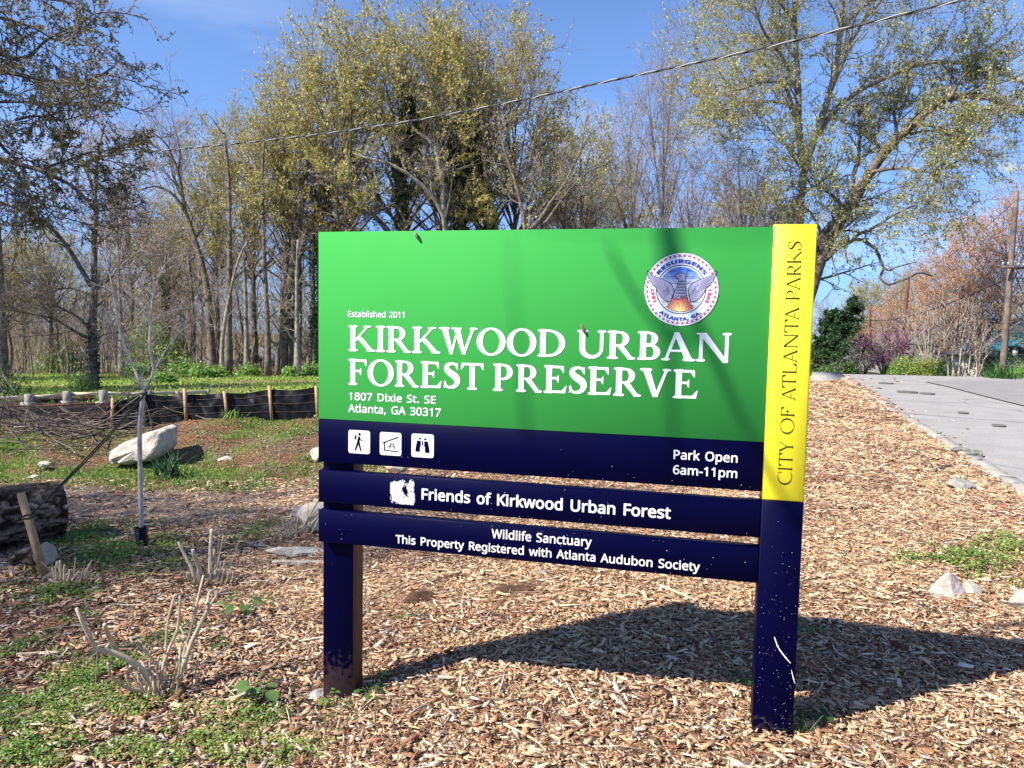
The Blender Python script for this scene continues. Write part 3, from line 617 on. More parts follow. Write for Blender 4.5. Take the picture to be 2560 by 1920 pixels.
sans_line('Wildlife Sanctuary', (1228.8, 1346.2), (1479, 1364.5), (1228.8, 1323.9), sl2)
sans_line('This Property Registered with Atlanta Audubon Society', (989.2, 1357.4), (1749.6, 1427.5), (989.2, 1337.3), sl2)
BOLD = (.205, .085, .062, .085)
for text, Lp, Rp, Tp in (('KIRKWOOD URBAN', (870.9, 876.6), (1826.5, 905.5), (870.9, 813.3)), ('FOREST PRESERVE', (870.9, 960.6), (1745, 997.6), (872.5, 897))):
    g, w = serif_line(text, BOLD, .045, .30); x0, z0 = sl(*Lp); x1, z1 = sl(*Rp); _, zt = sl(*Tp); sx = (x1 - x0) / w; h_ = zt - z0
    lm = {}
    for ch, x, V, F in g:
        if (ch, text) not in lm:
            P = np.stack([V[:, 0] * sx, np.zeros(len(V)), V[:, 1] * h_], 1); ar = (V[F[:, 1], 0] - V[F[:, 0], 0]) * (V[F[:, 2], 1] - V[F[:, 0], 1]) - (V[F[:, 1], 1] - V[F[:, 0], 1]) * (V[F[:, 2], 0] - V[F[:, 0], 0])
            lm[(ch, text)] = mesh_np('letter', P, [np.where(ar[:, None] > 0, F, F[:, ::-1])], M_white)
        obj('letter', lm[(ch, text)], green, (x0 + x * sx, -.0015, (z0 + z1) / 2))
THIN = (.085, .034, .026, .075)
g, w = serif_line('CITY OF ATLANTA PARKS', THIN, .07, .36)
b0, b1 = sl(1977.3, 1212), sl(2004.3, 601.4); capw = b0[0] - sl(1943.5, 1212)[0]; sx = (b1[1] - b0[1]) / w
VV, FF, n = [], [], 0
for ch, x, V, F in g:
    xx = b0[0] - V[:, 1] * capw; zz = b0[1] + (x + V[:, 0]) * sx; VV.append(np.stack([xx + (b1[0] - b0[0]) * (zz - b0[1]) / (b1[1] - b0[1]), zz], 1)); FF.append(F + n); n += len(V)
flat('lettering', np.concatenate(VV), np.concatenate(FF), .0075, M_black, yel)

# pictogram tiles
def tile(cA, cB, art, label):
    x0, z1 = sl(*cA); x1, z0 = sl(*cB); cx, cz = (x0 + x1) / 2, (z0 + z1) / 2; q = (x1 - x0 + z1 - z0) / 4
    V, F = fill(lambda X, Y: s_rbox(X, Y, -1, 1, -1, 1, .2), -1.02, 1.02, -1.02, 1.02, .06); o = flat('pictogram_tile', V * q + (cx, cz), F, .001, M_white, navy, label)
    V, F = fill(art, -1, 1, -1, 1, .035); flat('symbol', V * q + (cx, cz), F, .002, M_navy, o)
pc = lambda x, y: ((x - 364) / 213, (340 - y) / 221)
def pl(X, Y, pts, w): return s_str(X, Y, [pc(*p) for p in pts], [v / 215 for v in w])
tile((869.9, 1075.6), (926.6, 1134), lambda X, Y: U_(s_ell(X, Y, *pc(370, 192), .11, .12), s_poly(X, Y, [pc(*p) for p in ((288, 208), (316, 216), (298, 300), (268, 292))]), pl(X, Y, [(362, 245), (352, 310), (348, 340)], [16, 22, 20]), pl(X, Y, [(345, 330), (320, 410), (292, 490)], [18, 17, 14]), pl(X, Y, [(358, 340), (375, 420), (396, 498)], [16, 16, 13]), pl(X, Y, [(372, 245), (385, 292), (438, 315)], [10, 9, 7]), pl(X, Y, [(480, 262), (456, 390), (432, 512)], [3.5, 3.5, 3.5])), 'white tile showing a hiker with a pack and stick')
pc2 = lambda x, y: ((x - 955) / 205, (375 - y) / 222)
def pl2(X, Y, pts, w): return s_str(X, Y, [pc2(*p) for p in pts], [v / 212 for v in w])
tile((949.4, 1079.9), (1003.8, 1139.6), lambda X, Y: U_(pl2(X, Y, [(805, 365), (950, 300), (1100, 238)], [9, 9, 10]), pl2(X, Y, [(843, 355), (841, 430), (840, 498)], [10, 10, 10]), pl2(X, Y, [(838, 500), (960, 508), (1098, 516)], [9, 9, 9]), pl2(X, Y, [(935, 365), (985, 368), (1030, 372)], [5, 5, 5]), pl2(X, Y, [(905, 418), (980, 422), (1058, 427)], [5, 5, 5]), pl2(X, Y, [(970, 368), (945, 420), (928, 468)], [6, 6, 6]), pl2(X, Y, [(998, 370), (1018, 420), (1040, 475)], [6, 6, 6])), 'white tile showing a shelter with a picnic table')
pc3 = lambda x, y: ((x - 1558) / 216, (410 - y) / 222)
tile((1028, 1084.3), (1085.4, 1144.2), lambda X, Y: U_(*[s_poly(X, Y, [pc3(*p) for p in q]) for q in (((1484, 262), (1530, 266), (1530, 294), (1484, 290)), ((1586, 268), (1632, 272), (1632, 302), (1586, 298)), ((1452, 314), (1522, 318), (1522, 414), (1508, 430), (1504, 528), (1420, 524), (1424, 460)), ((1590, 322), (1658, 326), (1690, 470), (1690, 542), (1606, 536), (1602, 430), (1590, 424)), ((1546, 320), (1568, 320), (1568, 408), (1546, 406)))]), 'white tile showing a pair of binoculars')

# scraped sticker
x0, z1 = sl(976, 1192.6); x1, z0 = sl(1041, 1263.5); cx, cz = (x0 + x1) / 2, (z0 + z1) / 2; hx, hz = (x1 - x0) / 2, (z1 - z0) / 2
def scraped(X, Y):
    d = s_rbox(X, Y, -1, 1, -1, 1, .32); n1 = fbm(X + 9, Y + 9, 3.0, 5, 4); n2 = fbm(X + 3, Y + 3, 9, 8, 3); n3 = fbm(X * 1.6 + 3, Y * .7 + 3, 14, 18, 2)
    edge = np.maximum(d + .22, 0) * 1.3; core_ = .34 * np.exp(-((X - .15) ** 2 / .035 + (Y - .1) ** 2 / .3)); top = .22 * sstep(.45, 1, Y)
    right = .25 * sstep(.7, 1, X)
    w = (n1 * .35 + n2 * .35 + n3 * .3) + core_ + top + edge * .5 + right - .655
    return np.maximum(d, w * .4)
V, F = fill(scraped, -1, 1, -1, 1, .022); V = V * (hx, hz) + (cx, cz)
M_scr = mat_basic('scraped_vinyl', (.50, .51, .50), .7, col2=(.72, .72, .70), scale=90)
flat('scraped_sticker', V, F, .0012, M_scr, sl1, 'scraped white sticker left of the lettering')

# city seal
sx0, sz0 = sl(1702.5, 723.8); SR = .1355
seal = obj('city_seal', None, green, (sx0, -.0012, sz0), label='round phoenix seal in white, blue, red and grey')
def sealpart(name, f, z, mat, hh=.02, b=(-1.1, 1.1, -1.1, 1.1), colf=None):
    V, F = fill(f, *b, hh)
    flat(name, V * SR, F, z, mat, seal, cols=colf(V) if colf else None)
def M(name, c, r=.45): return mat_basic(name, c, r)
M_ink, M_red, M_blue, M_lav, M_pale = M('ink', (.02, .02, .05)), M('seal_red', (.62, .08, .14)), M('seal_blue', (.03, .05, .38)), M('phoenix_grey', (.42, .40, .56)), M('seal_white', (.80, .86, .88))
M_sk = mat_attr('seal_gradient', .45)
ring = lambda X, Y, r0, r1: np.maximum(np.hypot(X, Y) - r1, r0 - np.hypot(X, Y))
sealpart('rim', lambda X, Y: ring(X, Y, .985, 1.005), .0006, M_ink, .03)
sealpart('disc', lambda X, Y: ring(X, Y, -1, .985), .0004, M_pale, .04)
def dashes(X, Y):
    r, a = np.hypot(X, Y), np.arctan2(Y, X); k = np.mod(a * 44 / (2 * math.pi), 1) - .5
    return np.maximum(ring(X, Y, .895, .94), (np.abs(k) - .25) * .13)
sealpart('red_dashes', dashes, .0010, M_red, .014)
sealpart('ring_line', lambda X, Y: U_(ring(X, Y, .885, .895), ring(X, Y, .94, .95), ring(X, Y, .645, .668), ring(X, Y, .60, .608)), .0008, M_ink, .0125)
def skyc(V):
    t_ = sstep(-.15, .62, V[:, 1])[:, None]; rays = (.5 + .5 * np.sin(np.arctan2(V[:, 1] + .1, V[:, 0]) * 18))[:, None]
    c = np.array([.80, .80, .72]) * (1 - t_) + np.array([.03, .20, .70]) * t_; return np.clip(c + rays * .16 * (1 - abs(t_ - .5)), 0, 1)
sealpart('sky_field', lambda X, Y: np.hypot(X, Y) - .60, .0006, M_sk, .045, colf=skyc)
sealpart('engraved_lines', lambda X, Y: np.maximum(np.maximum(np.hypot(X, Y) - .6, np.abs(np.mod(Y * 22, 1) - .5) / 22 - .0065), .12 - np.abs(X) - .0 * Y - .25 * np.maximum(.4 - np.abs(Y), 0)), .0010, M_ink, .02)
wing = [(-.91, .50), (-.80, .38), (-.60, .30), (-.46, .245), (-.30, .17), (-.215, .05), (-.20, -.08), (-.24, -.20), (-.27, -.33), (-.38, -.31), (-.50, -.22), (-.60, -.08), (-.66, .05), (-.70, .08), (-.78, .14), (-.77, .18), (-.84, .24), (-.83, .28), (-.88, .37)]
body = [(-.17, .36), (-.12, .42), (-.02, .44), (.06, .42), (.14, .40), (.10, .35), (.11, .27), (.11, .15), (.13, -.05), (.15, -.25), (-.21, -.25), (-.17, -.08), (-.10, .10), (-.06, .22), (-.06, .30), (-.12, .29), (-.10, .34)]
feather = [body, wing, [(-x, y) for x, y in wing]]
bird = lambda X, Y: U_(*[s_poly(X, Y, p) for p in feather])
sealpart('phoenix_outline', lambda X, Y: bird(X, Y) - .018, .0012, M_ink, .016)
sealpart('phoenix', bird, .0014, M_lav, .016)
def feathers(X, Y):
    d = []
    for sgn in (-1, 1):
        for k in range(6):
            a = k / 5; d.append(s_str(X, Y, [(sgn * (.87 - .12 * a), .40 - .27 * a), (sgn * (.68 - .07 * a), .28 - .25 * a), (sgn * (.50 - .07 * a), .20 - .26 * a)], [.004, .006, .004]))
        for k in range(4):
            a = k / 3; d.append(s_str(X, Y, [(sgn * (.57 - .12 * a), -.08 - .14 * a), (sgn * (.42 - .06 * a), -.03 - .12 * a), (sgn * .32, .07 - .13 * a)], [.004, .006, .004]))
        zz = np.array([(sgn * (.46 - .035 * i + (.02 if i % 2 else -.02)), .17 - .055 * i) for i in range(7)]); d.append(s_str(X, Y, zz, [.006] * 7))
    for k in range(6):
        y = .22 - k * .08; w = .07 + k * .018; zx = np.linspace(-w, w, 9)
        p = np.array([(x + .02 - .02 * k / 3, y + (.018 if i % 2 else -.018)) for i, x in enumerate(zx)]); d.append(s_str(X, Y, p, [.007] * 9))
    d.append(s_ell(X, Y, -.03, .375, .02, .012))
    return np.maximum(U_(*d), bird(X, Y) + .004)
sealpart('feather_lines', feathers, .0016, M_ink, .011)
fl = [(-.36, -.55), (-.38, -.47), (-.34, -.49), (-.31, -.38), (-.28, -.42), (-.24, -.28), (-.20, -.22), (-.17, -.30), (-.12, -.22), (-.08, -.30), (-.02, -.26), (.02, -.20), (.06, -.28), (.10, -.20), (.14, -.26), (.18, -.22), (.19, -.32), (.24, -.36), (.26, -.44), (.31, -.42), (.30, -.54), (.2, -.575), (0, -.6), (-.2, -.575)]
def flc(V):
    t_ = np.clip(np.hypot(V[:, 0] + .03, (V[:, 1] + .56) * 1.1) / .36, 0, 1)[:, None]; return np.array([.95, .82, .30]) * (1 - t_) + np.array([.85, .12, .14]) * t_
sealpart('flame_edge', lambda X, Y: np.maximum(s_poly(X, Y, fl) - .014, np.hypot(X, Y) - .605), .0018, M_ink, .016)
sealpart('flame', lambda X, Y: np.maximum(s_poly(X, Y, fl), np.hypot(X, Y) - .60), .0020, M_sk, .022, colf=flc)
sealpart('flame_tongues', lambda X, Y: np.maximum(U_(*[s_str(X, Y, [(x - .03, y - .06), (x - .035, y), (x, y + .09), (x + .03, y + .0), (x + .035, y - .05)], [.005] * 5) for x, y in ((-.2, -.42), (-.06, -.44), (.1, -.43), (.2, -.46), (-.12, -.34), (.04, -.33))]), s_poly(X, Y, fl)), .0022, M_ink, .014, b=(-.4, .4, -.62, -.15))
def arc_text(text, a0, a1, r, size, mat, inward=False):
    """text bent from angle a0 to a1 (degrees, clockwise from the top when a0 < a1)"""
    V, F = sans(text, .045, 1.1); x = (V[:, 0] - V[:, 0].min()) / np.ptp(V[:, 0]); a = np.radians(90 - (a0 + (a1 - a0) * x)); rr = r + (V[:, 1] / .75 * size) * (-1 if inward else 1)
    flat('lettering', np.stack([np.cos(a) * rr, np.sin(a) * rr], 1) * SR, F, .0014, mat, seal)
arc_text('RESURGENS', -57, 57, .715, .145, M_blue)
arc_text('ATLANTA, GA.', 222, 138, .845, .13, M_blue, True)
arc_text('1865', 88, 118, .72, .13, M_red)
arc_text('1847', 242, 272, .72, .13, M_red)

# specks of old fluff and the long scratches
r_ = np.random.default_rng(5); mb = MB()
def speck(x, z, s, y, a):
    k = 5; th = np.arange(k) * 2 * math.pi / k; c, sn = math.cos(a), math.sin(a)
    P = np.stack([np.cos(th) * s, np.sin(th) * s * r_.uniform(.3, .9)], 1); P = P @ np.array([[c, sn], [-sn, c]])
    mb.add([(x, -y - .0006, z)] + [(x + p[0], -y, z + p[1]) for p in P], None, [(0, (i + 1) % k + 1, i + 1) for i in range(k)])
for _ in range(90): speck(r_.uniform(.03, UPL - .03), r_.uniform(Z2B, ZNB + .06) , r_.uniform(.0006, .002), .0008, r_.uniform(0, 3)) if r_.random() < .5 else speck(r_.uniform(.1, UPL - .03), r_.choice([Z1B, Z2T - .02, ZNB]) + r_.exponential(.02), r_.uniform(.0005, .0016), .0008, 0)
V = np.concatenate(mb.V); ok = [(Z2B < v[2] < Z2T) or (Z1B < v[2] < Z1T) or (v[2] > ZNB) for v in V[::6]]
T_ = np.concatenate(mb.T).reshape(-1, 5, 3)[np.array(ok)].reshape(-1, 3); obj('fluff_specks', mesh_np('fluff_specks', V, [T_], M_white), sign, kind='stuff')
mb = MB()
for _ in range(130): speck(UPL + r_.uniform(.01, .135), r_.beta(1.1, 2.2) * .86, r_.uniform(.0003, .0013), .0046, r_.uniform(0, 3))
obj('fluff_specks', mb.me('fluff_specks', M_white), sign, kind='stuff')
def scratch(px, w):
    p = np.array([sl(*q) for q in px]); p = resample(p, 14); d = norm(np.gradient(p, axis=0)); nn = np.stack([-d[:, 1], d[:, 0]], 1); wd = (w * (np.sin(np.linspace(.2, 2.9, 14)) * .8 + .25))[:, None] * (1 + .3 * r_.normal(size=(14, 1)))
    V = np.concatenate([p + nn * wd, p - nn * wd]); F = np.array([t_ for i in range(13) for t_ in ((i, i + 1, i + 15), (i, i + 15, i + 14))]); flat('scratch', V, F, .0052, M_white, sign)
scratch([(1935.8, 1592), (1944.8, 1616), (1960, 1638), (1976, 1656.6)], .0026); scratch([(1978, 1673), (1982, 1690), (1986.5, 1707)], .0016)
# fallen buds stuck to the board
def bud(px, py, label):
    x, z = sl(px, py); P = np.array([[(x - .010, -.004, z + .018), (x - .004, -.010, z + .008), (x + .004, -.009, z - .008), (x + .012, -.004, z - .020)]]); R = np.array([[.002, .006, .0055, .0015]])
    V, Q, T_ = tubes(P, R, 7); m = mesh_np('tree_bud', V, [Q, T_], M_cutb, None, True); o = thing('tree_bud', label, 'bud', me=m); o.matrix_world = sign_mw.copy()
sign_mw = Matrix.Translation((SX, SY, 0)) @ Matrix.Rotation(-YAW, 4, 'Z')
M_cutb = mat_basic('bud_scale', (.10, .08, .05), .8, col2=(.35, .30, .2), scale=60)
bud(1043, 590, 'small dry bud scale stuck near the top edge of the green board'); bud(1458, 823, 'tiny dark bud stuck above the U of the white title')

# ------------------------------------------------------------ wood chips, litter (stuff)
PAL = np.array([(.62, .465, .30), (.50, .335, .20), (.39, .235, .13), (.44, .275, .16), (.27, .13, .075), (.17, .08, .045), (.34, .285, .235), (.06, .032, .02), (.64, .52, .40)])
def chip_field(name, x, y, size, pm, rng, box, aspect=(.16, .42)):
    n = len(x); z = gz(x, y)
    l = size * np.minimum(rng.lognormal(-.06, .72, n), 4.5); w = l * rng.uniform(*aspect, n); th = np.minimum(w * .35, .005 * size / .02)
    yaw = rng.uniform(0, 2 * math.pi, n); pit = rng.normal(0, .17, n); rol = rng.normal(0, .38, n)
    cy, sy, cp_, sp_, cr, sr = np.cos(yaw), np.sin(yaw), np.cos(pit), np.sin(pit), np.cos(rol), np.sin(rol)
    ax = np.stack([cy * cp_, sy * cp_, sp_], 1); ay0 = np.stack([-sy, cy, 0 * cy], 1); az0 = np.cross(ax, ay0); ay = ay0 * cr[:, None] + az0 * sr[:, None]; az = np.cross(ax, ay)
    base = np.stack([x, y, z + rng.uniform(-.001, .016, n) + np.abs(l * sp_ * .25)], 1)
    tp = rng.uniform(.35, 1, (n, 2)); bend = rng.uniform(-.12, .18, n)
    if box:
        loc = [(-.5, -.5, 0, 0), (.5, -.5, 0, 1), (.5, .5, 0, 1), (-.5, .5, 0, 0), (-.5, -.5, 1, 0), (.5, -.5, 1, 1), (.5, .5, 1, 1), (-.5, .5, 1, 0)]
        V = np.stack([base + ax * (a * l)[:, None] + ay * (b * w * tp[:, e])[:, None] + az * (c * th + bend * l * abs(a) * .5)[:, None] for a, b, c, e in loc], 1).reshape(-1, 3)
        q = np.array([(4, 5, 6, 7), (0, 1, 5, 4), (1, 2, 6, 5), (2, 3, 7, 6), (3, 0, 4, 7)]); k = 8
    else:
        loc = [(-.5, -.5, 0), (.5, -.5, 1), (.5, .5, 1), (-.5, .5, 0)]
        V = np.stack([base + ax * (a * l)[:, None] + ay * (b * w * tp[:, e])[:, None] for a, b, e in loc] + [base + az * (th * 1.5)[:, None] - ax * (l * .3)[:, None], base + az * (th * 1.5)[:, None] + ax * (l * .3)[:, None]], 1).reshape(-1, 3)
        q = None; k = 6
    i = np.arange(n)[:, None] * k
    c = PAL[(rng.random(n)[:, None] > np.cumsum(pm, 1)).sum(1).clip(0, len(PAL) - 1)] * rng.uniform(.85, 1.35, (n, 1))
    c = np.repeat(c, k, 0)
    if box: F = [(i[:, None, :] + q[None]).reshape(-1, 4)]
    else: F = [np.concatenate([i + [0, 1, 5, 4], i + [2, 3, 4, 5]]), np.concatenate([i + [1, 2, 5], i + [3, 0, 4]])]
    return obj(name, mesh_np(name, V, F, M_chip, c), kind='stuff')
def field_pts(n, ya, yb, rng, ulo=-.75, uhi=.78):
    Y = np.sqrt(rng.uniform(ya ** 2, yb ** 2, n)); return rng.uniform(ulo, uhi, n) * Y, Y
PM = np.array([.19, .22, .17, .13, .11, .06, .05, .04, .03]); PLt = np.array([.08, .13, .14, .11, .15, .12, .14, .11, .02])
def scatter_chips(ya, yb, dens_m, dens_l, size, box, seed, lab):
    rng = np.random.default_rng(seed); area = .5 * 1.53 * (yb ** 2 - ya ** 2); n = int(max(dens_m, dens_l) * area)
    X, Y = field_pts(n, ya, yb, rng); m = sstep(-.35, .35, X - mulch_edge(Y) + (fbm(X, Y, 4, 31, 3) - .5) * 1.0)
    path = sstep(6.7, 7.4, Y) * (1 - sstep(8.8, 9.6, Y)); cov = cover(X, Y)
    dl = dens_l * (1 - .5 * path) * (1 - .55 * cov) * (.5 + fbm(X, Y, 2, 61)); dens = (m * dens_m * (1 - .5 * cov) + (1 - m) * dl) / max(dens_m, dens_l)
    keep = (rng.random(n) < dens) & (X < road_x(Y) - .04 + rng.normal(0, .12, n) + .25 * (fbm(Y, Y * 0, .9, 44) - .5)) & ((Y < 9.6) | (X > mulch_edge(Y)) ) & (Y < 28)
    # bare patches of dark soil
    bare = np.maximum(np.exp(-((X - BP[0]) ** 2 / .05 + (Y - BP[1]) ** 2 / .03)), np.exp(-((X - BP2[0]) ** 2 / .04 + (Y - BP2[1]) ** 2 / .03)))
    keep &= rng.random(n) > bare
    X, Y, m = X[keep], Y[keep], m[keep]; fine = fbm(X, Y, 1.7, 71)
    pm = m[:, None] * PM + (1 - m[:, None]) * PLt; pm = pm * np.where(np.arange(9) < 4, np.clip(1 + (fine[:, None] - .5) * 3.2, .25, 2), np.clip(1 - (fine[:, None] - .5) * 3.2, .3, 2.2)); pm /= pm.sum(1, keepdims=True)
    return chip_field(lab, X, Y, size * (1 + 0 * X) * np.where(m > .5, 1, 1.15), pm, rng, box)
BP = on_ground(1040, 1490); BP2 = on_ground(1290, 1470)

# where low green weeds cover the ground
PATCH = []
for px, py, rx, ry, s in ((60, 1790, 170, 70, 1), (250, 1700, 130, 60, .9), (430, 1880, 240, 60, 1), (150, 1890, 200, 50, 1), (640, 1800, 110, 60, .75), (720, 1880, 90, 50, .7), (560, 1900, 150, 40, .8), (470, 1780, 90, 40, .7), (300, 1770, 150, 40, .8), (200, 1640, 110, 30, .55), (420, 1600, 90, 35, .5), (20, 1640, 60, 60, .6),
                          (230, 1340, 90, 40, .9), (290, 1390, 130, 40, .95), (420, 1350, 60, 30, .7), (400, 1420, 70, 30, .6), (130, 1490, 90, 28, .9), (190, 1545, 40, 18, .7), (30, 1480, 40, 22, .5), (640, 1330, 40, 30, .6), (600, 1250, 60, 25, .35),
                          (2290, 1402, 60, 14, .8), (2390, 1410, 70, 26, 1), (2480, 1415, 80, 30, 1), (2540, 1380, 70, 40, 1), (2500, 1350, 50, 25, .9), (2550, 1440, 60, 25, .8), (2460, 1348, 20, 10, .8), (2170, 980, 14, 8, 1), (2330, 1087, 26, 9, 1), (2378, 1112, 10, 6, .8), (2105, 1055, 8, 5, .7), (1000, 1540, 30, 18, .35), (960, 1700, 40, 14, .6), (840, 1780, 60, 25, .45)):
    p = on_ground(px, py); d = np.linalg.norm(p - CP); q = on_ground(px, py + ry * .5); PATCH.append((p[0], p[1], rx * d / FPX, max(abs(np.linalg.norm((p - q)[:2])) * 2, .04), s))
PATCH = np.array(PATCH)
def cover(X, Y):
    o = np.zeros(np.shape(X))
    for x, y, rx, ry, s in PATCH: o = np.maximum(o, s * np.exp(-(((X - x) / rx) ** 2 + ((Y - y) / ry) ** 2) * .9))
    return o
scatter_chips(2.2, 4.2, 7200, 6200, .0145, True, 1, 'wood_chips')
scatter_chips(4.2, 7.2, 5000, 3600, .0155, False, 2, 'wood_chips')
scatter_chips(7.2, 12.5, 1900, 900, .022, False, 3, 'wood_chips')
scatter_chips(12.5, 28, 480, 0, .034, False, 4, 'wood_chips')
rng = np.random.default_rng(15); Y = np.sqrt(rng.uniform(25, 27 ** 2, 9000)); X = road_x(Y) + rng.exponential(.16, 9000) * (1 + 1.5 * (fbm(Y, Y * 0, .5, 2) > .55)) - .1
chip_field('gutter_litter', X, Y, .026 * (1 + Y * .04), np.tile(PLt, (len(X), 1)), rng, False)
# long thin shreds and twigs lying about
rng = np.random.default_rng(8)
X, Y = field_pts(2600, 2.3, 9, rng); k = (X < road_x(Y) - .2); X, Y = X[k], Y[k]; n = len(X)
l = rng.lognormal(-2.6, .55, n); yw = rng.uniform(0, math.pi, n); tt = np.linspace(-.5, .5, 5)[None]
cx_ = X[:, None] + np.cos(yw)[:, None] * tt * l[:, None] - np.sin(yw)[:, None] * (rng.normal(0, .10, (n, 1)) * l[:, None] * np.cos(tt * 3)); cy_ = Y[:, None] + np.sin(yw)[:, None] * tt * l[:, None] + np.cos(yw)[:, None] * (rng.normal(0, .10, (n, 1)) * l[:, None] * np.cos(tt * 3))
P = np.stack([cx_, cy_, gz(cx_, cy_) + .012 + rng.uniform(0, .012, (n, 1)) + tt * rng.normal(0, .1, (n, 1)) * l[:, None]], -1)
R = np.repeat((l * .018 + .0008)[:, None], 5, 1) * np.array([.7, 1, 1, .9, .5]); V, Q, T_ = tubes(P, R, 4)
c = np.array([(.42, .33, .23), (.24, .16, .11), (.55, .47, .36), (.14, .09, .06)])[rng.integers(0, 4, n)]
obj('fine_twigs', mesh_np('fine_twigs', V, [Q, T_], M_chip, np.repeat(c, 20, 0)), kind='stuff')

# dry leaves on litter and bank
def leaf_cards(name, C, size, pal, rng, mat=None, tilt=.5, parent=None, up=None, wid=(.35, .7), fold=.25, kind='stuff'):
    """small folded leaves, two faces each"""
    n = len(C); yaw = rng.uniform(0, 2 * math.pi, n); el = rng.normal(0, tilt, n) if up is None else up(n, rng)
    ax = np.stack([np.cos(yaw) * np.cos(el), np.sin(yaw) * np.cos(el), np.sin(el)], 1); ay = norm(np.cross(ax, np.stack([rng.normal(0, tilt * .5, n), rng.normal(0, tilt * .5, n), np.ones(n)], 1))); az = np.cross(ay, ax) * -1
    s = (size * rng.uniform(.6, 1.35, n))[:, None]; w = s * rng.uniform(*wid, (n, 1)) * .5
    V = np.stack([C, C + ax * s * .5 + ay * w + az * w * fold, C + ax * s, C + ax * s * .5 - ay * w + az * w * fold], 1).reshape(-1, 3); i = np.arange(n)[:, None] * 4
    c = np.asarray(pal)[rng.integers(0, len(pal), n)] * rng.uniform(.7, 1.25, (n, 1))
    me = mesh_np(name, V, [np.concatenate([i + [0, 1, 2], i + [0, 2, 3]])], mat or M_leaf, np.repeat(c, 4, 0))
    return obj(name, me, parent, kind=kind)
DRY = [(.34, .22, .13), (.46, .33, .21), (.25, .15, .09), (.52, .42, .30)]
rng = np.random.default_rng(9)
X, Y = field_pts(26000, 2.3, 13, rng, -.78, .1); k = (X < mulch_edge(Y) + .3) & (rng.random(len(X)) < np.where(Y > 9.2, .9, .55)); X, Y = X[k], Y[k]
leaf_cards('leaf_litter', np.stack([X, Y, gz(X, Y) + .008], 1), .036, DRY, rng, M_chip, .35)
X, Y = field_pts(3200, 2.3, 9, rng); k = X < road_x(Y); X, Y = X[k], Y[k]
leaf_cards('leaf_litter', np.stack([X, Y, gz(X, Y) + .015], 1), .03, DRY + [(.48, .28, .14)], rng, M_chip, .3)

# low weeds
GRN = [(.12, .24, .04), (.18, .32, .05), (.25, .39, .08), (.08, .17, .03)]; GRNy = [(.28, .34, .08), (.38, .42, .14), (.21, .30, .07)]
rng = np.random.default_rng(10)
def weeds(n, ya, yb, size, zmax, seed, ulo=-.78, uhi=.78):
    rng = np.random.default_rng(seed); X, Y = field_pts(n, ya, yb, rng, ulo, uhi); c = cover(X, Y); nn = fbm(X, Y, 7, 13, 3)
    k = rng.random(len(X)) < np.clip((c - .12) * 1.5, 0, 1) * sstep(.40, .62, nn + c * .14); X, Y = X[k], Y[k]
    Cc = np.stack([X, Y, gz(X, Y) + rng.uniform(.002, zmax, len(X)) * (.3 + cover(X, Y))], 1)
    yel_ = fbm(X, Y, 1.1, 55) + .15 * (rng.random(len(X)) - .5) > .52
    for nm, q, pal in (('ground_cover', ~yel_, GRN), ('ground_cover', yel_, GRNy + GRN[1:3])):
        leaf_cards(nm, Cc[q], size, pal, rng, None, .45, wid=(.6, .95))
weeds(210000, 2.2, 4.6, .014, .035, 21)
weeds(150000, 4.6, 8.0, .024, .055, 22)
weeds(14000, 8.0, 24, .05, .05, 23, .3, .6)
X, Y = field_pts(2500, 2.3, 3.4, rng, -.75, 0); k = rng.random(len(X)) < cover(X, Y) * .16; X, Y = X[k], Y[k]
leaf_cards('violet_petals', np.stack([X, Y, gz(X, Y) + .035], 1), .009, [(.42, .34, .75), (.50, .42, .80)], rng, None, .4, wid=(.8, 1))
# grass: bank foot, field, road verge
def grass(name, X, Y, h, pal, seed, w=.12):
    rng = np.random.default_rng(seed); n = len(X); C = np.stack([X, Y, gz(X, Y) - .01], 1)
    return leaf_cards(name, C, h, pal, rng, None, .3, up=lambda n, r: r.uniform(.5, 1.5, n), wid=(w * .6, w * 1.6), fold=.1)
rng = np.random.default_rng(12)
X, Y = field_pts(150000, 8.6, 13.2, rng, -.8, -.02); g_ = fbm(X, Y, .8, 21) + (fbm(X, Y, 14, 41, 2) - .5) * .5 + .17 * (1 - sstep(9.8, 11.0, Y)) * sstep(8.8, 9.6, Y)
k = (sstep(.55, .78, g_) * sstep(8.6, 9.4, Y) > rng.random(len(X))) & (X < mulch_edge(Y) + 1.0); grass('bank_grass', X[k], Y[k], .045, GRN + GRNy, 31, .22)
X, Y = field_pts(70000, 20.5, 48, rng, -.85, .1); nn = fbm(X, Y * 2.2, .22, 77) * .6 + fbm(X, Y, 4, 31, 3) * .4; k = sstep(.62, .46, nn) > rng.random(len(X)) if False else (1 - sstep(.44, .62, nn)) > rng.random(len(X))
grass('field_grass', X[k], Y[k], .11, [(.30, .40, .08), (.24, .36, .07), (.38, .45, .12)], 32, .55)

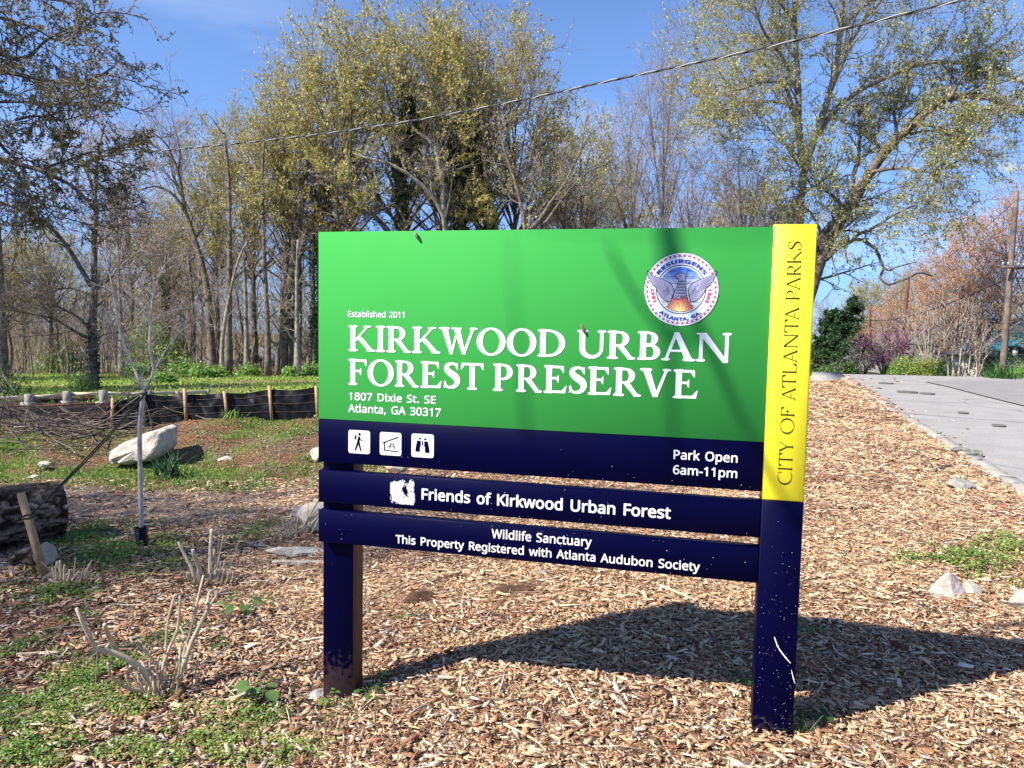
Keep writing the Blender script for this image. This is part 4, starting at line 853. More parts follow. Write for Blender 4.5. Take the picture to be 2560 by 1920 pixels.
# ------------------------------------------------------------ rocks
def rock(name, label, cat, c, sx, sy, sz, seed, mat, rz=0, group=None, flat_top=.0, cuts=11, sink=.31, sub=4):
    import bmesh
    rr = np.random.default_rng(seed); bm = bmesh.new(); bmesh.ops.create_icosphere(bm, subdivisions=sub, radius=1)
    P = np.array([v.co[:] for v in bm.verts]); 
    for _ in range(cuts):
        n = norm(rr.normal(size=3)); d = rr.uniform(.50, .82); s = P @ n - d; P = P - np.maximum(s, 0)[:, None] * n
    if flat_top: P[:, 2] = np.minimum(P[:, 2], flat_top)
    P += (fbm(P[:, 0] * 3 + seed, P[:, 1] * 3 + P[:, 2] * 3, 1, seed)[:, None] - .5) * .09 * norm(P) + (fbm(P[:, 0] * 11 + seed, P[:, 1] * 11 + P[:, 2] * 13, 1, seed + 1, 2)[:, None] - .5) * .035 * norm(P)
    P *= (sx, sy, sz)
    for v, p in zip(bm.verts, P): v.co = p
    me = bpy.data.meshes.new(name); bm.to_mesh(me); bm.free(); me.materials.append(mat)
    o = thing(name, label, cat, (c[0], c[1], c[2] + sz * (1 - sink * 2)), rz, group, me); return o
def at(px, py): return on_ground(px, py)
M_stoneg = mat_basic('mossy_dark_stone', (.12, .12, .10), .9, spec=.1, col2=(.30, .29, .25), scale=9, bump=(25, .8, .02))
# the big split boulder: an outline with thickness, standing in the bank
def slab_rock(name, label, px, d, thick, seed, mat, lean=.3):
    rr = np.random.default_rng(seed); P = np.array([un(x, y, d) for x, y in px]); c = P.mean(0); n = len(P); rings = []
    for k, (s, dy) in enumerate(((.80, -.10), (.97, .0), (1.0, thick * .4), (.92, thick))):
        q = c + (P - c) * s; q = q + np.array([0, 1, 0]) * dy + np.array([0, 1, 0]) * (q[:, 2:3] - c[2]) * lean + rr.normal(0, .012, q.shape); rings.append(q)
    V = np.concatenate(rings + [(c + (0, -.12, 0))[None], (c + (0, thick, 0))[None]]) - c
    Q = [(k * n + i, k * n + (i + 1) % n, (k + 1) * n + (i + 1) % n, (k + 1) * n + i) for k in range(3) for i in range(n)]
    T_ = [(4 * n, (i + 1) % n, i) for i in range(n)] + [(4 * n + 1, 3 * n + i, 3 * n + (i + 1) % n) for i in range(n)]
    me = mesh_np(name, V, [np.array(Q), np.array(T_)], mat)
    o = thing(name, label, 'boulder', c, me=me); o.modifiers.new('b', 'SUBSURF').levels = 2; o.modifiers['b'].subdivision_type = 'SIMPLE'; o.modifiers['b'].render_levels = 2
    tx = bpy.data.textures.new('stone_relief', 'CLOUDS'); tx.noise_scale = .22; dm = o.modifiers.new('d', 'DISPLACE'); dm.texture = tx; dm.strength = .05; dm.texture_coords = 'LOCAL'
    return o
slab_rock('boulder', 'large pale split boulder leaning in the bank behind the staked sapling', [(274, 1150), (277, 1130), (292, 1118), (318, 1104), (345, 1090), (372, 1078), (398, 1068), (411, 1074), (413, 1100), (411, 1122), (398, 1142), (375, 1156), (352, 1154), (330, 1160), (305, 1162), (284, 1158)], 10.6, .4, 3, M_stone)
b2 = at(800, 1135); rock('rock', 'grey rock half sunk in the bank beside the left edge of the sign', 'rock', at(798, 1147), .20, .16, .15, 4, M_stone, .3)
rock('rock', 'small grey stone low on the bank left of the pale boulder', 'rock', at(112, 1168), .10, .07, .06, 5, M_stone)
rock('rock', 'flat little stone in the grass under the bank, near the log', 'rock', at(85, 1195), .08, .06, .04, 6, M_stone)
rock('rock', 'low stone in the grass to the right of the daffodil leaves', 'rock', at(560, 1152), .13, .09, .05, 7, M_stone)
rock('rock', 'long tan block seen through the gap above the upper slat', 'rock', at(990, 1182), .16, .10, .10, 8, M_stone2, .4)
rock('rock', 'cream rock behind the cut stems, against the left post', 'rock', at(785, 1335), .15, .13, .17, 9, M_stone2, .2, sink=.2)
rock('rock', 'pale rounded rock peeping out behind the cut stems by the slats', 'rock', at(745, 1295), .12, .10, .09, 19, M_stone)
rock('rock', 'flat layered stone lying in front of the cut stems by the left post', 'rock', at(740, 1388), .24, .10, .05, 10, M_stone, .1, flat_top=.5)
rock('rock', 'pinkish flat kerb fragment edging the mulch before the layered stone', 'rock', at(750, 1412), .22, .05, .035, 12, M_stone2, .05, flat_top=.5)
rock('rock', 'rust coloured lump of brick rubble beside the left post', 'rock', at(765, 1355), .07, .06, .06, 13, mat_basic('rusty_clay', (.32, .14, .07), .9, col2=(.50, .27, .15), scale=20), .3)
rock('rock', 'small grey concrete lump on the mulch nearest the road edge', 'rock', at(2405, 1222), .15, .10, .085, 14, M_conc, .15)
rock('rock', 'angular pinkish block on the mulch in front of the right weed patch', 'rock', at(2370, 1486), .125, .09, .10, 15, mat_basic('pink_granite', (.42, .34, .28), .85, col2=(.62, .54, .47), scale=12, bump=(40, .7, .01)), .5, sub=4, cuts=14)
rock('rock', 'smaller white block touching the angular pinkish block', 'rock', at(2422, 1480), .07, .06, .06, 16, M_stone, .2)
rock('rock', 'white stone at the far right edge of the mulch', 'rock', at(2572, 1525), .14, .10, .08, 17, M_stone, .1)
for px, py, s, l in ((2397, 1132, .15, 'dark weathered stone at the kerb where the mulch spills over'), (2418, 1128, .10, 'paler broken stone on top of the spill by the kerb'), (2436, 1145, .17, 'mossy broken kerb stone just before the gutter'), (2540, 1222, .14, 'dark stone wedged under the near kerb'), (2520, 1198, .10, 'small gravelly lump on the near kerb'), (2320, 1070, .06, 'little white pebble against the kerb')):
    rock('rock', l, 'rock', at(px, py), s, s * .7, s * .45, int(px), M_stoneg if 'dark' in l or 'mossy' in l else M_conc)
rock('dirt_clod', 'dark clod of bare soil on the mulch behind the left post', 'soil clod', at(1052, 1500), .10, .06, .035, 33, M_bdust, .4, cuts=2, sub=4)
rock('dirt_clod', 'low scattered heap of grey soil right of the dark clod', 'soil clod', at(1290, 1475), .13, .06, .014, 34, M_bdust, .1, cuts=2, sub=4)
rock('rock', 'pale chunk of concrete footing against the left post base', 'rock', at(790, 1745), .06, .05, .03, 35, M_stone, .1)

# ------------------------------------------------------------ log, stump piece, stake, strap
M_logb = mat_basic('furrowed_bark', (.04, .028, .02), .95, spec=.08, col2=(.42, .34, .27), scale=22, bump=(18, .9, .03))
M_logc = mat_attr('log_bark', .95, .06, noise=.4, scale=45)
def log(name, label, A, B, r, seed, rings=60, seg=72, cat='log'):
    A, B = np.array(A, float), np.array(B, float); ax = norm(B - A); s1 = norm(np.cross(ax, (0, 0, 1.0))); s2 = np.cross(s1, ax); t_ = np.linspace(0, 1, rings)[:, None]; th = np.linspace(0, 2 * math.pi, seg, endpoint=False)[None]
    Ld = np.linalg.norm(B - A); u = t_ * Ld; v = th * r
    vw = v + (fbm(u, v * 2, 7, seed + 5, 3) - .5) * .16; ridge = np.abs(vnoise(u * 7 + fbm(v, u, 9, seed) * 3, vw * 26, 1, seed) - .5) * 2; fr = fbm(u + 5, v * 3, 9, seed + 2, 3)
    rr = r * (1 + .05 * np.sin(th * 2 + 1)) - .035 * r / .28 * (1 - ridge) ** 2 - .03 * fr * r / .28
    lc = np.array([.035, .022, .014]) + (np.array([.30, .215, .15]) - np.array([.035, .022, .014])) * np.clip(ridge * 1.25 - .1 + (fr - .5) * .5, 0, 1)[..., None] ** 1.3
    P = A + ax * u[..., None] + (s1 * np.cos(th)[..., None] + s2 * np.sin(th)[..., None]) * rr[..., None]; V = P.reshape(-1, 3) - A
    i = np.arange(rings - 1)[:, None] * seg; k = np.arange(seg)[None]; k2 = (k + 1) % seg; Q = np.stack([i + k, i + k2, i + seg + k2, i + seg + k], -1).reshape(-1, 4)
    root = thing(name, label, cat, A); obj('bark', mesh_np('bark', V, [Q], M_logc, lc.reshape(-1, 3)), root)
    for e, P0 in ((0, V[:seg]), (1, V[-seg:])):
        c0 = P0.mean(0); rg = [c0 + (P0 - c0) * s + ax * (.004 if e else -.004) * (1 - s) for s in (1, .7, .35)]; VV = np.concatenate(rg + [c0[None]])
        F4 = [(j * seg + q, j * seg + (q + 1) % seg, (j + 1) * seg + (q + 1) % seg, (j + 1) * seg + q) for j in range(2) for q in range(seg)]; F3 = [(2 * seg + q, 2 * seg + (q + 1) % seg, 3 * seg) for q in range(seg)]
        F4, F3 = np.array(F4), np.array(F3)
        if not e: F4, F3 = F4[:, ::-1], F3[:, ::-1]
        obj('cut_end', mesh_np('cut_end', VV, [F4[:, ::-1], F3[:, ::-1]], M_cut), root)
    return root
B_ = un(150, 1315, 6.6); A_ = un(-420, 1340, 5.6); A_[2] = g1(A_[0], A_[1]) + .26; B_[2] = g1(B_[0], B_[1]) + .24
log('felled_log', 'thick felled log with furrowed bark lying by the left weeds', A_, B_, .285, 3, 110, 130)
p = at(92, 1412); log('stump_piece', 'short sawn stump chunk in front of the thick log', (p[0] - .10, p[1] + .05, p[2] + .05), (p[0] + .10, p[1] - .06, p[2] + .10), .095, 9, 14, 40, 'wood chunk')
a0, b0 = un(83, 1004, 20.8), un(238, 1001, 21.2); log('fallen_log', 'long dark fallen trunk lying behind the low rail posts', (a0[0], a0[1], g1(a0[0], a0[1]) + .08), (b0[0], b0[1], g1(b0[0], b0[1]) + .1), .11, 12, 24, 24)
p0 = at(120, 1440); p1 = un(52, 1232, np.dot(p0 - CP, CF) - .05)
def plank(P0, P1, w, t_, mat, name, root=None, label=None, cat=None, rz=0.0, group=None):
    P0, P1 = np.array(P0, float), np.array(P1, float); ax = norm(P1 - P0); s1 = norm(np.cross(ax, (math.sin(rz), -math.cos(rz), 0))); s2 = np.cross(ax, s1); V = []
    for q in (P0, P1): V += [q + s1 * a * w / 2 + s2 * b * t_ / 2 - P0 for a, b in ((-1, -1), (1, -1), (1, 1), (-1, 1))]
    F = [np.array([(0, 1, 2, 3)[::-1], (4, 5, 6, 7), (0, 1, 5, 4), (1, 2, 6, 5), (2, 3, 7, 6), (3, 0, 4, 7)])]; me = mesh_np(name, V, F, mat)
    if root is None and label: o = thing(name, label, cat, P0, group=group, me=me)
    else: o = obj(name, me, root, P0 - (np.array(root.location) if root else 0))
    return o
plank(p0 - (0, 0, .1), p1, .048, .026, M_stake, 'wooden_stake', None, 'leaning square wooden stake holding the guy strap of the sapling', 'stake', .3)

# sapling, drawn limb by limb in the plane it stands in
def skin(name, paths, mat, parent, sides=7, n=14, origin=(0, 0, 0), rough=0.0, seed=0):
    P = np.array([resample(p[:, :3], n) for p in paths]); R = np.array([np.interp(np.linspace(0, 1, n), np.linspace(0, 1, p.shape[0]), p[:, 3]) for p in paths])
    if rough: R = R * (1 + np.random.default_rng(seed).normal(0, rough, R.shape))
    V, Q, T_ = tubes(P - np.array(origin), R, sides); return obj(name, mesh_np(name, V, [Q, T_], mat, None, True), parent), P, R
def pp(px, d, r0, r1, dj=0.0, rng=None):
    """pixel path -> points with radii, wandering a little towards and away"""
    k = len(px); dd = np.linspace(0, 1, k) * dj; R_ = np.linspace(r0, r1, k); return np.array([[*un(x, y, d + e), r] for (x, y), e, r in zip(px, dd, R_)])
sb = at(355, 1366); SD = float(np.dot(sb - CP, CF))
sap = thing('young_sapling', 'slim staked young tree with bare pale forked twigs, ribbed black pipe at its foot', 'tree', sb)
M_sapb = mat_basic('sapling_bark', (.34, .29, .24), .8, spec=.15, col2=(.60, .54, .46), scale=18, bump=(60, .4, .003))
skin('trunk', [pp([(355, 1372), (353, 1300), (351, 1200), (349, 1100), (352, 1040), (359, 976)], SD, .020, .017)], M_sapb, sap, 10, 24, sb)
rg = np.random.default_rng(4)
sp_ = [([(359, 978), (327, 901), (302, 837), (286, 754), (277, 699), (266, 643), (262, 600)], .012, .003, .2), ([(359, 980), (385, 926), (374, 873), (377, 796), (383, 726), (385, 679)], .013, .003, -.1), ([(388, 922), (416, 873), (455, 823), (470, 800)], .007, .002, .25), ([(280, 704), (300, 668), (327, 643), (360, 618), (388, 592)], .005, .0015, -.2), ([(383, 732), (397, 695), (416, 657), (455, 638), (496, 624)], .005, .0015, .2), ([(380, 804), (405, 788), (433, 776), (496, 765)], .0055, .0015, .3), ([(380, 780), (384, 745), (398, 690), (425, 650), (450, 640)], .0045, .0015, -.3),
       ([(320, 885), (290, 862), (262, 858), (262, 840), (268, 820), (280, 796)], .004, .0012, -.2), ([(282, 730), (262, 718), (226, 710)], .004, .0012, .1), ([(290, 770), (305, 730), (312, 690), (335, 650)], .004, .0012, .2), ([(276, 700), (300, 690), (330, 685), (350, 690)], .004, .0012, .1), ([(352, 965), (325, 945), (310, 930), (290, 915)], .005, .0015, -.3), ([(360, 975), (352, 940), (370, 915)], .004, .0015, .2), ([(378, 850), (395, 830), (420, 815), (452, 830)], .0035, .001, -.2), ([(384, 700), (405, 680), (440, 668), (470, 672)], .003, .001, .3), ([(330, 905), (310, 900), (300, 880), (305, 850)], .003, .001, -.3)]
paths = [pp(p, SD, r0, r1, dj) for p, r0, r1, dj in sp_]
_, P, R = skin('limbs', paths, M_sapb, sap, 6, 14, sb)
tw = []; budp = []
for k in range(150):
    i = rg.integers(0, len(P)); j = rg.integers(3, 13); q = P[i, j]; t_ = norm(P[i, j + 1 if j < 13 else j] - P[i, j - 1]); d = norm(t_ + rg.normal(0, .55, 3) + (0, 0, .25)); l = rg.uniform(.06, .26); r = min(R[i, j] * .6, .003)
    e = [q]; 
    for s in range(4): d = norm(d + rg.normal(0, .16, 3)); e.append(e[-1] + d * l / 4); budp.append(e[-1])
    tw.append(np.concatenate([np.array(e), np.linspace(r, .0009, 5)[:, None]], 1))
skin('twigs', tw, M_sapb, sap, 4, 5, sb)[0]['kind'] = 'stuff'
leaf_cards('flower_buds', np.array(budp) - sb, .014, [(.50, .38, .34), (.62, .50, .45), (.36, .25, .22)], rg, None, .8, sap, wid=(.4, .7))
# ribbed pipe guard
gp = thing('trunk_guard', 'short ribbed black drain pipe wrapped round the sapling foot', 'pipe guard', sb)
z_ = np.linspace(0, .165, 67); rr_ = .046 + .006 * np.sign(np.sin(z_ / .165 * 2 * math.pi * 11)) * np.abs(np.sin(z_ / .165 * 2 * math.pi * 11)) ** .5
top = norm(np.array([-.10, 0, 1.0])); Pz = np.array([[0.015, -.02, .0]]) + z_[:, None] * top
V, Q, T_ = tubes(Pz[None], rr_[None], 24, cap=False); V2, Q2, _ = tubes(Pz[None], (rr_ - .005)[None] * 0 + .036, 24, cap=False)
obj('ribbed_pipe', mesh_np('ribbed_pipe', np.concatenate([V, V2]), [Q, Q2[:, ::-1] + len(V)], M_plastic, None, True), gp)
# guy strap: two strands from stake to fork
st = thing('guy_strap', 'dark olive strap stretched from the leaning stake to the sapling fork', 'strap', un(72, 1288, 5.42))
o0 = np.array(st.location)
for k, (a, b, m_) in enumerate((((74, 1290), (362, 985), 4), ((78, 1284), (358, 992), 9))):
    A1, B1 = un(*a, 5.38), un(*b, SD - .02); t_ = np.linspace(0, 1, 16)[:, None]; P = A1 + (B1 - A1) * t_ - np.array([0, 0, 1]) * (m_ * .004) * np.sin(t_ * math.pi); w = np.full(16, .006)
    V, Q, T_ = tubes((P - o0)[None], w[None], 5); V = V.reshape(16, 5, 3); obj('strand', mesh_np('strand', V.reshape(-1, 3), [Q, T_], M_strap), st)
for k in range(2):
    c = un(70, 1292 + k * 0, 5.36) if k == 0 else un(360, 982, SD); th = np.linspace(0, 2 * math.pi, 13); rr = .032 if k == 0 else .022; P = c + np.stack([np.cos(th) * rr, np.sin(th) * rr, 0 * th + .006 * np.sin(th)], 1); V, Q, T_ = tubes((P - o0)[None], np.full((1, 13), .008), 5, False); obj('loop', mesh_np('loop', V, [Q], M_strap), st)

M_dtw = mat_basic('dead_twig', (.20, .13, .085), .9, spec=.1, col2=(.38, .29, .2), scale=30)
# ------------------------------------------------------------ hard-pruned shrubs
def cut_shrub(label, base_px, paths, extra, seed, sc=.3737, x0=0, y0=1300, group='hard-pruned shrubs by the mulch'):
    b = at(*base_px); D = float(np.dot(b - CP, CF)); rr = np.random.default_rng(seed); root = thing('cut_shrub', label, 'shrub', b, group=group)
    out = []
    for px, r0, r1, dj in paths:
        q = [(x0 + x * sc, y0 + y * sc) for x, y in px]; out.append(pp(q, D, r0, r1, dj))
    for k in range(extra):                                        # short cut stubs crowded round the base
        a = rr.uniform(0, 2 * math.pi); rad = rr.uniform(.01, .07); st_ = b + np.array([math.cos(a) * rad * 1.6, math.sin(a) * rad, -.02]); d = norm(np.array([math.cos(a) * .35, math.sin(a) * .3, 1]) + rr.normal(0, .12, 3)); l = rr.uniform(.06, .2); r = rr.uniform(.003, .007)
        out.append(np.array([[*(st_ + d * l * t_ + rr.normal(0, .004, 3)), r * (1 - .25 * t_)] for t_ in (0, .5, 1)]))
    for k, p_ in enumerate(out):
        P = np.array([resample(p_[:, :3], 9)]) - b; R = .86 * np.array([np.interp(np.linspace(0, 1, 9), np.linspace(0, 1, len(p_)), p_[:, 3])]) * (1 + rr.normal(0, .05, (1, 9)))
        V, Q, T_ = tubes(P, R, 8); obj('stem', mesh_np('stem', V, [Q, T_], M_cut, None, False), root)
    st_ = []; lf = []
    for k in range(70):
        a = rr.uniform(0, 2 * math.pi); rad = rr.uniform(.0, .09); q = np.array([math.cos(a) * rad * 1.5, math.sin(a) * rad, -.01]); d = norm(np.array([math.cos(a) * .6, math.sin(a) * .5, rr.uniform(.3, 1.6)])); l = rr.uniform(.05, .24); w_ = rr.uniform(.0007, .0019); e = []
        for j in range(5): e.append([*q, w_ * (1 - .15 * j)]); d = norm(d + rr.normal(0, .18, 3)); q = q + d * l / 4
        st_.append(np.array(e)); lf += [np.array([math.cos(a) * rad * 2.2, math.sin(a) * rad * 1.6, rr.uniform(.005, .04)])] * (k % 2)
    skin('dry_twigs', st_, M_dtw, root, 4, 5)[0]['kind'] = 'stuff'; leaf_cards('caught_leaves', np.array(lf), .032, DRY, rr, M_chip, .6, root)
    return root
cut_shrub('largest cut-back shrub, pale stems splayed wide, nearest the left weeds', (400, 1736),
  [([(1070, 1160), (1000, 1060), (900, 960), (800, 900), (700, 875), (640, 862), (600, 780), (560, 700), (512, 590)], .019, .0085, -.2), ([(790, 885), (745, 810), (718, 750), (700, 700)], .013, .0095, -.22), ([(1010, 1140), (880, 1135), (790, 1085), (740, 1030), (722, 960)], .0095, .006, -.25),
   ([(1070, 1100), (1105, 900), (1120, 700), (1165, 510)], .0085, .006, .1), ([(1100, 960), (1140, 840), (1190, 720), (1205, 505)], .009, .006, .05), ([(1200, 1100), (1230, 900), (1300, 640), (1330, 500), (1362, 370)], .012, .006, .15), ([(1220, 1000), (1290, 800), (1370, 640), (1410, 560), (1490, 460)], .016, .006, .1), ([(1388, 600), (1400, 490), (1452, 460)], .010, .006, .1),
   ([(1385, 560), (1345, 530)], .008, .005, .1), ([(1060, 1000), (1000, 905), (870, 800)], .008, .004, -.1), ([(1105, 890), (1050, 800), (985, 715)], .005, .003, -.1), ([(1020, 990), (1025, 1120), (1035, 1245)], .007, .006, -.1), ([(1010, 1060), (990, 1160), (965, 1265)], .005, .004, -.12), ([(1180, 1180), (1200, 1000), (1215, 820)], .006, .004, -.1), ([(1230, 1060), (1320, 980), (1420, 930), (1530, 850)], .005, .0025, .1), ([(690, 1290), (640, 1200), (645, 1000), (655, 800)], .0028, .0014, -.3), ([(1280, 940), (1240, 800), (1200, 700)], .006, .004, .1), ([(1300, 1100), (1310, 1000), (1330, 900)], .006, .004, .1)], 26, 1)
cut_shrub('cut-back shrub with upright thick stubs, behind the largest one', (530, 1462),
  [([(1310, 440), (1290, 340), (1240, 240), (1190, 145)], .017, .011, 0), ([(1350, 420), (1330, 320), (1305, 250), (1290, 200)], .018, .014, -.1), ([(1400, 420), (1405, 290), (1410, 150), (1416, 60)], .016, .013, .1), ([(1440, 420), (1440, 300), (1432, 195)], .014, .010, .1), ([(1420, 430), (1450, 330), (1470, 230), (1495, 100)], .005, .003, .1), ([(1500, 420), (1545, 300), (1590, 160)], .003, .0015, .1), ([(1450, 400), (1460, 200), (1468, -20)], .0028, .0014, 0), ([(1440, 480), (1455, 420), (1465, 330)], .009, .007, 0), ([(1340, 470), (1280, 420), (1250, 380)], .006, .004, -.1), ([(1480, 450), (1490, 380), (1500, 330)], .006, .005, 0), ([(1330, 500), (1320, 400), (1318, 350)], .005, .004, -.1), ([(1690, 400), (1692, 330), (1690, 230)], .0018, .001, .1)], 34, 2)
cut_shrub('small low cut-back shrub ringed with weeds behind the leaning stake', (172, 1468), [([(410, 400), (405, 330), (400, 270)], .009, .007, 0), ([(430, 410), (430, 340), (432, 300)], .009, .008, 0), ([(470, 420), (500, 380), (530, 340)], .008, .006, 0), ([(500, 430), (540, 400), (555, 340)], .009, .007, 0), ([(380, 400), (372, 330), (375, 290)], .006, .004, 0), ([(450, 420), (465, 370), (468, 330)], .010, .008, 0), ([(595, 440), (610, 400), (620, 350)], .004, .002, 0)], 12, 3)
cut_shrub('cut-back shrub with long stems leaning against the left post', (730, 1350),
  [([(1945, 1490), (1920, 1400), (1900, 1340)], .011, .008, 0), ([(1960, 1480), (1945, 1400), (1935, 1345)], .013, .010, 0), ([(2000, 1480), (2005, 1400), (2010, 1340)], .012, .009, -.1), ([(1960, 1450), (2040, 1390), (2100, 1320), (2150, 1270)], .011, .008, .1), ([(1980, 1460), (2060, 1400), (2130, 1340), (2160, 1300)], .010, .007, .1), ([(2020, 1440), (2080, 1330), (2140, 1230), (2160, 1180)], .010, .007, 0), ([(2040, 1470), (2090, 1390), (2140, 1330)], .009, .006, 0), ([(2060, 1440), (2080, 1250), (2105, 1080), (2125, 950)], .0045, .002, .1), ([(2050, 1430), (2075, 1330), (2080, 1220)], .004, .002, 0), ([(2000, 1430), (1950, 1370), (1850, 1310)], .004, .002, -.1), ([(1920, 1480), (1900, 1440), (1890, 1400)], .009, .007, 0), ([(2100, 1440), (2130, 1380), (2150, 1340)], .008, .006, 0)], 16, 4, .3707, 0, 800)

# leafy plants one can pick out near the sign
def leafy(label, px, n, size, h, seed, pal, name='leafy_weed', cat='plant', spread=.09):
    b = at(*px); rr = np.random.default_rng(seed); root = thing(name, label, cat, b); st = []; Vs = []; Fs = []; cs = []; m = 0
    for k in range(n):
        a = k * 2.4 + rr.uniform(-.3, .3); r = spread * math.sqrt((k + .6) / n); tip = np.array([math.cos(a) * r, math.sin(a) * r, h * rr.uniform(.55, 1)]); st.append(np.array([[0, 0, -.01, .002], [tip[0] * .4, tip[1] * .4, tip[2] * .7, .0016], [*tip, .001]]))
        ax = norm(np.array([math.cos(a), math.sin(a), rr.uniform(-.25, .15)])); ay = norm(np.cross(ax, (0, 0, 1.0))); az = np.cross(ay, ax); s = size * rr.uniform(.75, 1.2)
        prof = [(0, 0), (.12, .22), (.38, .42), (.62, .40), (.85, .20), (1, 0)]; P = []
        for x, w in prof:
            zc = -.25 * x * x * s; P += [tip + ax * x * s + ay * w * s + az * (w * .25 * s) + (0, 0, zc), tip + ax * x * s + (0, 0, zc), tip + ax * x * s - ay * w * s + az * (w * .25 * s) + (0, 0, zc)]
        F = [(i * 3 + j, i * 3 + j + 1, i * 3 + j + 4, i * 3 + j + 3) for i in range(5) for j in range(2)]
        c = np.array(pal[rr.integers(0, len(pal))]) * rr.uniform(.8, 1.2); obj('leaf', mesh_np('leaf', P, [np.array(F)], M_leaf, np.tile(c, (len(P), 1)), True), root)
    skin('stalk', st, M_leafst, root, 4, 6)
    return root
M_leafst = mat_basic('green_stalk', (.12, .17, .05), .7)
LP = [(.10, .19, .05), (.14, .24, .07), (.19, .29, .11)]
leafy('broad leaved green weed standing between the cut stems and the left post', (618, 1545), 17, .055, .12, 1, LP, spread=.13)
leafy('broad leaved weed with three pale leaves left of the left post base', (655, 1745), 8, .06, .09, 2, LP, spread=.07)
leafy('dark leafy weed low beside the largest cut shrub', (545, 1622), 7, .04, .05, 3, [(.05, .12, .03)], spread=.06)
leafy('broad leaf weed in the sign shadow behind the right post', (2005, 1580), 9, .05, .06, 4, [(.05, .13, .03), (.08, .17, .04)], spread=.08)
leafy('small dark green weed between left of right post in the shadow', (1855, 1710), 12, .028, .05, 5, [(.04, .12, .03)], spread=.06)
leafy('low weed tuft in the thin shadow right of the right post', (2048, 1795), 12, .03, .04, 6, [(.05, .11, .03)], spread=.06)
leafy('sprouting weed at the left foot of the left post', (820, 1780), 9, .022, .09, 7, [(.20, .32, .06)], spread=.03)
leafy('weed tuft hugging the right side of the left post base', (925, 1740), 12, .028, .045, 8, [(.05, .13, .03), (.10, .20, .04)], spread=.07)
leafy('sparse little weed beneath the dark soil clod', (1030, 1545), 9, .02, .05, 9, LP, spread=.05)
leafy('bright weed cluster left of the cut stems by the left post', (640, 1350), 14, .05, .14, 11, [(.16, .30, .05), (.24, .38, .08)], spread=.11)
def blades(label, px, n, l, seed, pal, w=.012, name='grass_tuft', cat='plant', spread=.1, el=(.7, 1.5)):
    b = at(*px); rr = np.random.default_rng(seed); root = thing(name, label, cat, b); P = []; F = []; C = []; m = 0
    for k in range(n):
        a = rr.uniform(0, 2 * math.pi); e = rr.uniform(*el); d = np.array([math.cos(a) * math.cos(e), math.sin(a) * math.cos(e), math.sin(e)]); s = norm(np.cross(d, (0, 0, 1.0)) + 1e-6); o_ = np.array([rr.normal(0, spread * .4), rr.normal(0, spread * .4), 0]); L_ = l * rr.uniform(.6, 1.1); c = np.array(pal[rr.integers(0, len(pal))]) * rr.uniform(.8, 1.2)
        for i, t_ in enumerate((0, .4, .75, 1)):
            q = o_ + d * L_ * t_ + np.array([math.cos(a), math.sin(a), -.9]) * L_ * .28 * t_ ** 2.2; ww = w * (1, .95, .7, .05)[i]; P += [q + s * ww / 2, q - s * ww / 2]; C += [c, c]
        F += [(m + i * 2, m + i * 2 + 1, m + i * 2 + 3, m + i * 2 + 2) for i in range(3)]; m += 8
    obj('foliage', mesh_np('foliage', P, [np.array(F)], M_leaf, np.array(C)), root, kind='stuff'); return root
blades('clump of dark daffodil leaves in front of the pale boulder', (421, 1192), 60, .42, 1, [(.04, .09, .045), (.06, .12, .05)], .022, 'daffodil_clump', spread=.2, el=(.95, 1.5))
blades('grass tuft at the right foot of the right post', (2000, 1840), 14, .14, 2, [(.10, .2, .04)], .004, spread=.03)
blades('fresh grass tuft at the top of the bank against the silt fence', (578, 1045), 26, .2, 3, [(.2, .34, .06)], .02, spread=.2)
# single loose items
def leaf_thing(label, px, size, col, seed):
    b = at(*px); rr = np.random.default_rng(seed); th = np.linspace(0, 2 * math.pi, 14, endpoint=False); r = size * (1 + .15 * np.sin(th * 3 + seed)); V = np.concatenate([[(0, 0, .014)], np.stack([np.cos(th) * r, np.sin(th) * r * .7, .012 + .008 * np.sin(th * 2 + seed)], 1)]); me = mesh_np('fallen_leaf', V, [np.array([(0, i + 1, (i + 1) % 14 + 1) for i in range(14)])], M_chip, np.tile(col, (15, 1))); o = thing('fallen_leaf', label, 'leaf', (b[0], b[1], b[2] + .008), rr.uniform(0, 3), me=me)
leaf_thing('round orange brown leaf lying in the sign shadow', (1750, 1680), .032, (.36, .17, .08), 1)
leaf_thing('pale green leaf lying in the sign shadow near the right post', (1838, 1663), .03, (.40, .46, .30), 2)
leaf_thing('small red leaf on the mulch right of the concrete lump', (2505, 1270), .04, (.45, .12, .07), 3)
def stick(label, pts, r, mat=M_cut, name='stick'):
    P = np.array([at(*p) + (0, 0, .015) for p in pts]); o = thing(name, label, 'stick', P[0]); P = resample(P, 12) - P[0]; V, Q, T_ = tubes(P[None], np.linspace(r, r * .6, 12)[None], 6); obj('wood', mesh_np('wood', V, [Q, T_], mat), o)
stick('smooth pale stick lying among the far left weeds', [(42, 1645), (100, 1640), (152, 1636)], .011)
stick('long thin branch curving over the mulch right of the left post', [(1415, 1715), (1440, 1760), (1490, 1830), (1550, 1890), (1600, 1915)], .005)
stick('thin bent twig on the mulch below the left post', [(1260, 1820), (1310, 1845), (1350, 1870), (1375, 1905)], .0055)
stick('dark curved twig on the mulch at lower right', [(2325, 1832), (2345, 1850), (2352, 1885)], .005, M_bark)
stick('dark charred stick on the mulch short of the kerb stones', [(2335, 1180), (2355, 1172), (2378, 1166)], .022, M_bark)
stick('grey branch lying along the mulch behind the lower slat', [(1650, 1470), (1700, 1490), (1735, 1505)], .010)
stick('twig arching on the sunlit mulch right of the sign', [(2305, 1530), (2312, 1550), (2305, 1572)], .005)
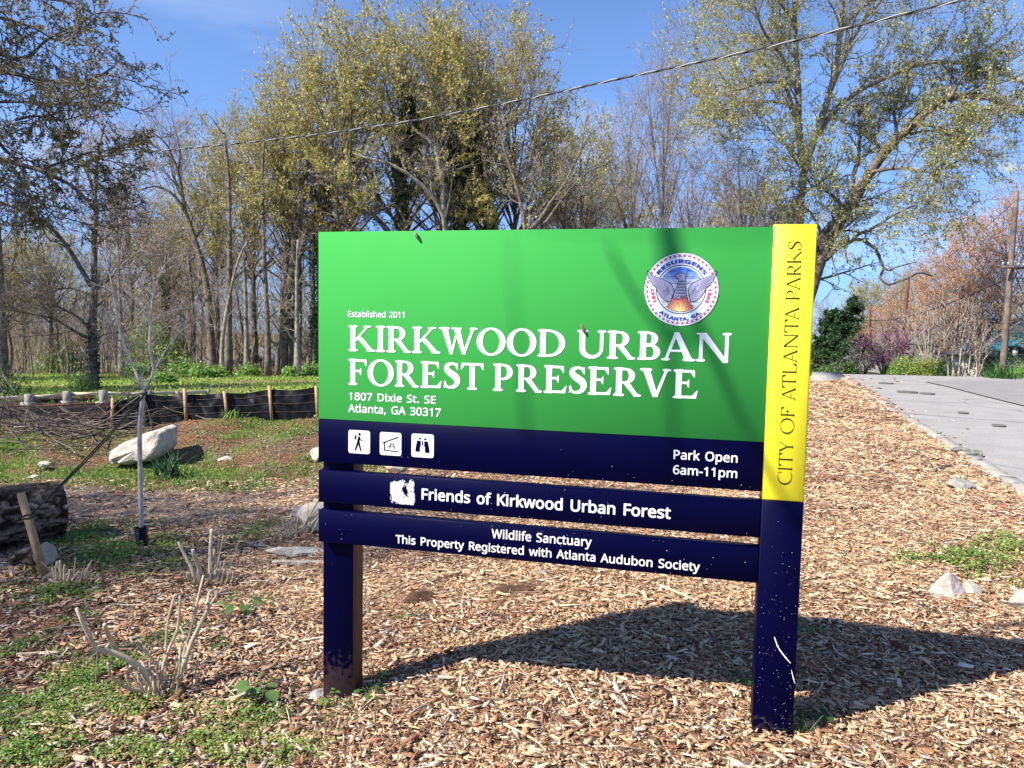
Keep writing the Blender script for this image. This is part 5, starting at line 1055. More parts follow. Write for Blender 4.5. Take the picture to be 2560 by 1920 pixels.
stick('brown stick at the right edge of the sunlit mulch', [(2530, 1565), (2545, 1553), (2570, 1545)], .006)

# ------------------------------------------------------------ silt fence
SF = 12.5
sf = thing('silt_fence', 'sagging black silt fence on wooden stakes along the top of the bank', 'fence', un(465, 1048, SF))
so_ = np.array(sf.location)
for (bx, by), (tx, ty) in (((280, 1076), (282, 995)), ((362, 1062), (357, 980)), ((466, 1054), (461, 971)), ((569, 1046), (561, 978)), ((680, 1052), (673, 964)), ((795, 1050), (790, 965)), ((912, 1046), (908, 962))):
    plank(un(bx, by, SF - .03), un(tx, ty, SF - .03), .045, .035, M_stake, 'stake', sf)
tops = np.array([(237, 1072), (258, 1042), (278, 1013), (300, 1003), (330, 994), (362, 985), (410, 990), (461, 986), (510, 987), (561, 983), (615, 983), (674, 974), (730, 976), (791, 969), (850, 974), (910, 967)], float)
bots = np.array([(237, 1078), (258, 1078), (280, 1076), (300, 1074), (330, 1068), (362, 1062), (410, 1060), (461, 1054), (510, 1052), (561, 1049), (615, 1050), (674, 1050), (730, 1050), (791, 1049), (850, 1047), (910, 1045)], float)
n = 150; tx = resample(tops, n, True); bx = np.stack([tx[:, 0], np.interp(tx[:, 0], bots[:, 0], bots[:, 1])], 1); rows = 12; V = []
for r in range(rows):
    f = r / (rows - 1)
    for i in range(n):
        q = tx[i] * f + bx[i] * (1 - f); fold = (fbm(np.array([tx[i, 0] / 60.]), np.array([f * 1.3 + tx[i, 0] / 90.]), 1.7, 5, 3)[0] - .5) * .22 + .03 * math.sin(tx[i, 0] / 9 + f * 5) * (1 - f)
        V.append(un(q[0], q[1], SF + fold * .7) - so_)
V = np.array(V); idx = np.arange(rows * n).reshape(rows, n); Q = np.stack([idx[:-1, :-1], idx[:-1, 1:], idx[1:, 1:], idx[1:, :-1]], -1).reshape(-1, 4)
V2 = np.concatenate([V, V + (0, .006, 0)]); obj('fabric', mesh_np('fabric', V2, [Q, Q[:, ::-1] + rows * n], M_fabric, None, True), sf)
for k in (3, 6, 9):
    P = V.reshape(rows, n, 3)[k] + (0, -.008, 0); Vt, Qt, Tt = tubes(P[None, 4:], np.full((1, n - 4), .003), 4); obj('thread', mesh_np('thread', Vt, [Qt, Tt], M_thread), sf)

# ------------------------------------------------------------ low rail edging beyond the fence
rf = thing('rail_edging', 'low pale rail on stubby grey footed posts at the edge of the field', 'rail fence', un(168, 1006, 20)); ro = np.array(rf.location)
PR = [((-60, 1018), 19.3, 30), ((73, 1015), 19.6, 30), ((168, 1008), 20.2, 30), ((259, 1009), 20.4, 34), ((318, 998), 22, 18), ((374, 996), 22.4, 20), ((444, 993), 23, 16), ((520, 990), 24, 16)]
prev = None
for (px, py), d, hp in PR:
    b = un(px, py, d); b[2] = g1(b[0], b[1]) ; s = d / FPX; w = 15 * s if hp > 20 else 8 * s; root_ = MB()
    hgt = EYE - 0; top = un(px, py - hp, d)[2]; c = b - ro
    root_.box(c[0] - w / 2, c[0] + w / 2, c[1] - w / 2, c[1] + w / 2, b[2] - ro[2] - .1, top - ro[2]); po = obj('post', root_.me('post', M_conc), rf)
    if hp > 20: f_ = MB(); f_.box(c[0] - w, c[0] + w * .8, c[1] - w * .8, c[1] + w * .8, b[2] - ro[2] - .12, b[2] - ro[2] + .05); obj('foot', f_.me('foot', M_conc), rf)
    cur = np.array([b[0], b[1] + w * .6, top - (.09 if hp > 20 else .07)])
    if prev is not None: plank(prev, cur, .09, .04, M_board, 'rail', rf)
    prev = cur

# ------------------------------------------------------------ trees
def sub(par, n, t0, t1, Ls, ang, rr, P, up, wob, rng, out=0.0, rmin=.002, taper=.75, Labs=None, shape=None):
    """n children on every branch of par = (pts (B,p,3), rad (B,p)); all grown at once"""
    pts, rad = par; B, p, _ = pts.shape; m = B * n; b = np.repeat(np.arange(B), n); k = np.tile(np.arange(n), B)
    t_ = t0 + (t1 - t0) * (k + rng.uniform(0, 1, m)) / n; f = np.clip(t_ * (p - 1), 0, p - 1.001); i = f.astype(int); a = (f - i)[:, None]
    base = pts[b, i] * (1 - a) + pts[b, i + 1] * a; tan = norm(pts[b, i + 1] - pts[b, i]); r0 = (rad[b, i] * (1 - a[:, 0]) + rad[b, i + 1] * a[:, 0]) * rr * rng.uniform(.75, 1.1, m)
    pl_ = np.linalg.norm(np.diff(pts, axis=1), axis=2).sum(1)[b] if Labs is None else np.full(m, Labs)
    Lk = pl_ * Ls * rng.uniform(.65, 1.25, m) * (shape(t_) if shape else 1)
    ref = norm(rng.normal(size=(m, 3))); s1 = norm(np.cross(tan, ref)); az = k * 2.4 + rng.uniform(-.5, .5, m); an = np.radians(ang) * rng.uniform(.7, 1.25, m)
    d = tan * np.cos(an)[:, None] + s1 * np.sin(an)[:, None]; Q = np.empty((m, P, 3)); Q[:, 0] = base; st = (Lk / (P - 1))[:, None]
    for j in range(1, P):
        d = norm(d + rng.normal(0, wob, (m, 3)) + np.array([0, 0, up])); Q[:, j] = Q[:, j - 1] + d * st
    R = np.maximum(r0[:, None] * (1 - taper * np.linspace(0, 1, P)[None]), rmin); return Q, R
def tube_me(name, sets, mat, sides):
    V, F4, F3, n = [], [], [], 0
    for (P, R), sd_ in zip(sets, sides):
        v, q, t_ = tubes(P, R, sd_, cap=sd_ > 3); V.append(v); F4.append(q + n); 
        if t_ is not None: F3.append(t_ + n)
        n += len(v)
    return mesh_np(name, np.concatenate(V), [np.concatenate(F4)] + ([np.concatenate(F3)] if F3 else []), mat, None, True)
def stem_set(paths, n=14):
    return np.array([resample(p[:, :3], n) for p in paths]), np.array([np.interp(np.linspace(0, 1, n), np.linspace(0, 1, len(p)), p[:, 3]) for p in paths])
def tips(par, per, rng, lo=.15):
    P, R = par; B, p, _ = P.shape; m = B * per; b = np.repeat(np.arange(B), per); f = rng.uniform(lo, 1, m) * (p - 1.001); i = f.astype(int); a = (f - i)[:, None]; return P[b, i] * (1 - a) + P[b, i + 1] * a
OLIVE = [(.50, .45, .12), (.58, .50, .16), (.42, .40, .12), (.62, .56, .22), (.46, .37, .12)]
OLIVEG = [(.42, .44, .16), (.52, .51, .21), (.36, .40, .15), (.60, .57, .26)]
SALMON = [(.76, .40, .21), (.82, .48, .27), (.66, .33, .17), (.82, .60, .40)]
DARKG = [(.03, .065, .025), (.045, .09, .03), (.025, .05, .02), (.06, .11, .04)]
def make_tree(name, label, loc, stems, levels, seed, bark=None, twig=None, leaf=None, ivy=None, group=None, cat='tree', nst=14, sides=(9, 6, 4, 3, 3), stem_sides=9, bare=(), rz=0):
    """stems in local metres (x, y, z, r); levels: dicts for sub(); leaf: (per twig, size, palette, width, last n levels)"""
    rng = np.random.default_rng(seed); bark = bark or M_bark; twig = twig or M_twig; root = thing(name, label, cat, loc, rz, group)
    S = stem_set(stems, nst); flare = S[1].copy()
    obj('trunk', tube_me('trunk', [S], bark, [stem_sides]), root)
    keep = [i for i in range(len(stems)) if i not in bare]; cur = (S[0][keep], S[1][keep]); sets = []
    for lv in levels:
        cur = sub(cur, rng=rng, **lv); sets.append(cur)
    if levels:
        obj('limbs', tube_me('limbs', sets[:1], bark, [sides[1]]), root, kind='stuff')
        if len(sets) > 1: obj('twigs', tube_me('twigs', sets[1:], twig, sides[2:2 + len(sets) - 1]), root, kind='stuff')
    if leaf:
        per, size, pal, wid, last = leaf; C = np.concatenate([tips(s_, per if i == 0 else max(1, per // 2), rng) for i, s_ in enumerate(sets[::-1][:last])])
        f_ = .9 if size < .1 else .45; cl = vnoise(C[:, 0] * f_ + 50, C[:, 1] * f_ + C[:, 2] * f_ * 1.3 + 50, 1.3, seed) * .6 + vnoise(C[:, 0] * f_ * 3 + 50, C[:, 2] * f_ * 3 + C[:, 1] + 50, 1.3, seed + 1) * .4
        C = C[rng.random(len(C)) < sstep(.30, .62, cl) * 1.1 + .06]
        leaf_cards('foliage', C, size, pal, rng, None, .9, root, wid=wid)
    if ivy:
        which, t0, t1, num, spread, size = ivy; P, R = S; P = P[which]; R = R[which]; B = len(P); m = num; b = rng.integers(0, B, m); f = rng.uniform(t0, t1, m) * (P.shape[1] - 1.001); i = f.astype(int); a = (f - i)[:, None]
        C = P[b, i] * (1 - a) + P[b, i + 1] * a; o_ = norm(rng.normal(size=(m, 3))) * (R[b, i] + rng.exponential(spread, m) * (.4 + vnoise(f * 3, b * 1.0, 1, seed)))[:, None]
        leaf_cards('ivy', C + o_, size, DARKG + [(.07, .12, .03)], rng, None, .8, root, wid=(.7, 1))
    return root
def straight(h, r0, r1, rng, lean=0.0, n=7, wob=.03):
    z_ = np.linspace(0, 1, n); x = np.cumsum(rng.normal(0, wob, n)) * h * .25 + lean * z_ * h; y = np.cumsum(rng.normal(0, wob, n)) * h * .25; x -= x[0]; y -= y[0]; r = r0 + (r1 - r0) * z_ ** .8; r[0] *= 1.25
    return np.stack([x, y, z_ * h - .15 * (z_ == 0), r], 1)
# prototypes, in metres
def dome_tree(name, label, h, R, z0, nl, seed, bark, twig, leaf, subs, fork=(.26, .56), r0=.25):
    """limbs fan out of the upper trunk and end on a lumpy dome, twigs crowd its outer half"""
    rng = np.random.default_rng(seed); tr = straight(h * .66, r0, .09, rng, wob=.04); T = resample(tr, 40, False); k = np.arange(nl); g = k * 2.39996 + rng.uniform(-.3, .3, nl); v = (k + .5) / nl
    el = np.arcsin(.0 + .98 * v ** .85); lump = .84 + .22 * rng.random(nl)
    Tg = np.stack([np.cos(g) * np.cos(el) * R * lump, np.sin(g) * np.cos(el) * R * lump, z0 + np.sin(el) * (h - z0) * (.93 + .07 * rng.random(nl))], 1); Tg[:, :2] += tr[-1, :2]
    f = fork[0] + (fork[1] - fork[0]) * (.25 + .75 * v) * rng.uniform(.75, 1.1, nl); i = np.clip((f / .66 * 39).astype(int), 3, 39); P0 = T[i, :3]; d = Tg - P0
    P1 = P0 + d * (.42, .42, .62) + rng.normal(0, .035 * h, (nl, 3)) * (1, 1, .4); s_ = np.linspace(0, 1, 10)[None, :, None]
    P = P0[:, None] * (1 - s_) ** 2 + 2 * P1[:, None] * s_ * (1 - s_) + Tg[:, None] * s_ ** 2; ph = rng.uniform(0, 6, (nl, 1, 3)); P = P + np.sin(s_ * 9 + ph) * .012 * h * s_ * (1.2 - s_)
    Rr = (T[i, 3] * rng.uniform(.38, .62, nl))[:, None] * (1 - .82 * s_[..., 0]); root = thing(name, label, 'tree'); obj('trunk', tube_me('trunk', [stem_set([tr], 12)], bark, [10]), root); obj('limbs', tube_me('limbs', [(P, Rr)], bark, [6]), root, kind='stuff')
    cur = (P, Rr); sets = []
    for lv in subs: cur = sub(cur, rng=rng, **lv); sets.append(cur)
    obj('twigs', tube_me('twigs', sets, twig, [4, 3, 3][:len(sets)]), root, kind='stuff')
    if leaf:
        per, size, pal, wid = leaf; C = np.concatenate([tips(sets[-1], per, rng), tips(sets[-2], per // 2, rng, .4)]); q = np.linalg.norm((C - (tr[-1, 0], tr[-1, 1], z0)) / (R, R, h - z0), axis=1)
        cl = vnoise(C[:, 0] * .5 + 50, C[:, 1] * .5 + C[:, 2] * .7 + 50, 1.3, seed); C = C[(rng.random(len(C)) < sstep(.45, .85, q)) & (rng.random(len(C)) < sstep(.15, .5, cl) + .15)]; leaf_cards('foliage', C, size, pal, rng, None, .9, root, wid=wid)
    return root
def proto_bud(seed, label, h=18, pal=OLIVE, split=.3, spread=.245, n1=32, per=13):
    return dome_tree('budding_tree', label, h, h * spread, h * (.42 if split > .25 else .3), n1, seed, M_bark, M_twig, (per, .135, pal, (.35, .7)), [dict(n=8, t0=.5, t1=1, Ls=.26, ang=42, rr=.5, P=5, up=.06, wob=.16, rmin=.011), dict(n=9, t0=.12, t1=1, Ls=.5, ang=44, rr=.6, P=4, up=.04, wob=.22, rmin=.007)], fork=(.24, .6) if split > .25 else (.15, .5))
def proto_bare(seed, label, h=15, split=.28, spread=.25, n1=22, tw=None, bark=None):
    return dome_tree('bare_tree', label, h, h * spread, h * .38, n1, seed, bark or M_bark, tw or M_twig, None, [dict(n=8, t0=.25, t1=1, Ls=.30, ang=40, rr=.45, P=5, up=.05, wob=.17, rmin=.012), dict(n=7, t0=.12, t1=1, Ls=.5, ang=40, rr=.6, P=4, up=.04, wob=.22, rmin=.009), dict(n=3, t0=.2, t1=1, Ls=.55, ang=40, rr=.6, P=3, up=.03, wob=.25, rmin=.006)], r0=.19)
def proto_slim(seed, label, h=15, leaf=None, name='slim_tree'):
    rng = np.random.default_rng(seed); return make_tree(name, label, (0, 0, 0), [straight(h * .95, .15, .02, rng, (-.13, .10, .03)[seed % 3], wob=.06)], [dict(n=16, t0=.3, t1=.99, Ls=.20, ang=45, rr=.4, P=5, up=.08, wob=.15), dict(n=7, t0=.15, t1=1, Ls=.5, ang=42, rr=.55, P=4, up=.05, wob=.2, rmin=.010), dict(n=4, t0=.2, t1=1, Ls=.55, ang=40, rr=.6, P=3, up=.04, wob=.25, rmin=.007)], seed, leaf=leaf, stem_sides=7)
def ground_at(px, d):
    q = un(px, 940, d); return q[0], q[1], g1(q[0], q[1])
def place(proto, ph, used, px, d, topy, label, rz=0, wide=1.0, group=None):
    """stands a prototype of height ph so that its top is seen at topy"""
    x, y, z = ground_at(px, d); H = un(px, topy, d)[2] - z; s = H / ph; sc = (s * wide, s * wide, s)
    if not used[0]:
        used[0] = True; proto.location = (x, y, z); proto.rotation_euler = (0, 0, rz); proto.scale = sc; proto['label'] = label
        if group: proto['group'] = group
        return proto
    return dup(proto, (x, y, z), rz, sc, label, group)
PB = [[proto_bud(100 + i, 'x'), 18, [False]] for i in range(3)]
PN = [[proto_bare(200 + i, 'x', tw=(M_twig, M_twigr, M_twig)[i]), 15, [False]] for i in range(3)]
PS = [[proto_slim(300 + i, 'x', leaf=None if i < 2 else (2, .16, OLIVE, (.35, .7), 1)), 15, [False]] for i in range(3)]
G1, G2 = 'budding trees along the edge of the wood', 'bare trees along the edge of the wood'
def pt(fam, i, px, d, topy, label, wide=1.0, group=None, rz=None):
    p = fam[i]; return place(p[0], p[1], p[2], px, d, topy, label, (px * .37) % 6.28 if rz is None else rz, wide, group)
for a in ((PB, 2, 1010, 47, 42, 'budding crown directly over the thick ivy covered trunk', 1.0, G1), (PB, 1, 1100, 56, 48, 'budding crown over the leafier ivy column', .9, G1), (PB, 0, 890, 47, 62, 'tall olive budding tree rising above the address corner of the green board', .95, G1), (PB, 1, 1200, 49, 28, 'highest budding tree, its round crown centred above the title word on the right', 1.0, G1), (PB, 1, 795, 50, 140, 'budding tree stepping down left of the tall crown', .85, G1),
          (PB, 0, 1295, 50, 82, 'budding tree forming the right shoulder of the central crown', .75, G1), (PB, 2, 715, 49, 215, 'olive budding tree just above the left top corner of the sign', .9, G1), (PB, 1, 635, 50, 255, 'budding tree over the wires midway along the left wood', .95, G1), (PB, 0, 545, 54, 305, 'small crowned budding tree at the left end of the olive row', .8, G1),
          (PB, 2, 1450, 62, 300, 'short budding tree standing alone in the dip of the skyline', .8, G1), (PB, 0, 1530, 75, 430, 'low pale green tree seen under the bare trees', 1.1, G1), (PB, 2, 480, 62, 460, 'olive budding tree low behind the leaning bare tree', 1.2, G1), (PB, 1, 390, 66, 530, 'low olive crown behind the lone field tree on the right', 1.2, G1),
          (PB, 0, 130, 52, 560, 'olive crown in the wood behind the lone field tree on the left', 1.2, G1), (PB, 2, 20, 48, 580, 'olive budding tree at the left end of the wood', 1.2, G1), (PB, 1, 1850, 60, 420, 'budding tree between the bare trees and the yellow board', 1.0, G1), (PB, 0, 1390, 70, 410, 'pale olive tree far behind the forked tree', 1.0, G1),
          (PN, 0, 335, 50, 345, 'bare tree with a fine purple brown fan of twigs left of the leaning tree', .8, G2), (PN, 1, 1110, 52, 90, 'bare pinkish tree standing inside the central olive crown', .7, G2), (PN, 2, 1640, 47, 82, 'tall narrow bare tree piercing the skyline by the big right tree', .42, G2), (PN, 0, 1575, 48, 235, 'bare tree leaning beside the tall narrow one', .6, G2), (PN, 1, 1735, 46, 385, 'tangled bare tree above the seal', .95, G2),
          (PN, 2, 1840, 50, 360, 'bare tree with dark limbs between seal and yellow board', .8, G2), (PN, 0, 1930, 56, 470, 'bare tree close behind the top of the yellow board', 1.0, G2), (PN, 1, 850, 50, 330, 'bare brown tree low before the left budding crowns', 1.0, G2), (PN, 0, 60, 50, 590, 'bare tree with low brown twigs far left in the wood', 1.2, G2), (PN, 1, 430, 52, 540, 'bare grey tree behind the staked sapling', 1.1, G2), (PN, 2, 1400, 52, 360, 'bare tree beside the forked tree above the board', .8, G2)):
    pt(*a)
rgt = np.random.default_rng(77)
for k in range(32):                                               # slim stems deep in the wood, none of them to be told from the next
    px = -120 + k * 64 + rgt.uniform(-30, 30); d = rgt.uniform(54, 82)
    if 1480 < px < 1700 and k % 2: continue
    pt(PS, k % 3, px, d, rgt.uniform(570, 690) if px < 560 else rgt.uniform(480, 620), 'slim straight tree deep in the wood beyond the field', rgt.uniform(.8, 1.3), 'slim trees deep in the wood')
for k in range(13):                                               # nearer slim trunks at the field's edge
    px = -60 + k * 64 + rgt.uniform(-28, 28); d = rgt.uniform(44, 52)
    pt(PS, (k + 1) % 3, px, d, rgt.uniform(560, 700) if px < 450 else rgt.uniform(480, 660), 'slim grey trunked tree standing along the far edge of the field', rgt.uniform(.7, 1.1), 'slim trees along the edge of the field')

def PT(px, d0, d1, r0, r1, org, bulge=0.0):
    """trunk or limb given by the sight lines it crosses, at real distances"""
    k = len(px); t_ = np.linspace(0, 1, k); q = np.array([un(x, y, d0 + (d1 - d0) * s + bulge * math.sin(s * 3.14)) for (x, y), s in zip(px, t_)]) - np.array(org); return np.concatenate([q, (r0 + (r1 - r0) * t_)[:, None]], 1)
def custom(name, label, basepx, d, limbs, levels, seed, sc=1.0, **k):
    org = np.array(ground_at(basepx, d)); st = []
    for px, d0, d1, r0, r1 in limbs: st.append(PT(px, d + d0 * sc, d + d1 * sc, r0 * sc, r1 * sc, org))
    st[0][0, :2] = (0, 0); st[0][0, 2] = -.2; st[0][0, 3] *= 1.3
    return make_tree(name, label, org, st, levels, seed, **k)
LV = lambda n1, L1, n2=6, n3=5, up=.05, up3=.02, ang=48, P3=4: [dict(n=n1, t0=.22, t1=1, Ls=L1, ang=ang, rr=.42, P=7, up=up, wob=.16, Labs=1.0, rmin=.012), dict(n=n2, t0=.12, t1=1, Ls=.48, ang=44, rr=.55, P=5, up=up3, wob=.2, rmin=.008), dict(n=n3, t0=.12, t1=1, Ls=.5, ang=42, rr=.6, P=P3, up=up3, wob=.24, rmin=.006)]
# the big pair on the right
custom('oak_tree', 'great straight trunked tree with olive catkins rising behind the yellow board', 1998, 44,
  [([(1998, 960), (1997, 700), (1998, 560), (2002, 480), (2010, 420), (1996, 330), (1997, 250), (1990, 120), (1985, -20), (1992, -160)], 0, 0, .19, .04), ([(2008, 430), (2017, 400), (2041, 335), (2075, 230), (2094, 144), (2100, 70), (2112, -40), (2125, -160)], 0, -1.5, .12, .04), ([(2075, 230), (2105, 160), (2128, 105), (2160, 50), (2195, 10), (2240, -60)], -.6, -2, .07, .03),
   ([(1990, 300), (1970, 230), (1946, 206), (1898, 206), (1860, 222), (1831, 225), (1790, 235)], 0, -1.5, .06, .02), ([(1996, 330), (1972, 264), (1912, 254), (1835, 256), (1790, 262), (1768, 254), (1740, 240)], 0, 1.5, .06, .018), ([(1997, 390), (1940, 340), (1895, 290), (1868, 262)], 0, -1, .035, .012), ([(1995, 240), (1960, 150), (1905, 70), (1880, -20), (1870, -90)], 0, -2, .06, .025), ([(1980, 200), (1940, 120), (1870, 90), (1815, 110)], 0, 2, .04, .015), ([(2035, 350), (2089, 273), (2142, 230), (2200, 200), (2257, 177), (2315, 156), (2410, 158), (2480, 175), (2554, 206), (2640, 250)], 0, -3, .09, .03), ([(1990, 60), (1940, 0), (1860, -60)], 0, -1, .05, .02), ([(2100, 70), (2180, 0), (2260, -60), (2340, -100)], -1, -3, .05, .02)],
  LV(15, 3.9, 7, 6), 41, sc=1.83, bark=M_barkp, leaf=(12, .125, OLIVEG + OLIVE[:2], (.35, .7), 2), nst=18)
custom('oak_tree', 'leaning heavy limbed tree whose hooked lower branch hangs over the road right of the sign', 1968, 43,
  [([(1968, 960), (1995, 820), (2028, 720), (2050, 650), (2078, 590), (2105, 545), (2130, 500)], 0, 0, .20, .14), ([(2123, 527), (2161, 455), (2214, 378), (2286, 307), (2330, 270), (2377, 244), (2458, 240), (2510, 258), (2559, 283), (2640, 330)], 0, -2, .15, .05), ([(2130, 500), (2134, 440), (2147, 390), (2150, 340), (2165, 290)], 0, 1, .07, .025), ([(2000, 780), (2030, 660), (2046, 604), (2072, 570), (2099, 541), (2128, 500)], .2, .1, .12, .09),
   ([(2065, 650), (2095, 620), (2129, 603), (2147, 585), (2183, 570), (2231, 539), (2270, 520), (2330, 500)], -.2, -2, .055, .015), ([(2129, 603), (2150, 598), (2171, 609), (2192, 627), (2201, 651), (2209, 669), (2200, 696), (2212, 706), (2225, 713), (2244, 704), (2261, 699), (2282, 690), (2297, 681), (2330, 690)], -.6, -1.2, .045, .018), ([(2209, 669), (2222, 676), (2240, 668), (2290, 655)], -1.1, -1.6, .03, .01), ([(2110, 520), (2075, 484), (2050, 470), (2027, 460), (1990, 400)], 0, -.8, .05, .02), ([(2103, 590), (2113, 628), (2119, 656)], -.2, -.4, .03, .022), ([(2092, 570), (2080, 640), (2098, 700), (2088, 715), (2050, 760)], -.2, -.5, .022, .008),
   ([(2214, 378), (2240, 330), (2235, 270), (2255, 200)], -.6, 1, .06, .02), ([(2286, 307), (2350, 320), (2400, 350), (2440, 360)], -1, -2, .05, .015), ([(2180, 430), (2250, 420), (2330, 430), (2400, 400)], -.5, -2, .05, .015), ([(2377, 244), (2400, 200), (2440, 160)], -1.5, -1.5, .045, .015)],
  LV(16, 3.3, 7, 6), 42, sc=2.15, bark=M_bark, leaf=(12, .125, OLIVEG + OLIVEG + DARKG[3:] + OLIVE[:1], (.35, .7), 2), nst=22, bare=(0, 5, 6, 8, 9))
# overhanging tree on the left, its trunk outside the frame
custom('oak_tree', 'dark limbed tree reaching in from the left over the bank with drooping young leaves', -520, 16,
  [([(-520, 1020), (-505, 700), (-480, 400), (-430, 150), (-400, -150)], 0, 0, .28, .10), ([(-490, 560), (-250, 440), (-60, 398), (0, 397), (39, 409), (96, 424), (147, 448), (193, 471), (216, 498), (240, 530)], 0, -.5, .12, .02), ([(-430, 200), (-150, 150), (0, 177), (77, 193), (174, 212), (231, 200), (262, 180), (285, 166), (310, 140)], 0, -1, .10, .012), ([(-430, 180), (-120, 110), (0, 135), (60, 152), (95, 118), (140, 85), (200, 60), (240, 30)], 0, 1, .09, .012), ([(-480, 420), (-200, 320), (-40, 330), (10, 372), (45, 405), (60, 430)], 0, .6, .08, .03),
   ([(-410, 0), (-120, -40), (60, -10), (170, 5), (250, 45)], 0, -1.5, .09, .012), ([(96, 424), (170, 400), (230, 380), (280, 385)], -.2, -1, .03, .008), ([(39, 300), (90, 290), (160, 300), (250, 270)], 0, -1, .03, .008), ([(-430, 100), (-100, 40), (60, 60), (160, 110), (250, 110)], 0, .5, .07, .01), ([(-300, 300), (-60, 260), (60, 255), (150, 260), (230, 250)], 0, -.6, .05, .01), ([(-60, 398), (30, 470), (90, 500), (140, 545)], 0, -1, .04, .01)],
  LV(12, 1.05, 6, 5, up=-.01, up3=-.04), 43, leaf=(15, .048, [(.17, .15, .045), (.22, .19, .06), (.10, .095, .035), (.32, .28, .10)], (.35, .8), 2), nst=18)
# lone tree in the field
custom('field_tree', 'dark single trunked tree standing alone in the sunny field left of the sapling', 232, 30,
  [([(232, 976), (233, 900), (232, 840), (234, 760), (236, 700), (236, 620), (238, 540), (240, 440), (250, 360), (262, 310)], 0, 0, .19, .03), ([(229, 715), (205, 677), (164, 611), (119, 562), (61, 529), (0, 505), (-80, 470)], 0, -1.5, .10, .03), ([(236, 760), (245, 720), (262, 705), (285, 690), (300, 660), (330, 610)], 0, -.5, .08, .02), ([(232, 850), (190, 830), (140, 800), (80, 785), (20, 775)], 0, -1.5, .06, .02), ([(232, 850), (265, 835), (300, 832), (340, 820)], 0, -1, .04, .015), ([(236, 640), (246, 610), (258, 585), (290, 560)], 0, 1, .05, .015), ([(238, 500), (215, 430), (180, 370)], 0, 0, .05, .015), ([(235, 740), (170, 720), (110, 735), (40, 760)], 0, 1.5, .05, .015)],
  LV(10, 2.0, 8, 7, up=.01, up3=-.02), 44, twig=M_twigr, leaf=(1, .07, OLIVE, (.4, .7), 1), ivy=([0], 0, .28, 900, .05, .09), nst=16)
custom('leaning_tree', 'smooth bare tree leaning left over the field edge, forked high up, right of the sapling', 533, 46,
  [([(533, 952), (527, 850), (520, 740), (505, 660), (488, 603), (476, 565), (463, 530), (455, 480), (447, 430), (432, 398), (400, 372), (369, 355)], 0, 0, .26, .05), ([(463, 530), (445, 500), (425, 480), (395, 466), (365, 470), (335, 480)], 0, -1, .10, .03), ([(458, 505), (448, 470), (432, 440), (428, 415), (410, 400)], 0, 1, .08, .03), ([(447, 430), (450, 380), (440, 330), (430, 300)], 0, 1, .07, .02), ([(440, 410), (415, 360), (380, 330), (350, 315)], 0, -1, .06, .02)],
  LV(9, 2.6, 7, 6, up=.06, up3=.03), 45, bark=M_bark, nst=16)
custom('ivy_tree', 'ivy covered trunk standing thick and dark above the left of the green board', 1004, 45,
  [([(1004, 950), (1004, 700), (1006, 573), (1003, 480), (992, 400), (978, 335), (962, 300), (940, 250)], 0, 0, .42, .15), ([(1003, 470), (1016, 390), (1032, 335), (1028, 280), (1010, 210), (1000, 150)], 0, 1, .22, .06), ([(978, 335), (930, 270), (900, 215), (885, 150)], 0, -1.5, .16, .05)],
  LV(7, 2.4, 6, 5, up=.10, up3=.05), 46, ivy=([0, 1], .3, .8, 5000, .22, .18), leaf=(2, .15, OLIVE, (.35, .7), 1), nst=14)
custom('ivy_tree', 'second ivy column, leafiest, right of the thick ivy covered trunk', 1150, 46,
  [([(1150, 950), (1150, 700), (1152, 573), (1158, 470), (1166, 400), (1180, 330), (1190, 260), (1200, 180)], 0, 0, .25, .06), ([(1140, 560), (1130, 470), (1135, 400), (1120, 330), (1125, 260)], 0, 1, .12, .05)],
  LV(7, 2.2, 6, 5, up=.10, up3=.05), 47, ivy=([0, 1], .35, .85, 6500, .34, .18), leaf=(2, .15, OLIVE, (.35, .7), 1), nst=14)
custom('bent_tree', 'tree with a pale limb bending left in an arch between the two ivy trunks', 1115, 43,
  [([(1116, 950), (1116, 700), (1114, 573), (1105, 530), (1088, 500), (1062, 470), (1030, 442), (980, 412), (930, 398), (880, 385)], 0, -2, .26, .05), ([(1108, 540), (1106, 470), (1098, 410), (1080, 360), (1050, 335), (1034, 323), (1020, 290)], 0, 1, .17, .06)],
  LV(8, 2.4, 6, 5, up=.08, up3=.03), 48, bark=M_barkp, nst=16)
custom('vine_tree', 'upright trunk shaggy with brown hanging vines above the middle of the board', 1222, 45,
  [([(1226, 950), (1225, 700), (1224, 573), (1220, 480), (1212, 400), (1207, 300), (1204, 250), (1208, 200), (1214, 160)], 0, 0, .34, .06), ([(1212, 380), (1250, 330), (1290, 280), (1310, 220)], 0, -1, .12, .04), ([(1222, 470), (1260, 450), (1285, 430)], 0, 1, .07, .03)],
  LV(8, 2.2, 6, 5, up=.06, up3=.02), 49, twig=M_twigr, ivy=([0], .25, .6, 1200, .14, .16), leaf=(2, .15, OLIVE, (.35, .7), 1), nst=14)
custom('forked_tree', 'dark tree forked low and spreading wide above the end of the title', 1318, 42,
  [([(1325, 950), (1325, 700), (1312, 573), (1300, 500), (1280, 430), (1262, 380), (1252, 340), (1246, 290)], 0, 0, .20, .05), ([(1318, 580), (1350, 550), (1375, 510), (1411, 461), (1440, 400), (1465, 357), (1478, 330)], 0, -1, .14, .03), ([(1353, 573), (1390, 520), (1420, 480), (1470, 430), (1520, 410)], 0, 1.5, .09, .03), ([(1315, 560), (1322, 500), (1345, 440), (1350, 380)], 0, 1, .08, .03)],
  LV(10, 2.0, 7, 5, up=.07, up3=.03), 50, leaf=(2, .12, OLIVEG, (.35, .7), 1), nst=14)
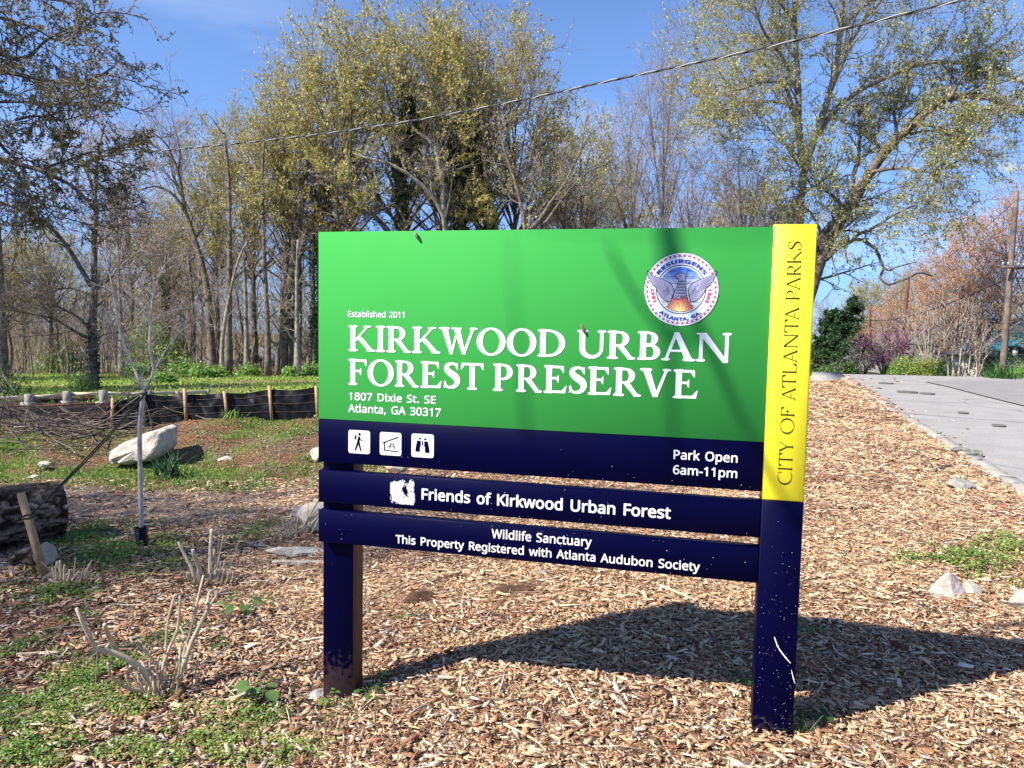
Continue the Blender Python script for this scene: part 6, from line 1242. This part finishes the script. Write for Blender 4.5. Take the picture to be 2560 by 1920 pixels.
custom('old_tree', 'big vine hung tree whose long dark bough arches left beside the board corner', 705, 47,
  [([(705, 945), (712, 830), (720, 740), (735, 640), (730, 575), (705, 520), (672, 470), (640, 430), (610, 408), (586, 394)], 0, -2, .30, .07), ([(738, 945), (742, 830), (744, 740), (745, 640), (748, 560), (760, 480), (770, 400), (775, 320)], 0, 0, .34, .08), ([(725, 620), (712, 540), (708, 470), (715, 400), (705, 330)], 0, 1, .14, .05)],
  LV(9, 2.4, 6, 5, up=.08, up3=.03), 51, leaf=(2, .15, OLIVE, (.35, .7), 1), nst=16)
for k, (px, path, d, r, lab, bk) in enumerate(((744, [(744, 943), (743, 830), (742, 700), (745, 600)], 43, .18, 'pale straight trunk close beside the left edge of the sign', M_barkp), (670, [(671, 943), (668, 800), (662, 680), (658, 560), (656, 430), (660, 350)], 44, .17, 'dark upright trunk reaching the wire right of the sapling', M_bark), (570, [(571, 945), (572, 800), (574, 628), (573, 464), (566, 380), (560, 330)], 45, .21, 'straight dark trunk just right of the leaning bare tree', M_bark), (617, [(617, 945), (616, 840), (613, 720), (606, 560), (600, 470)], 46, .15, 'pale straight trunk before the grey house in the wood', M_barkp),
    (555, [(546, 945), (556, 850), (573, 745), (590, 670), (612, 612), (625, 595)], 44, .14, 'broken topped trunk leaning right across its neighbours', M_barkp), (305, [(305, 938), (303, 860), (300, 760), (296, 660), (292, 560)], 45, .16, 'grey trunk behind the left fork of the sapling', M_barkp), (486, [(486, 940), (484, 850), (480, 740), (470, 640)], 47, .19, 'dark trunk behind the right fork of the sapling', M_bark), (410, [(410, 938), (409, 850), (412, 740), (416, 620)], 48, .16, 'ivy flecked trunk seen through the sapling twigs', M_bark), (692, [(694, 943), (697, 860), (704, 760), (715, 660)], 45, .14, 'slender dark trunk in the pair beside the arching bough', M_bark), (785, [(786, 945), (784, 800), (782, 650), (780, 500)], 46, .17, 'ivy wrapped trunk touching the left edge of the sign', M_bark), (8, [(8, 950), (5, 800), (0, 650), (-8, 500)], 40, .24, 'dark trunk at the far left margin of the field', M_bark))):
    custom('forest_tree', lab, px, d, [(path, 0, 0, r, r * .35)], LV(8, 2.2, 6, 5, up=.08, up3=.03), 60 + k, bark=bk, ivy=([0], .02, .8, 1400, .10, .14) if 'ivy' in lab else None, leaf=(1, .14, OLIVE, (.35, .7), 1) if k % 2 else None, nst=12)

# thicket of thin bare stems under the trees
def brush(name, px0, px1, d0, d1, n, h0, h1, seed, mat):
    rng = np.random.default_rng(seed); px = rng.uniform(px0, px1, n); d = rng.uniform(d0, d1, n); q = np.array([un(a, 940, b) for a, b in zip(px, d)]); z = gz(q[:, 0], q[:, 1]); h = rng.uniform(h0, h1, n)
    st = []
    S = np.zeros((n, 4, 3)); 
    for j in range(4): t_ = j / 3; S[:, j] = np.stack([q[:, 0], q[:, 1], z], 1) + np.stack([rng.normal(0, .12, n) * t_ * h, rng.normal(0, .12, n) * t_ * h, t_ * h], 1)
    R = (h * .008)[:, None] * np.array([[1, .8, .5, .2]]); a = (S, R); b = sub(a, 7, .15, 1, .45, 38, .6, 4, .06, .18, rng, rmin=.006); c = sub(b, 4, .1, 1, .5, 40, .6, 3, .03, .25, rng, rmin=.005)
    o = obj(name, tube_me(name, [a, b, c], mat, [3, 3, 3]), kind='stuff'); return o
brush('undergrowth', -250, 1000, 49, 62, 300, 2, 6.5, 5, M_twig); brush('undergrowth', -250, 1000, 62, 95, 260, 4, 10, 6, M_twig); brush('undergrowth', -150, 560, 46, 52, 110, 1.5, 4.5, 7, M_twigr); brush('undergrowth', 1000, 1990, 50, 75, 70, 3, 5, 8, M_twig)
# the wood's green floor shrubs
def shrub(label, px, py, d, w, h, pal, seed, name='shrub', n=900, size=.12, group=None, cat='shrub'):
    x, y, z = ground_at(px, d); rng = np.random.default_rng(seed); root = thing(name, label, cat, (x, y, z), group=group)
    st = [np.array([[0, 0, -.05, .02], [*(np.array([rng.normal(0, .3), rng.normal(0, .3), .5]) * (w * .5, w * .5, h * .9)), .012], [*(np.array([rng.normal(0, .5), rng.normal(0, .5), .9]) * (w * .5, w * .5, h)), .005]]) for _ in range(7)]
    S = stem_set(st, 5); a = sub(S, 6, .2, 1, .5, 45, .6, 4, .05, .2, rng, rmin=.004); obj('stems', tube_me('stems', [S, a], M_twig, [4, 3]), root, kind='stuff')
    u = norm(rng.normal(size=(n, 3))) * (rng.uniform(.25, 1, (n, 1)) ** .5); u[:, 2] = np.abs(u[:, 2]); C = u * (w / 2, w / 2, h); C *= (.75 + .5 * vnoise(u[:, 0] * 2 + 9, u[:, 1] * 2 + u[:, 2] * 2 + 9, 2.2, seed))[:, None]
    leaf_cards('foliage', C + (0, 0, .03), size, pal, rng, None, .8, root, wid=(.5, .9)); return root
BR = [(.24, .42, .09), (.32, .50, .12), (.18, .34, .07)]
for k, (px, d, w, h, l) in enumerate(((640 - 20, 44, 1.4, .7, 'bright green bush at the foot of the pale straight trunk'), (700 + 30, 43, 1.2, .6, 'low bright bush beside the arching tree'), (462, 43, 1.9, 1.1, 'fresh green bush in the field edge right of the sapling'), (500, 42, 1.3, .7, 'low green bush before the leaning tree'), (370, 46, 3.2, 3.8, 'tall fresh green bush seen through the sapling'), (445, 49, 1.8, 3.0, 'slender fresh green shrub behind the sapling right fork'), (5, 24, 1.6, .9, 'dark green bush at the left edge of the field'), (205, 29, 1.0, .6, 'bush hugging the foot of the lone field tree'), (410, 36, 1.2, .5, 'low leafy tuft in the field right of the lone tree'), (545, 43, 1.1, .6, 'small green bush between the straight trunks'), (780, 44, 1.5, .7, 'green bush at the left edge of the sign, by the ivy trunk'), (150, 50, 3, 2.2, 'green shrubs in the opening of the wood left of the lone tree'), (340, 44, 1.4, .7, 'low bush behind the left fork of the sapling'))):
    shrub(l, px, 940, d, w, h, BR if 'dark' not in l else DARKG[1:] + BR[2:], 80 + k, n=1300 if h > 1.5 else 600, size=.16 if d > 35 else .10)

# ------------------------------------------------------------ trees outside the frame that shade the sign and the bank
sm_np = np.array(sign_mw)
def shadow_path(px, t0, t1, r0, r1, org):
    """limb whose shadow crosses these points of the sign's face: it hangs t metres sunward of them"""
    out = []; k = len(px)
    for i, (x, y) in enumerate(px):
        a, z = sl(x, y); P = (sm_np @ np.array([a, 0, z, 1]))[:3]; s = i / max(k - 1, 1); out.append([*(P + SUN * (t0 + (t1 - t0) * s) - org), r0 + (r1 - r0) * s])
    return np.array(out)
og = np.array([-5.2, -5.6, g1(-5.2, -5.6)]); top_ = np.array([-1.2, .6, 13.2])
SH = [shadow_path([(1692, 1260), (1684, 1080), (1680, 960), (1672, 820), (1668, 700), (1660, 560), (1640, 300)], 6.4, 7.0, .009, .022, og), shadow_path([(2010, 1330), (1880, 1100), (1800, 925), (1755, 830), (1715, 740), (1695, 640), (1672, 540), (1640, 300)], 6.0, 7.0, .014, .024, og),
      shadow_path([(1755, 830), (1690, 855), (1630, 800), (1580, 725), (1545, 665), (1530, 620)], 6.5, 7.0, .014, .007, og), shadow_path([(1318, 1100), (1312, 1000), (1306, 920), (1290, 800), (1275, 560)], 6.4, 7.5, .009, .0015, og)]
SH.append(np.array([[*SH[0][-1, :3], .030], [*(SH[0][-1, :3] * .55 + top_ * .45 + (0, 0, .9)), .05], [*top_, .08]])); SH.append(np.array([[*SH[1][-1, :3], .028], [*(SH[1][-1, :3] * .5 + top_ * .5 + (0, 0, .5)), .04], [*top_, .06]])); SH.append(np.array([[*SH[3][-1, :3], .0015], [*(SH[3][-1, :3] * .5 + top_ * .5 + (0, 0, .8)), .02], [*top_, .05]]))
tr = np.array([[0, 0, -.2, .26], [.1, .1, 4, .21], [0, .2, 8.5, .16], [-.5, .4, 11.5, .12], [*top_, .09], [*(top_ + (.8, -.3, 2.5)), .04]])
make_tree('bare_tree', 'tall bare tree behind the viewer whose drooping limbs throw soft shadows on the green board', og, [tr] + SH, [], 501, nst=14)
for k, (x, y, h, rz, l) in enumerate(((-13.2, 2.6, 12, .3, 'bare tree beyond the left edge that streaks the bank with shadow'), (-17.5, 11.5, 15, 1.9, 'taller bare tree farther left whose shadow reaches the silt fence'), (-15, 0.4, 16, 5.2, 'thick limbed bare tree left of the viewer whose shadow bars the path'), (-20.5, 10.5, 18, .9, 'tall bare tree beyond the log whose shadow climbs the bank'), (-24, 16, 15, 4.0, 'bare tree left of the mulch heap behind the bank'))):
    f = PN[k % 3]; dup(f[0], (x, y, g1(x, y)), rz, (h / 15,) * 3, l, 'bare trees left of the frame')
for k, (x, y, h, l) in enumerate(((-27, 24, 16, 'budding tree left of the frame shading the near field'), (-36, 34, 18, 'budding tree left of the frame shading the far field'))):
    dup(PB[k][0], (x, y, g1(x, y)), k * 2.0, (h / 18,) * 3, l, 'budding trees left of the frame')

# ------------------------------------------------------------ poles and wires
M_pole = mat_basic('weathered_pole', (.10, .075, .06), .9, spec=.1, col2=(.22, .175, .145), scale=3, bump=(20, .5, .02))
M_poler = mat_basic('reddish_pole', (.13, .055, .035), .9, spec=.1, col2=(.22, .10, .065), scale=3)
M_steel = mat_basic('galvanised_fitting', (.35, .36, .37), .5, metal=.6)
def pole(label, b, t_, d, wpx, mat, arms=(), name='utility_pole'):
    B0 = un(b[0], b[1], d); gzb = g1(B0[0], B0[1]); T0 = un(t_[0], t_[1], d); ax = (T0 - B0); B1 = B0 - ax / ax[2] * (B0[2] - gzb + .2) if B0[2] > gzb else B0
    root = thing(name, label, 'pole', B1, group='utility poles along the street'); r = wpx / 2 * d / FPX
    V, Q, T_ = tubes((resample([B1, T0], 8) - B1)[None], np.linspace(r * 1.1, r * .85, 8)[None], 12); obj('shaft', mesh_np('shaft', V, [Q, T_], mat, None, True), root)
    for f, L_, ang in arms:
        c = B1 + (T0 - B1) * f - B1; dv = np.array([math.cos(ang), math.sin(ang), 0]) * L_ / 2; plank(B1 + c - dv + (0, -r - .05, 0), B1 + c + dv + (0, -r - .05, 0), .10, .09, M_pole, 'crossarm', root)
        for s in (-.9, -.45, .45, .9):
            q = c + dv * s + np.array([0, -r - .05, .05]); V, Q, T_ = tubes(np.array([[q, q + (0, 0, .06), q + (0, 0, .12), q + (0, 0, .16)]]), np.array([[.02, .05, .045, .02]]), 8); obj('insulator', mesh_np('insulator', V, [Q, T_], M_steel), root)
    return root, B1, T0
P1 = pole('big leaning weathered utility pole at the far right with black cables', (2506, 935), (2541, 478), 32, 15, M_pole, [(.60, 1.2, .3)])
pole('dark brown pole standing clear in the middle of the street beyond the road crest', (2176, 942), (2175, 766), 78, 6.5, M_poler, [(.80, 1.6, .4)])
P3 = pole('thin grey pole with a street lamp arm before the dark conifers', (2088, 936), (2097, 805), 105, 4.5, M_pole, [(.45, 1.8, .3)])
pole('farthest and thinnest pole, nearest the yellow board', (2061, 934), (2063, 848), 135, 3.2, M_poler)
pole('reddish pole leaning behind the yellow green bushes', (2250, 935), (2272, 690), 62, 8.5, M_poler, [(.55, 1.5, .3)])
pole('short black pole right beside the reddish leaning pole', (2262, 930), (2265, 845), 74, 4.5, M_bark)
a0 = un(2095, 838, 105); V, Q, T_ = tubes((np.array([a0, a0 + (-1.0, 0, .45), a0 + (-2.0, 0, .5), a0 + (-2.6, 0, .42)]) - a0)[None], np.array([[.05, .05, .06, .12]]), 8)
sl_ = obj('lamp_arm', mesh_np('lamp_arm', V, [Q, T_], M_steel), P3[0]); sl_.location = tuple(a0 - P3[1])
lp = ground_at(2534, 36); t_ = thing('yard_lamp', 'black yard lantern on a post in front of the blue porch', 'lamp post', lp); H = un(2534, 868, 36)[2] - lp[2]
M_blk = mat_basic('black_metal', (.012, .012, .013), .5); M_gl = mat_basic('lantern_glass', (.30, .30, .27), .2)
V, Q, T_ = tubes(np.array([[(0, 0, -.1), (0, 0, .3), (0, 0, H - .42)]]), np.array([[.05, .035, .03]]), 10); obj('post', mesh_np('post', V, [Q, T_], M_blk), t_)
V, Q, T_ = tubes(np.array([[(0, 0, H - .42), (0, 0, H - .38), (0, 0, H - .12)]]), np.array([[.05, .09, .12]]), 6); obj('glass', mesh_np('glass', V, [Q, T_], M_gl), t_)
V, Q, T_ = tubes(np.array([[(0, 0, H - .12), (0, 0, H - .10), (0, 0, H - .03), (0, 0, H)]]), np.array([[.14, .15, .05, .015]]), 6); obj('cap', mesh_np('cap', V, [Q, T_], M_blk), t_)
q = ground_at(2503, 31.6); t_ = thing('pole_reflector', 'small round red reflector stuck up before the big leaning pole', 'reflector', q); z_ = un(2505, 918, 31.6)[2] - q[2]
th = np.arange(16) * 2 * math.pi / 16; V = [(math.cos(a) * .07, y, z_ + math.sin(a) * .09) for y in (-.02, .0) for a in th]; obj('disc', mesh_np('disc', V, [np.array([(i, (i + 1) % 16, 16 + (i + 1) % 16, 16 + i) for i in range(16)]), np.array([list(range(16))[::1]])], mat_basic('reflector_red', (.55, .015, .02), .4)), t_)
V, Q, T_ = tubes(np.array([[(0, .01, -.05), (0, .01, z_)]]), np.array([[.02, .02]]), 6); obj('stem', mesh_np('stem', V, [Q, T_], M_stake), t_)
# the long twisted service cable overhead
M_cable = mat_basic('cable_sheath', (.05, .05, .05), .55, spec=.4); M_cabl2 = mat_basic('bare_aluminium_strand', (.42, .41, .40), .5, spec=.4)
cp_ = [(-260, 405, 26), (0, 404, 24), (289, 386, 21.5), (560, 362, 19), (810, 334, 17), (1060, 297, 15.2), (1308, 249, 13.6), (1520, 203, 12.4), (1736, 158, 11.4), (1960, 108, 10.6), (2199, 50, 9.8), (2419, -4, 9.2), (2700, -80, 8.6)]
C = resample([un(*p) for p in cp_], 700); ax = norm(np.gradient(C, axis=0)); s1 = norm(np.cross(ax, (0, 0, 1.0))); s2 = np.cross(s1, ax); arc = np.concatenate([[0], np.cumsum(np.linalg.norm(np.diff(C, axis=0), axis=1))])
w_ = thing('overhead_cable', 'twisted service cable sagging right across the sky above the sign', 'cable', C[0])
for k, (m_, r) in enumerate(((M_cable, .0105), (M_cable, .0105), (M_cabl2, .0075))):
    ph = arc * 9 + k * 2.094; V, Q, T_ = tubes((C - C[0] + s1 * (np.cos(ph) * .011)[:, None] + s2 * (np.sin(ph) * .011)[:, None])[None], np.full((1, 700), r), 5); obj('strand', mesh_np('strand', V, [Q, T_], m_, None, True), w_)
def wire(label, A, B, r, sag):
    A, B = un(*A), un(*B); t_ = np.linspace(0, 1, 30)[:, None]; P = A + (B - A) * t_ - np.array([0, 0, 1]) * sag * 4 * t_ * (1 - t_); o = thing('street_wire', label, 'wire', A, group='thin wires of the street poles'); V, Q, T_ = tubes((P - A)[None], np.full((1, 30), r), 5); obj('wire', mesh_np('wire', V, [Q, T_], M_cable), o)
wire('thick wire dropping from the big leaning pole towards the far left poles', (2528, 690, 32), (2176, 800, 78), .03, .6); wire('upper thin wire from the big pole top to the far poles', (2541, 500, 32), (2272, 700, 62), .012, .4)
wire('short thick wire from the big pole out of the frame at right', (2528, 692, 32), (2640, 682, 24), .03, .1); wire('thin upper wire leaving the frame right of the big pole', (2541, 500, 32), (2650, 470, 25), .012, .1)
wire('fine wire between the lamp pole and the reddish pole', (2097, 812, 105), (2272, 712, 62), .02, .6)

# ------------------------------------------------------------ houses
def house(label, px0, px1, d, eave_y, apex_y, siding, roofc, depth, wins, name='house', porch=None, gable=True):
    x0, y0, z0 = ground_at(px0, d); x1, y1, _ = ground_at(px1, d); w = x1 - x0; ze = un(px0, eave_y, d)[2] - z0; za = un(px0, apex_y, d)[2] - z0; root = thing(name, label, 'house', (x0, y0, z0)); m = MB()
    V = [(0, 0, -.8), (w, 0, -.8), (w, 0, ze), (0, 0, ze), (0, depth, -.8), (w, depth, -.8), (w, depth, ze), (0, depth, ze), (w / 2, 0, za - .1), (w / 2, depth, za - .1)]
    m.add(V, [(0, 1, 2, 3), (1, 5, 6, 2), (4, 0, 3, 7), (5, 4, 7, 6)], [(3, 2, 8), (6, 7, 9)]); obj('wall', m.me('wall', siding), root)
    m = MB(); o_ = .35; sl_ = (za - ze) / (w / 2)
    for s in (0, 1):
        a, b = (-o_, ze - o_ * sl_) if s == 0 else (w + o_, ze - o_ * sl_), (w / 2, za)
        V = [(a[0], -o_, a[1]), (b[0], -o_, b[1]), (b[0], depth + o_, b[1]), (a[0], depth + o_, a[1])]; V = V + [(x, y, z + .14) for x, y, z in V]
        F = [(0, 1, 2, 3), (4, 7, 6, 5), (0, 4, 5, 1), (1, 5, 6, 2), (2, 6, 7, 3), (3, 7, 4, 0)]; obj('roof', mesh_np('roof', V, [np.array(F)], roofc), root)
    for wx, wz, ww, wh in wins:
        f = MB(); cx, cz = wx * w, wz * ze; t = .07
        for q in ((cx - ww / 2 - t, cx + ww / 2 + t, cz - wh / 2 - t, cz - wh / 2), (cx - ww / 2 - t, cx + ww / 2 + t, cz + wh / 2, cz + wh / 2 + t), (cx - ww / 2 - t, cx - ww / 2, cz - wh / 2, cz + wh / 2), (cx + ww / 2, cx + ww / 2 + t, cz - wh / 2, cz + wh / 2), (cx - ww / 2, cx + ww / 2, cz - .02, cz + .02)): f.box(q[0], q[1], -.06, .0, q[2], q[3])
        wo_ = obj('window', f.me('window', M_trim), root); g_ = MB(); g_.box(cx - ww / 2, cx + ww / 2, -.015, -.004, cz - wh / 2, cz + wh / 2); obj('pane', g_.me('pane', M_pane), wo_)
    return root, w, ze
M_trim = mat_basic('white_trim', (.72, .71, .68), .6); M_pane = mat_basic('window_pane', (.03, .035, .04), .1, spec=.6)
M_side = mat_basic('white_siding', (.60, .59, .56), .8, col2=(.68, .67, .64), scale=2); M_side2 = mat_basic('cream_siding', (.58, .50, .38), .8, col2=(.66, .58, .46), scale=2)
M_roof = mat_basic('grey_shingle', (.16, .16, .165), .9, col2=(.24, .24, .245), scale=6); M_teal = mat_basic('teal_paint', (.03, .13, .17), .6); M_bluep = mat_basic('blue_paint', (.015, .10, .32), .5)
house('white sided house with a grey gable behind the crape myrtles at far right', 2455, 2640, 47, 862, 800, M_side, M_roof, 8, [(.22, .62, .9, 1.2), (.5, .62, .9, 1.2), (.8, .62, .9, 1.2)])
house('lower white wing with a small gabled roof left of the big pole', 2452, 2522, 42, 882, 858, M_side, M_roof, 4, [(.3, .55, .6, .8), (.7, .55, .6, .8)], name='house_wing')
h_, w, ze = house('dark teal porch with bright blue posts at the far right edge', 2518, 2600, 38.5, 868, 838, M_teal, M_teal, .9, [], name='porch')
for k, fx in enumerate((.03, .30, .6, .95)): m = MB(); m.box(fx * w, fx * w + .20, -1.3, -1.1, -.6, ze + .1); obj('post', m.me('post', M_bluep if k % 2 == 0 else M_trim), h_)
m = MB(); m.box(-.3, w + .3, -1.4, .0, ze + .02, ze + .16); obj('porch_roof', m.me('porch_roof', M_teal), h_)
house('small far house with a grey roof behind the reddish poles', 2262, 2306, 92, 908, 888, M_side, M_roof, 7, [(.5, .5, .9, 1.1)])
house('white garage wall glimpsed between bushes and crape myrtle trunks', 2330, 2375, 58, 890, 876, M_side, M_roof, 5, [(.3, .6, .7, .9)], name='garage')
house('low cream outbuilding beyond the road behind the flowering shrub', 2205, 2252, 70, 926, 905, M_side2, M_roof, 5, [], name='shed')
house('pale house with a grey gable deep in the wood between the straight trunks', 588, 668, 72, 905, 873, M_side, M_roof, 8, [(.3, .55, .9, 1.2), (.7, .55, .9, 1.2)])
house('small pale house glimpsed in the wood behind the sapling', 480, 520, 84, 915, 898, M_side, M_roof, 8, [(.5, .5, .9, 1.1)])
house('long white house half hidden behind the wood left of the lone tree', 100, 190, 92, 895, 872, M_side, M_roof, 8, [(.25, .5, 1, 1.1), (.75, .5, 1, 1.1)])

# ------------------------------------------------------------ planting across the road
PM_ = [proto_bud(400, 'x', pal=SALMON, split=.22, spread=.32, per=15), 18, [False]]
PM2 = [proto_bud(401, 'x', pal=SALMON + [(.42, .24, .16)], split=.22, spread=.32, per=12), 18, [False]]
for p, px, d, ty, l, wd in ((PM_, 2500, 56, 468, 'tallest salmon flowering maple behind the big leaning pole', 1.0), (PM2, 2405, 60, 545, 'salmon flowering maple left of the big leaning pole', 1.05), (PM_, 2345, 66, 640, 'orange maple crown above the vase shaped crape myrtle', 1.0), (PM2, 2262, 78, 700, 'orange maple between the reddish pole and the central pole', 1.0), (PM_, 2215, 84, 745, 'low orange maple right behind the central dark pole', 1.0), (PM2, 2570, 50, 520, 'salmon maple cut by the right edge', 1.0), (PM_, 2450, 48, 690, 'lower orange maple above the white sided house', 1.1)):
    place(p[0], p[1], p[2], px, d, ty, l, px * .7, wd, 'salmon maples across the road')
PT2 = [proto_bud(402, 'x', pal=[(.42, .36, .13), (.50, .43, .18), (.34, .28, .10)], split=.15, spread=.35, per=8), 18, [False]]
place(*PT2, 2600, 37, 690, 'tan gold young tree at the right edge before the blue porch', 1.0, 1.3, None); place(*PT2, 2200, 86, 790, 'brown gold round tree left of the central dark pole', 2.0, 1.5, None)
for px, d, ty, l in ((2150, 120, 700, 'pale far tree rising over the conifers'), (2215, 125, 680, 'pale far tree above the orange maples'), (2290, 120, 650, 'pale far tree behind the hooked branch tip')): pt(PB, px % 3, px, d, ty, l, 1.2, 'pale budding trees far down the street')
for px, d, ty, l in ((2050, 100, 745, 'grey bare tree far down the street beside the yellow board'), (2400, 90, 610, 'bare tree behind the salmon maples')): pt(PN, px % 3, px, d, ty, l, 1.2)
def conifer(label, px, d, ty, wide, seed):
    x, y, z = ground_at(px, d); H = un(px, ty, d)[2] - z; rng = np.random.default_rng(seed); root = thing('pine_tree', label, 'tree', (x, y, z), group='dark evergreens down the street'); tr = straight(H, .25, .03, rng, wob=.01); S = stem_set([tr], 12); obj('trunk', tube_me('trunk', [S], M_bark, [8]), root)
    a = sub(S, 90, .06, .99, 1, 82, .25, 6, .03, .06, rng, rmin=.02, Labs=wide, shape=lambda t: 1.15 - 1.02 * t); b = sub(a, 9, .2, 1, .32, 50, .5, 4, .03, .15, rng, rmin=.012); obj('limbs', tube_me('limbs', [a, b], M_bark, [4, 3]), root, kind='stuff')
    Cc = np.concatenate([tips(b, 20, rng), tips(a, 14, rng, .4)]); leaf_cards('needles', Cc + rng.normal(0, .06, Cc.shape), .42, [(.045, .10, .045), (.06, .13, .055), (.035, .075, .035), (.09, .16, .07)], rng, None, .5, root, wid=(.3, .6))
conifer('tall dark evergreen down the street right of the yellow board', 2122, 92, 748, 3.4, 1); conifer('broad dark evergreen close against the yellow board', 2072, 96, 778, 3.6, 2); conifer('smaller evergreen between lamp pole and central pole', 2148, 88, 815, 2.4, 3)
def vase(label, base, d, stems, n2, seed, mat, leaf, name='crape_myrtle', r=.035):
    org = np.array(ground_at(base, d)); rng = np.random.default_rng(seed); st = []
    for a, b, ty, dj in stems: st.append(PT([(a, 950), ((a * 2 + b) / 3 + rng.uniform(-3, 3), 950 - (950 - ty) * .35), ((a + b * 2) / 3 + rng.uniform(-3, 3), 950 - (950 - ty) * .7), (b, ty)], d, d + dj, r, r * .25, org))
    return make_tree(name, label, org, st, [dict(n=8, t0=.35, t1=1, Ls=.35, ang=28, rr=.5, P=5, up=.06, wob=.12, rmin=.008), dict(n=n2, t0=.15, t1=1, Ls=.45, ang=30, rr=.6, P=4, up=.05, wob=.16, rmin=.006)], seed, bark=mat, leaf=leaf, nst=9, stem_sides=7)
M_cream = mat_basic('smooth_cream_bark', (.36, .27, .19), .8, col2=(.52, .42, .31), scale=4)
vase('vase shaped bare crape myrtle on a single foot beside the yellow bushes', 2323, 38, [(2323, b, t_, dj) for b, t_, dj in ((2255, 835, -.5), (2280, 810, .4), (2300, 790, -.3), (2318, 775, .5), (2335, 780, -.4), (2352, 795, .3), (2372, 820, -.5), (2290, 840, .8), (2345, 835, .9))], 6, 91, M_cream, (2, .06, [(.30, .20, .13), (.22, .14, .10)], (.4, .8), 1))
vase('broad clump of cream trunked crape myrtles before the white garage', 2400, 34, [(2372, 2360, 830, -.3), (2380, 2392, 800, .3), (2388, 2375, 815, 0), (2396, 2418, 795, -.4), (2410, 2400, 790, .5), (2420, 2440, 800, 0), (2425, 2458, 830, .4), (2405, 2425, 815, .8)], 7, 92, M_cream, (7, .07, [(.24, .14, .09), (.17, .10, .07), (.34, .20, .12)], (.4, .8), 1))
vase('slim pale double trunk leaning apart at the right of the crape myrtles', 2442, 33.5, [(2440, 2438, 850, 0), (2442, 2478, 860, .3), (2441, 2460, 840, .2)], 4, 93, M_cream, None, 'slender_tree', .03)
def bloom(label, px, d, ty, pal, seed, name, per, wide=1.0):
    org = np.array(ground_at(px, d)); H = un(px, ty, d)[2] - org[2]; rng = np.random.default_rng(seed); st = []
    for k in range(8): a = k * 2.4; q = np.array([math.cos(a), math.sin(a), 0]) * H * .55 * wide * rng.uniform(.5, 1); st.append(np.array([[0, 0, -.1, .05], [*(q * .3 + (0, 0, H * .3)), .035], [*(q * .7 + (0, 0, H * .6)), .02], [*(q + (0, 0, H * rng.uniform(.7, .95))), .01]]))
    return make_tree(name, label, org, st, [dict(n=9, t0=.2, t1=1, Ls=.4, ang=40, rr=.5, P=5, up=.05, wob=.15, rmin=.012), dict(n=7, t0=.1, t1=1, Ls=.5, ang=38, rr=.6, P=4, up=.05, wob=.2, rmin=.01)], seed, leaf=(per, .12, pal, (.6, 1), 2), nst=8, stem_sides=6)
bloom('white flowering shrubby tree left of the central dark pole', 2160, 66, 878, [(.62, .55, .54), (.70, .66, .64), (.50, .40, .40)], 94, 'flowering_tree', 3, 1.3); bloom('bare twiggy shrub right of the central dark pole', 2205, 64, 868, [(.42, .34, .32)], 95, 'twiggy_shrub', 1, 1.1); bloom('magenta redbud in bloom behind the reddish poles', 2232, 58, 838, [(.55, .20, .42), (.62, .28, .50), (.45, .15, .35)], 96, 'redbud_tree', 12, 1.5)
YG = [(.36, .42, .08), (.44, .46, .10), (.26, .36, .07)]
for k, (px, d, w, h, pal, l) in enumerate(((2262, 36, 1.5, .95, YG[:1] + BR, 'yellow green bush, the left one of the pair at the road crest'), (2305, 35.5, 1.4, .85, YG, 'golden bush, right one of the pair before the crape myrtle'), (2116, 40, 1.4, .8, DARKG[1:] + BR[2:], 'deep green bush beyond the end of the pavement slab'), (2218, 44, .7, .6, DARKG[1:], 'little dark evergreen ball before the cream outbuilding'), (2345, 36, 1.6, .9, DARKG[2:] + BR[2:], 'dark shrub between the crape myrtles'), (2470, 35, 2.2, 1.5, DARKG, 'dark glossy evergreen shrub left of the big leaning pole'), (2560, 33.5, 2.6, .9, DARKG[1:] + BR[2:], 'low clipped green hedge at the far right across the road'), (2070, 42, 1.6, .6, BR[2:] + DARKG[3:], 'scruffy green growth beside the pavement slab'), (2580, 27, 1.2, .5, BR, 'green tuft on the far right road edge'))):
    shrub(l, px, 940, d, w, h, pal, 120 + k, n=1700, size=.085)
blades('big arching clump of strappy green leaves across the road by the leaning pole', (2500, 948), 110, .9, 7, [(.07, .18, .04), (.12, .26, .05), (.05, .13, .035)], .035, 'strappy_clump', spread=.7, el=(.5, 1.4))
brush('undergrowth', 2170, 2600, 70, 120, 100, 3, 8, 9, M_twig)

# slash heap at the left end of the bank
def brush_pile(label, px, n, w, h, seed):
    b = at(*px); rr = np.random.default_rng(seed); root = thing('brush_pile', label, 'brush pile', b); st = []
    for k in range(n):
        q = np.array([rr.normal(0, w), rr.normal(0, w * .35), 0]); q[2] = g1(b[0] + q[0], b[1] + q[1]) - b[2] + rr.uniform(0, h) * math.exp(-(q[0] / w) ** 2); d = norm(np.array([rr.normal(0, 1), rr.normal(0, .5), rr.normal(0, .22)])); l = rr.uniform(.3, 1.6); w_ = rr.uniform(.003, .014); e = []
        for j in range(6): e.append([*q, w_ * (1 - .13 * j)]); d = norm(d + rr.normal(0, .13, 3)); q = q + d * l / 5
        st.append(np.array(e))
    skin('branches', st, M_bark, root, 5, 6)[0]['kind'] = 'stuff'
brush_pile('dark heap of cut branches at the left end of the silt fence', (150, 1078), 230, 1.0, .28, 1)
brush_pile('low scatter of dead sticks on the mulch far left beyond the log', (20, 1085), 150, 1.0, .2, 2)
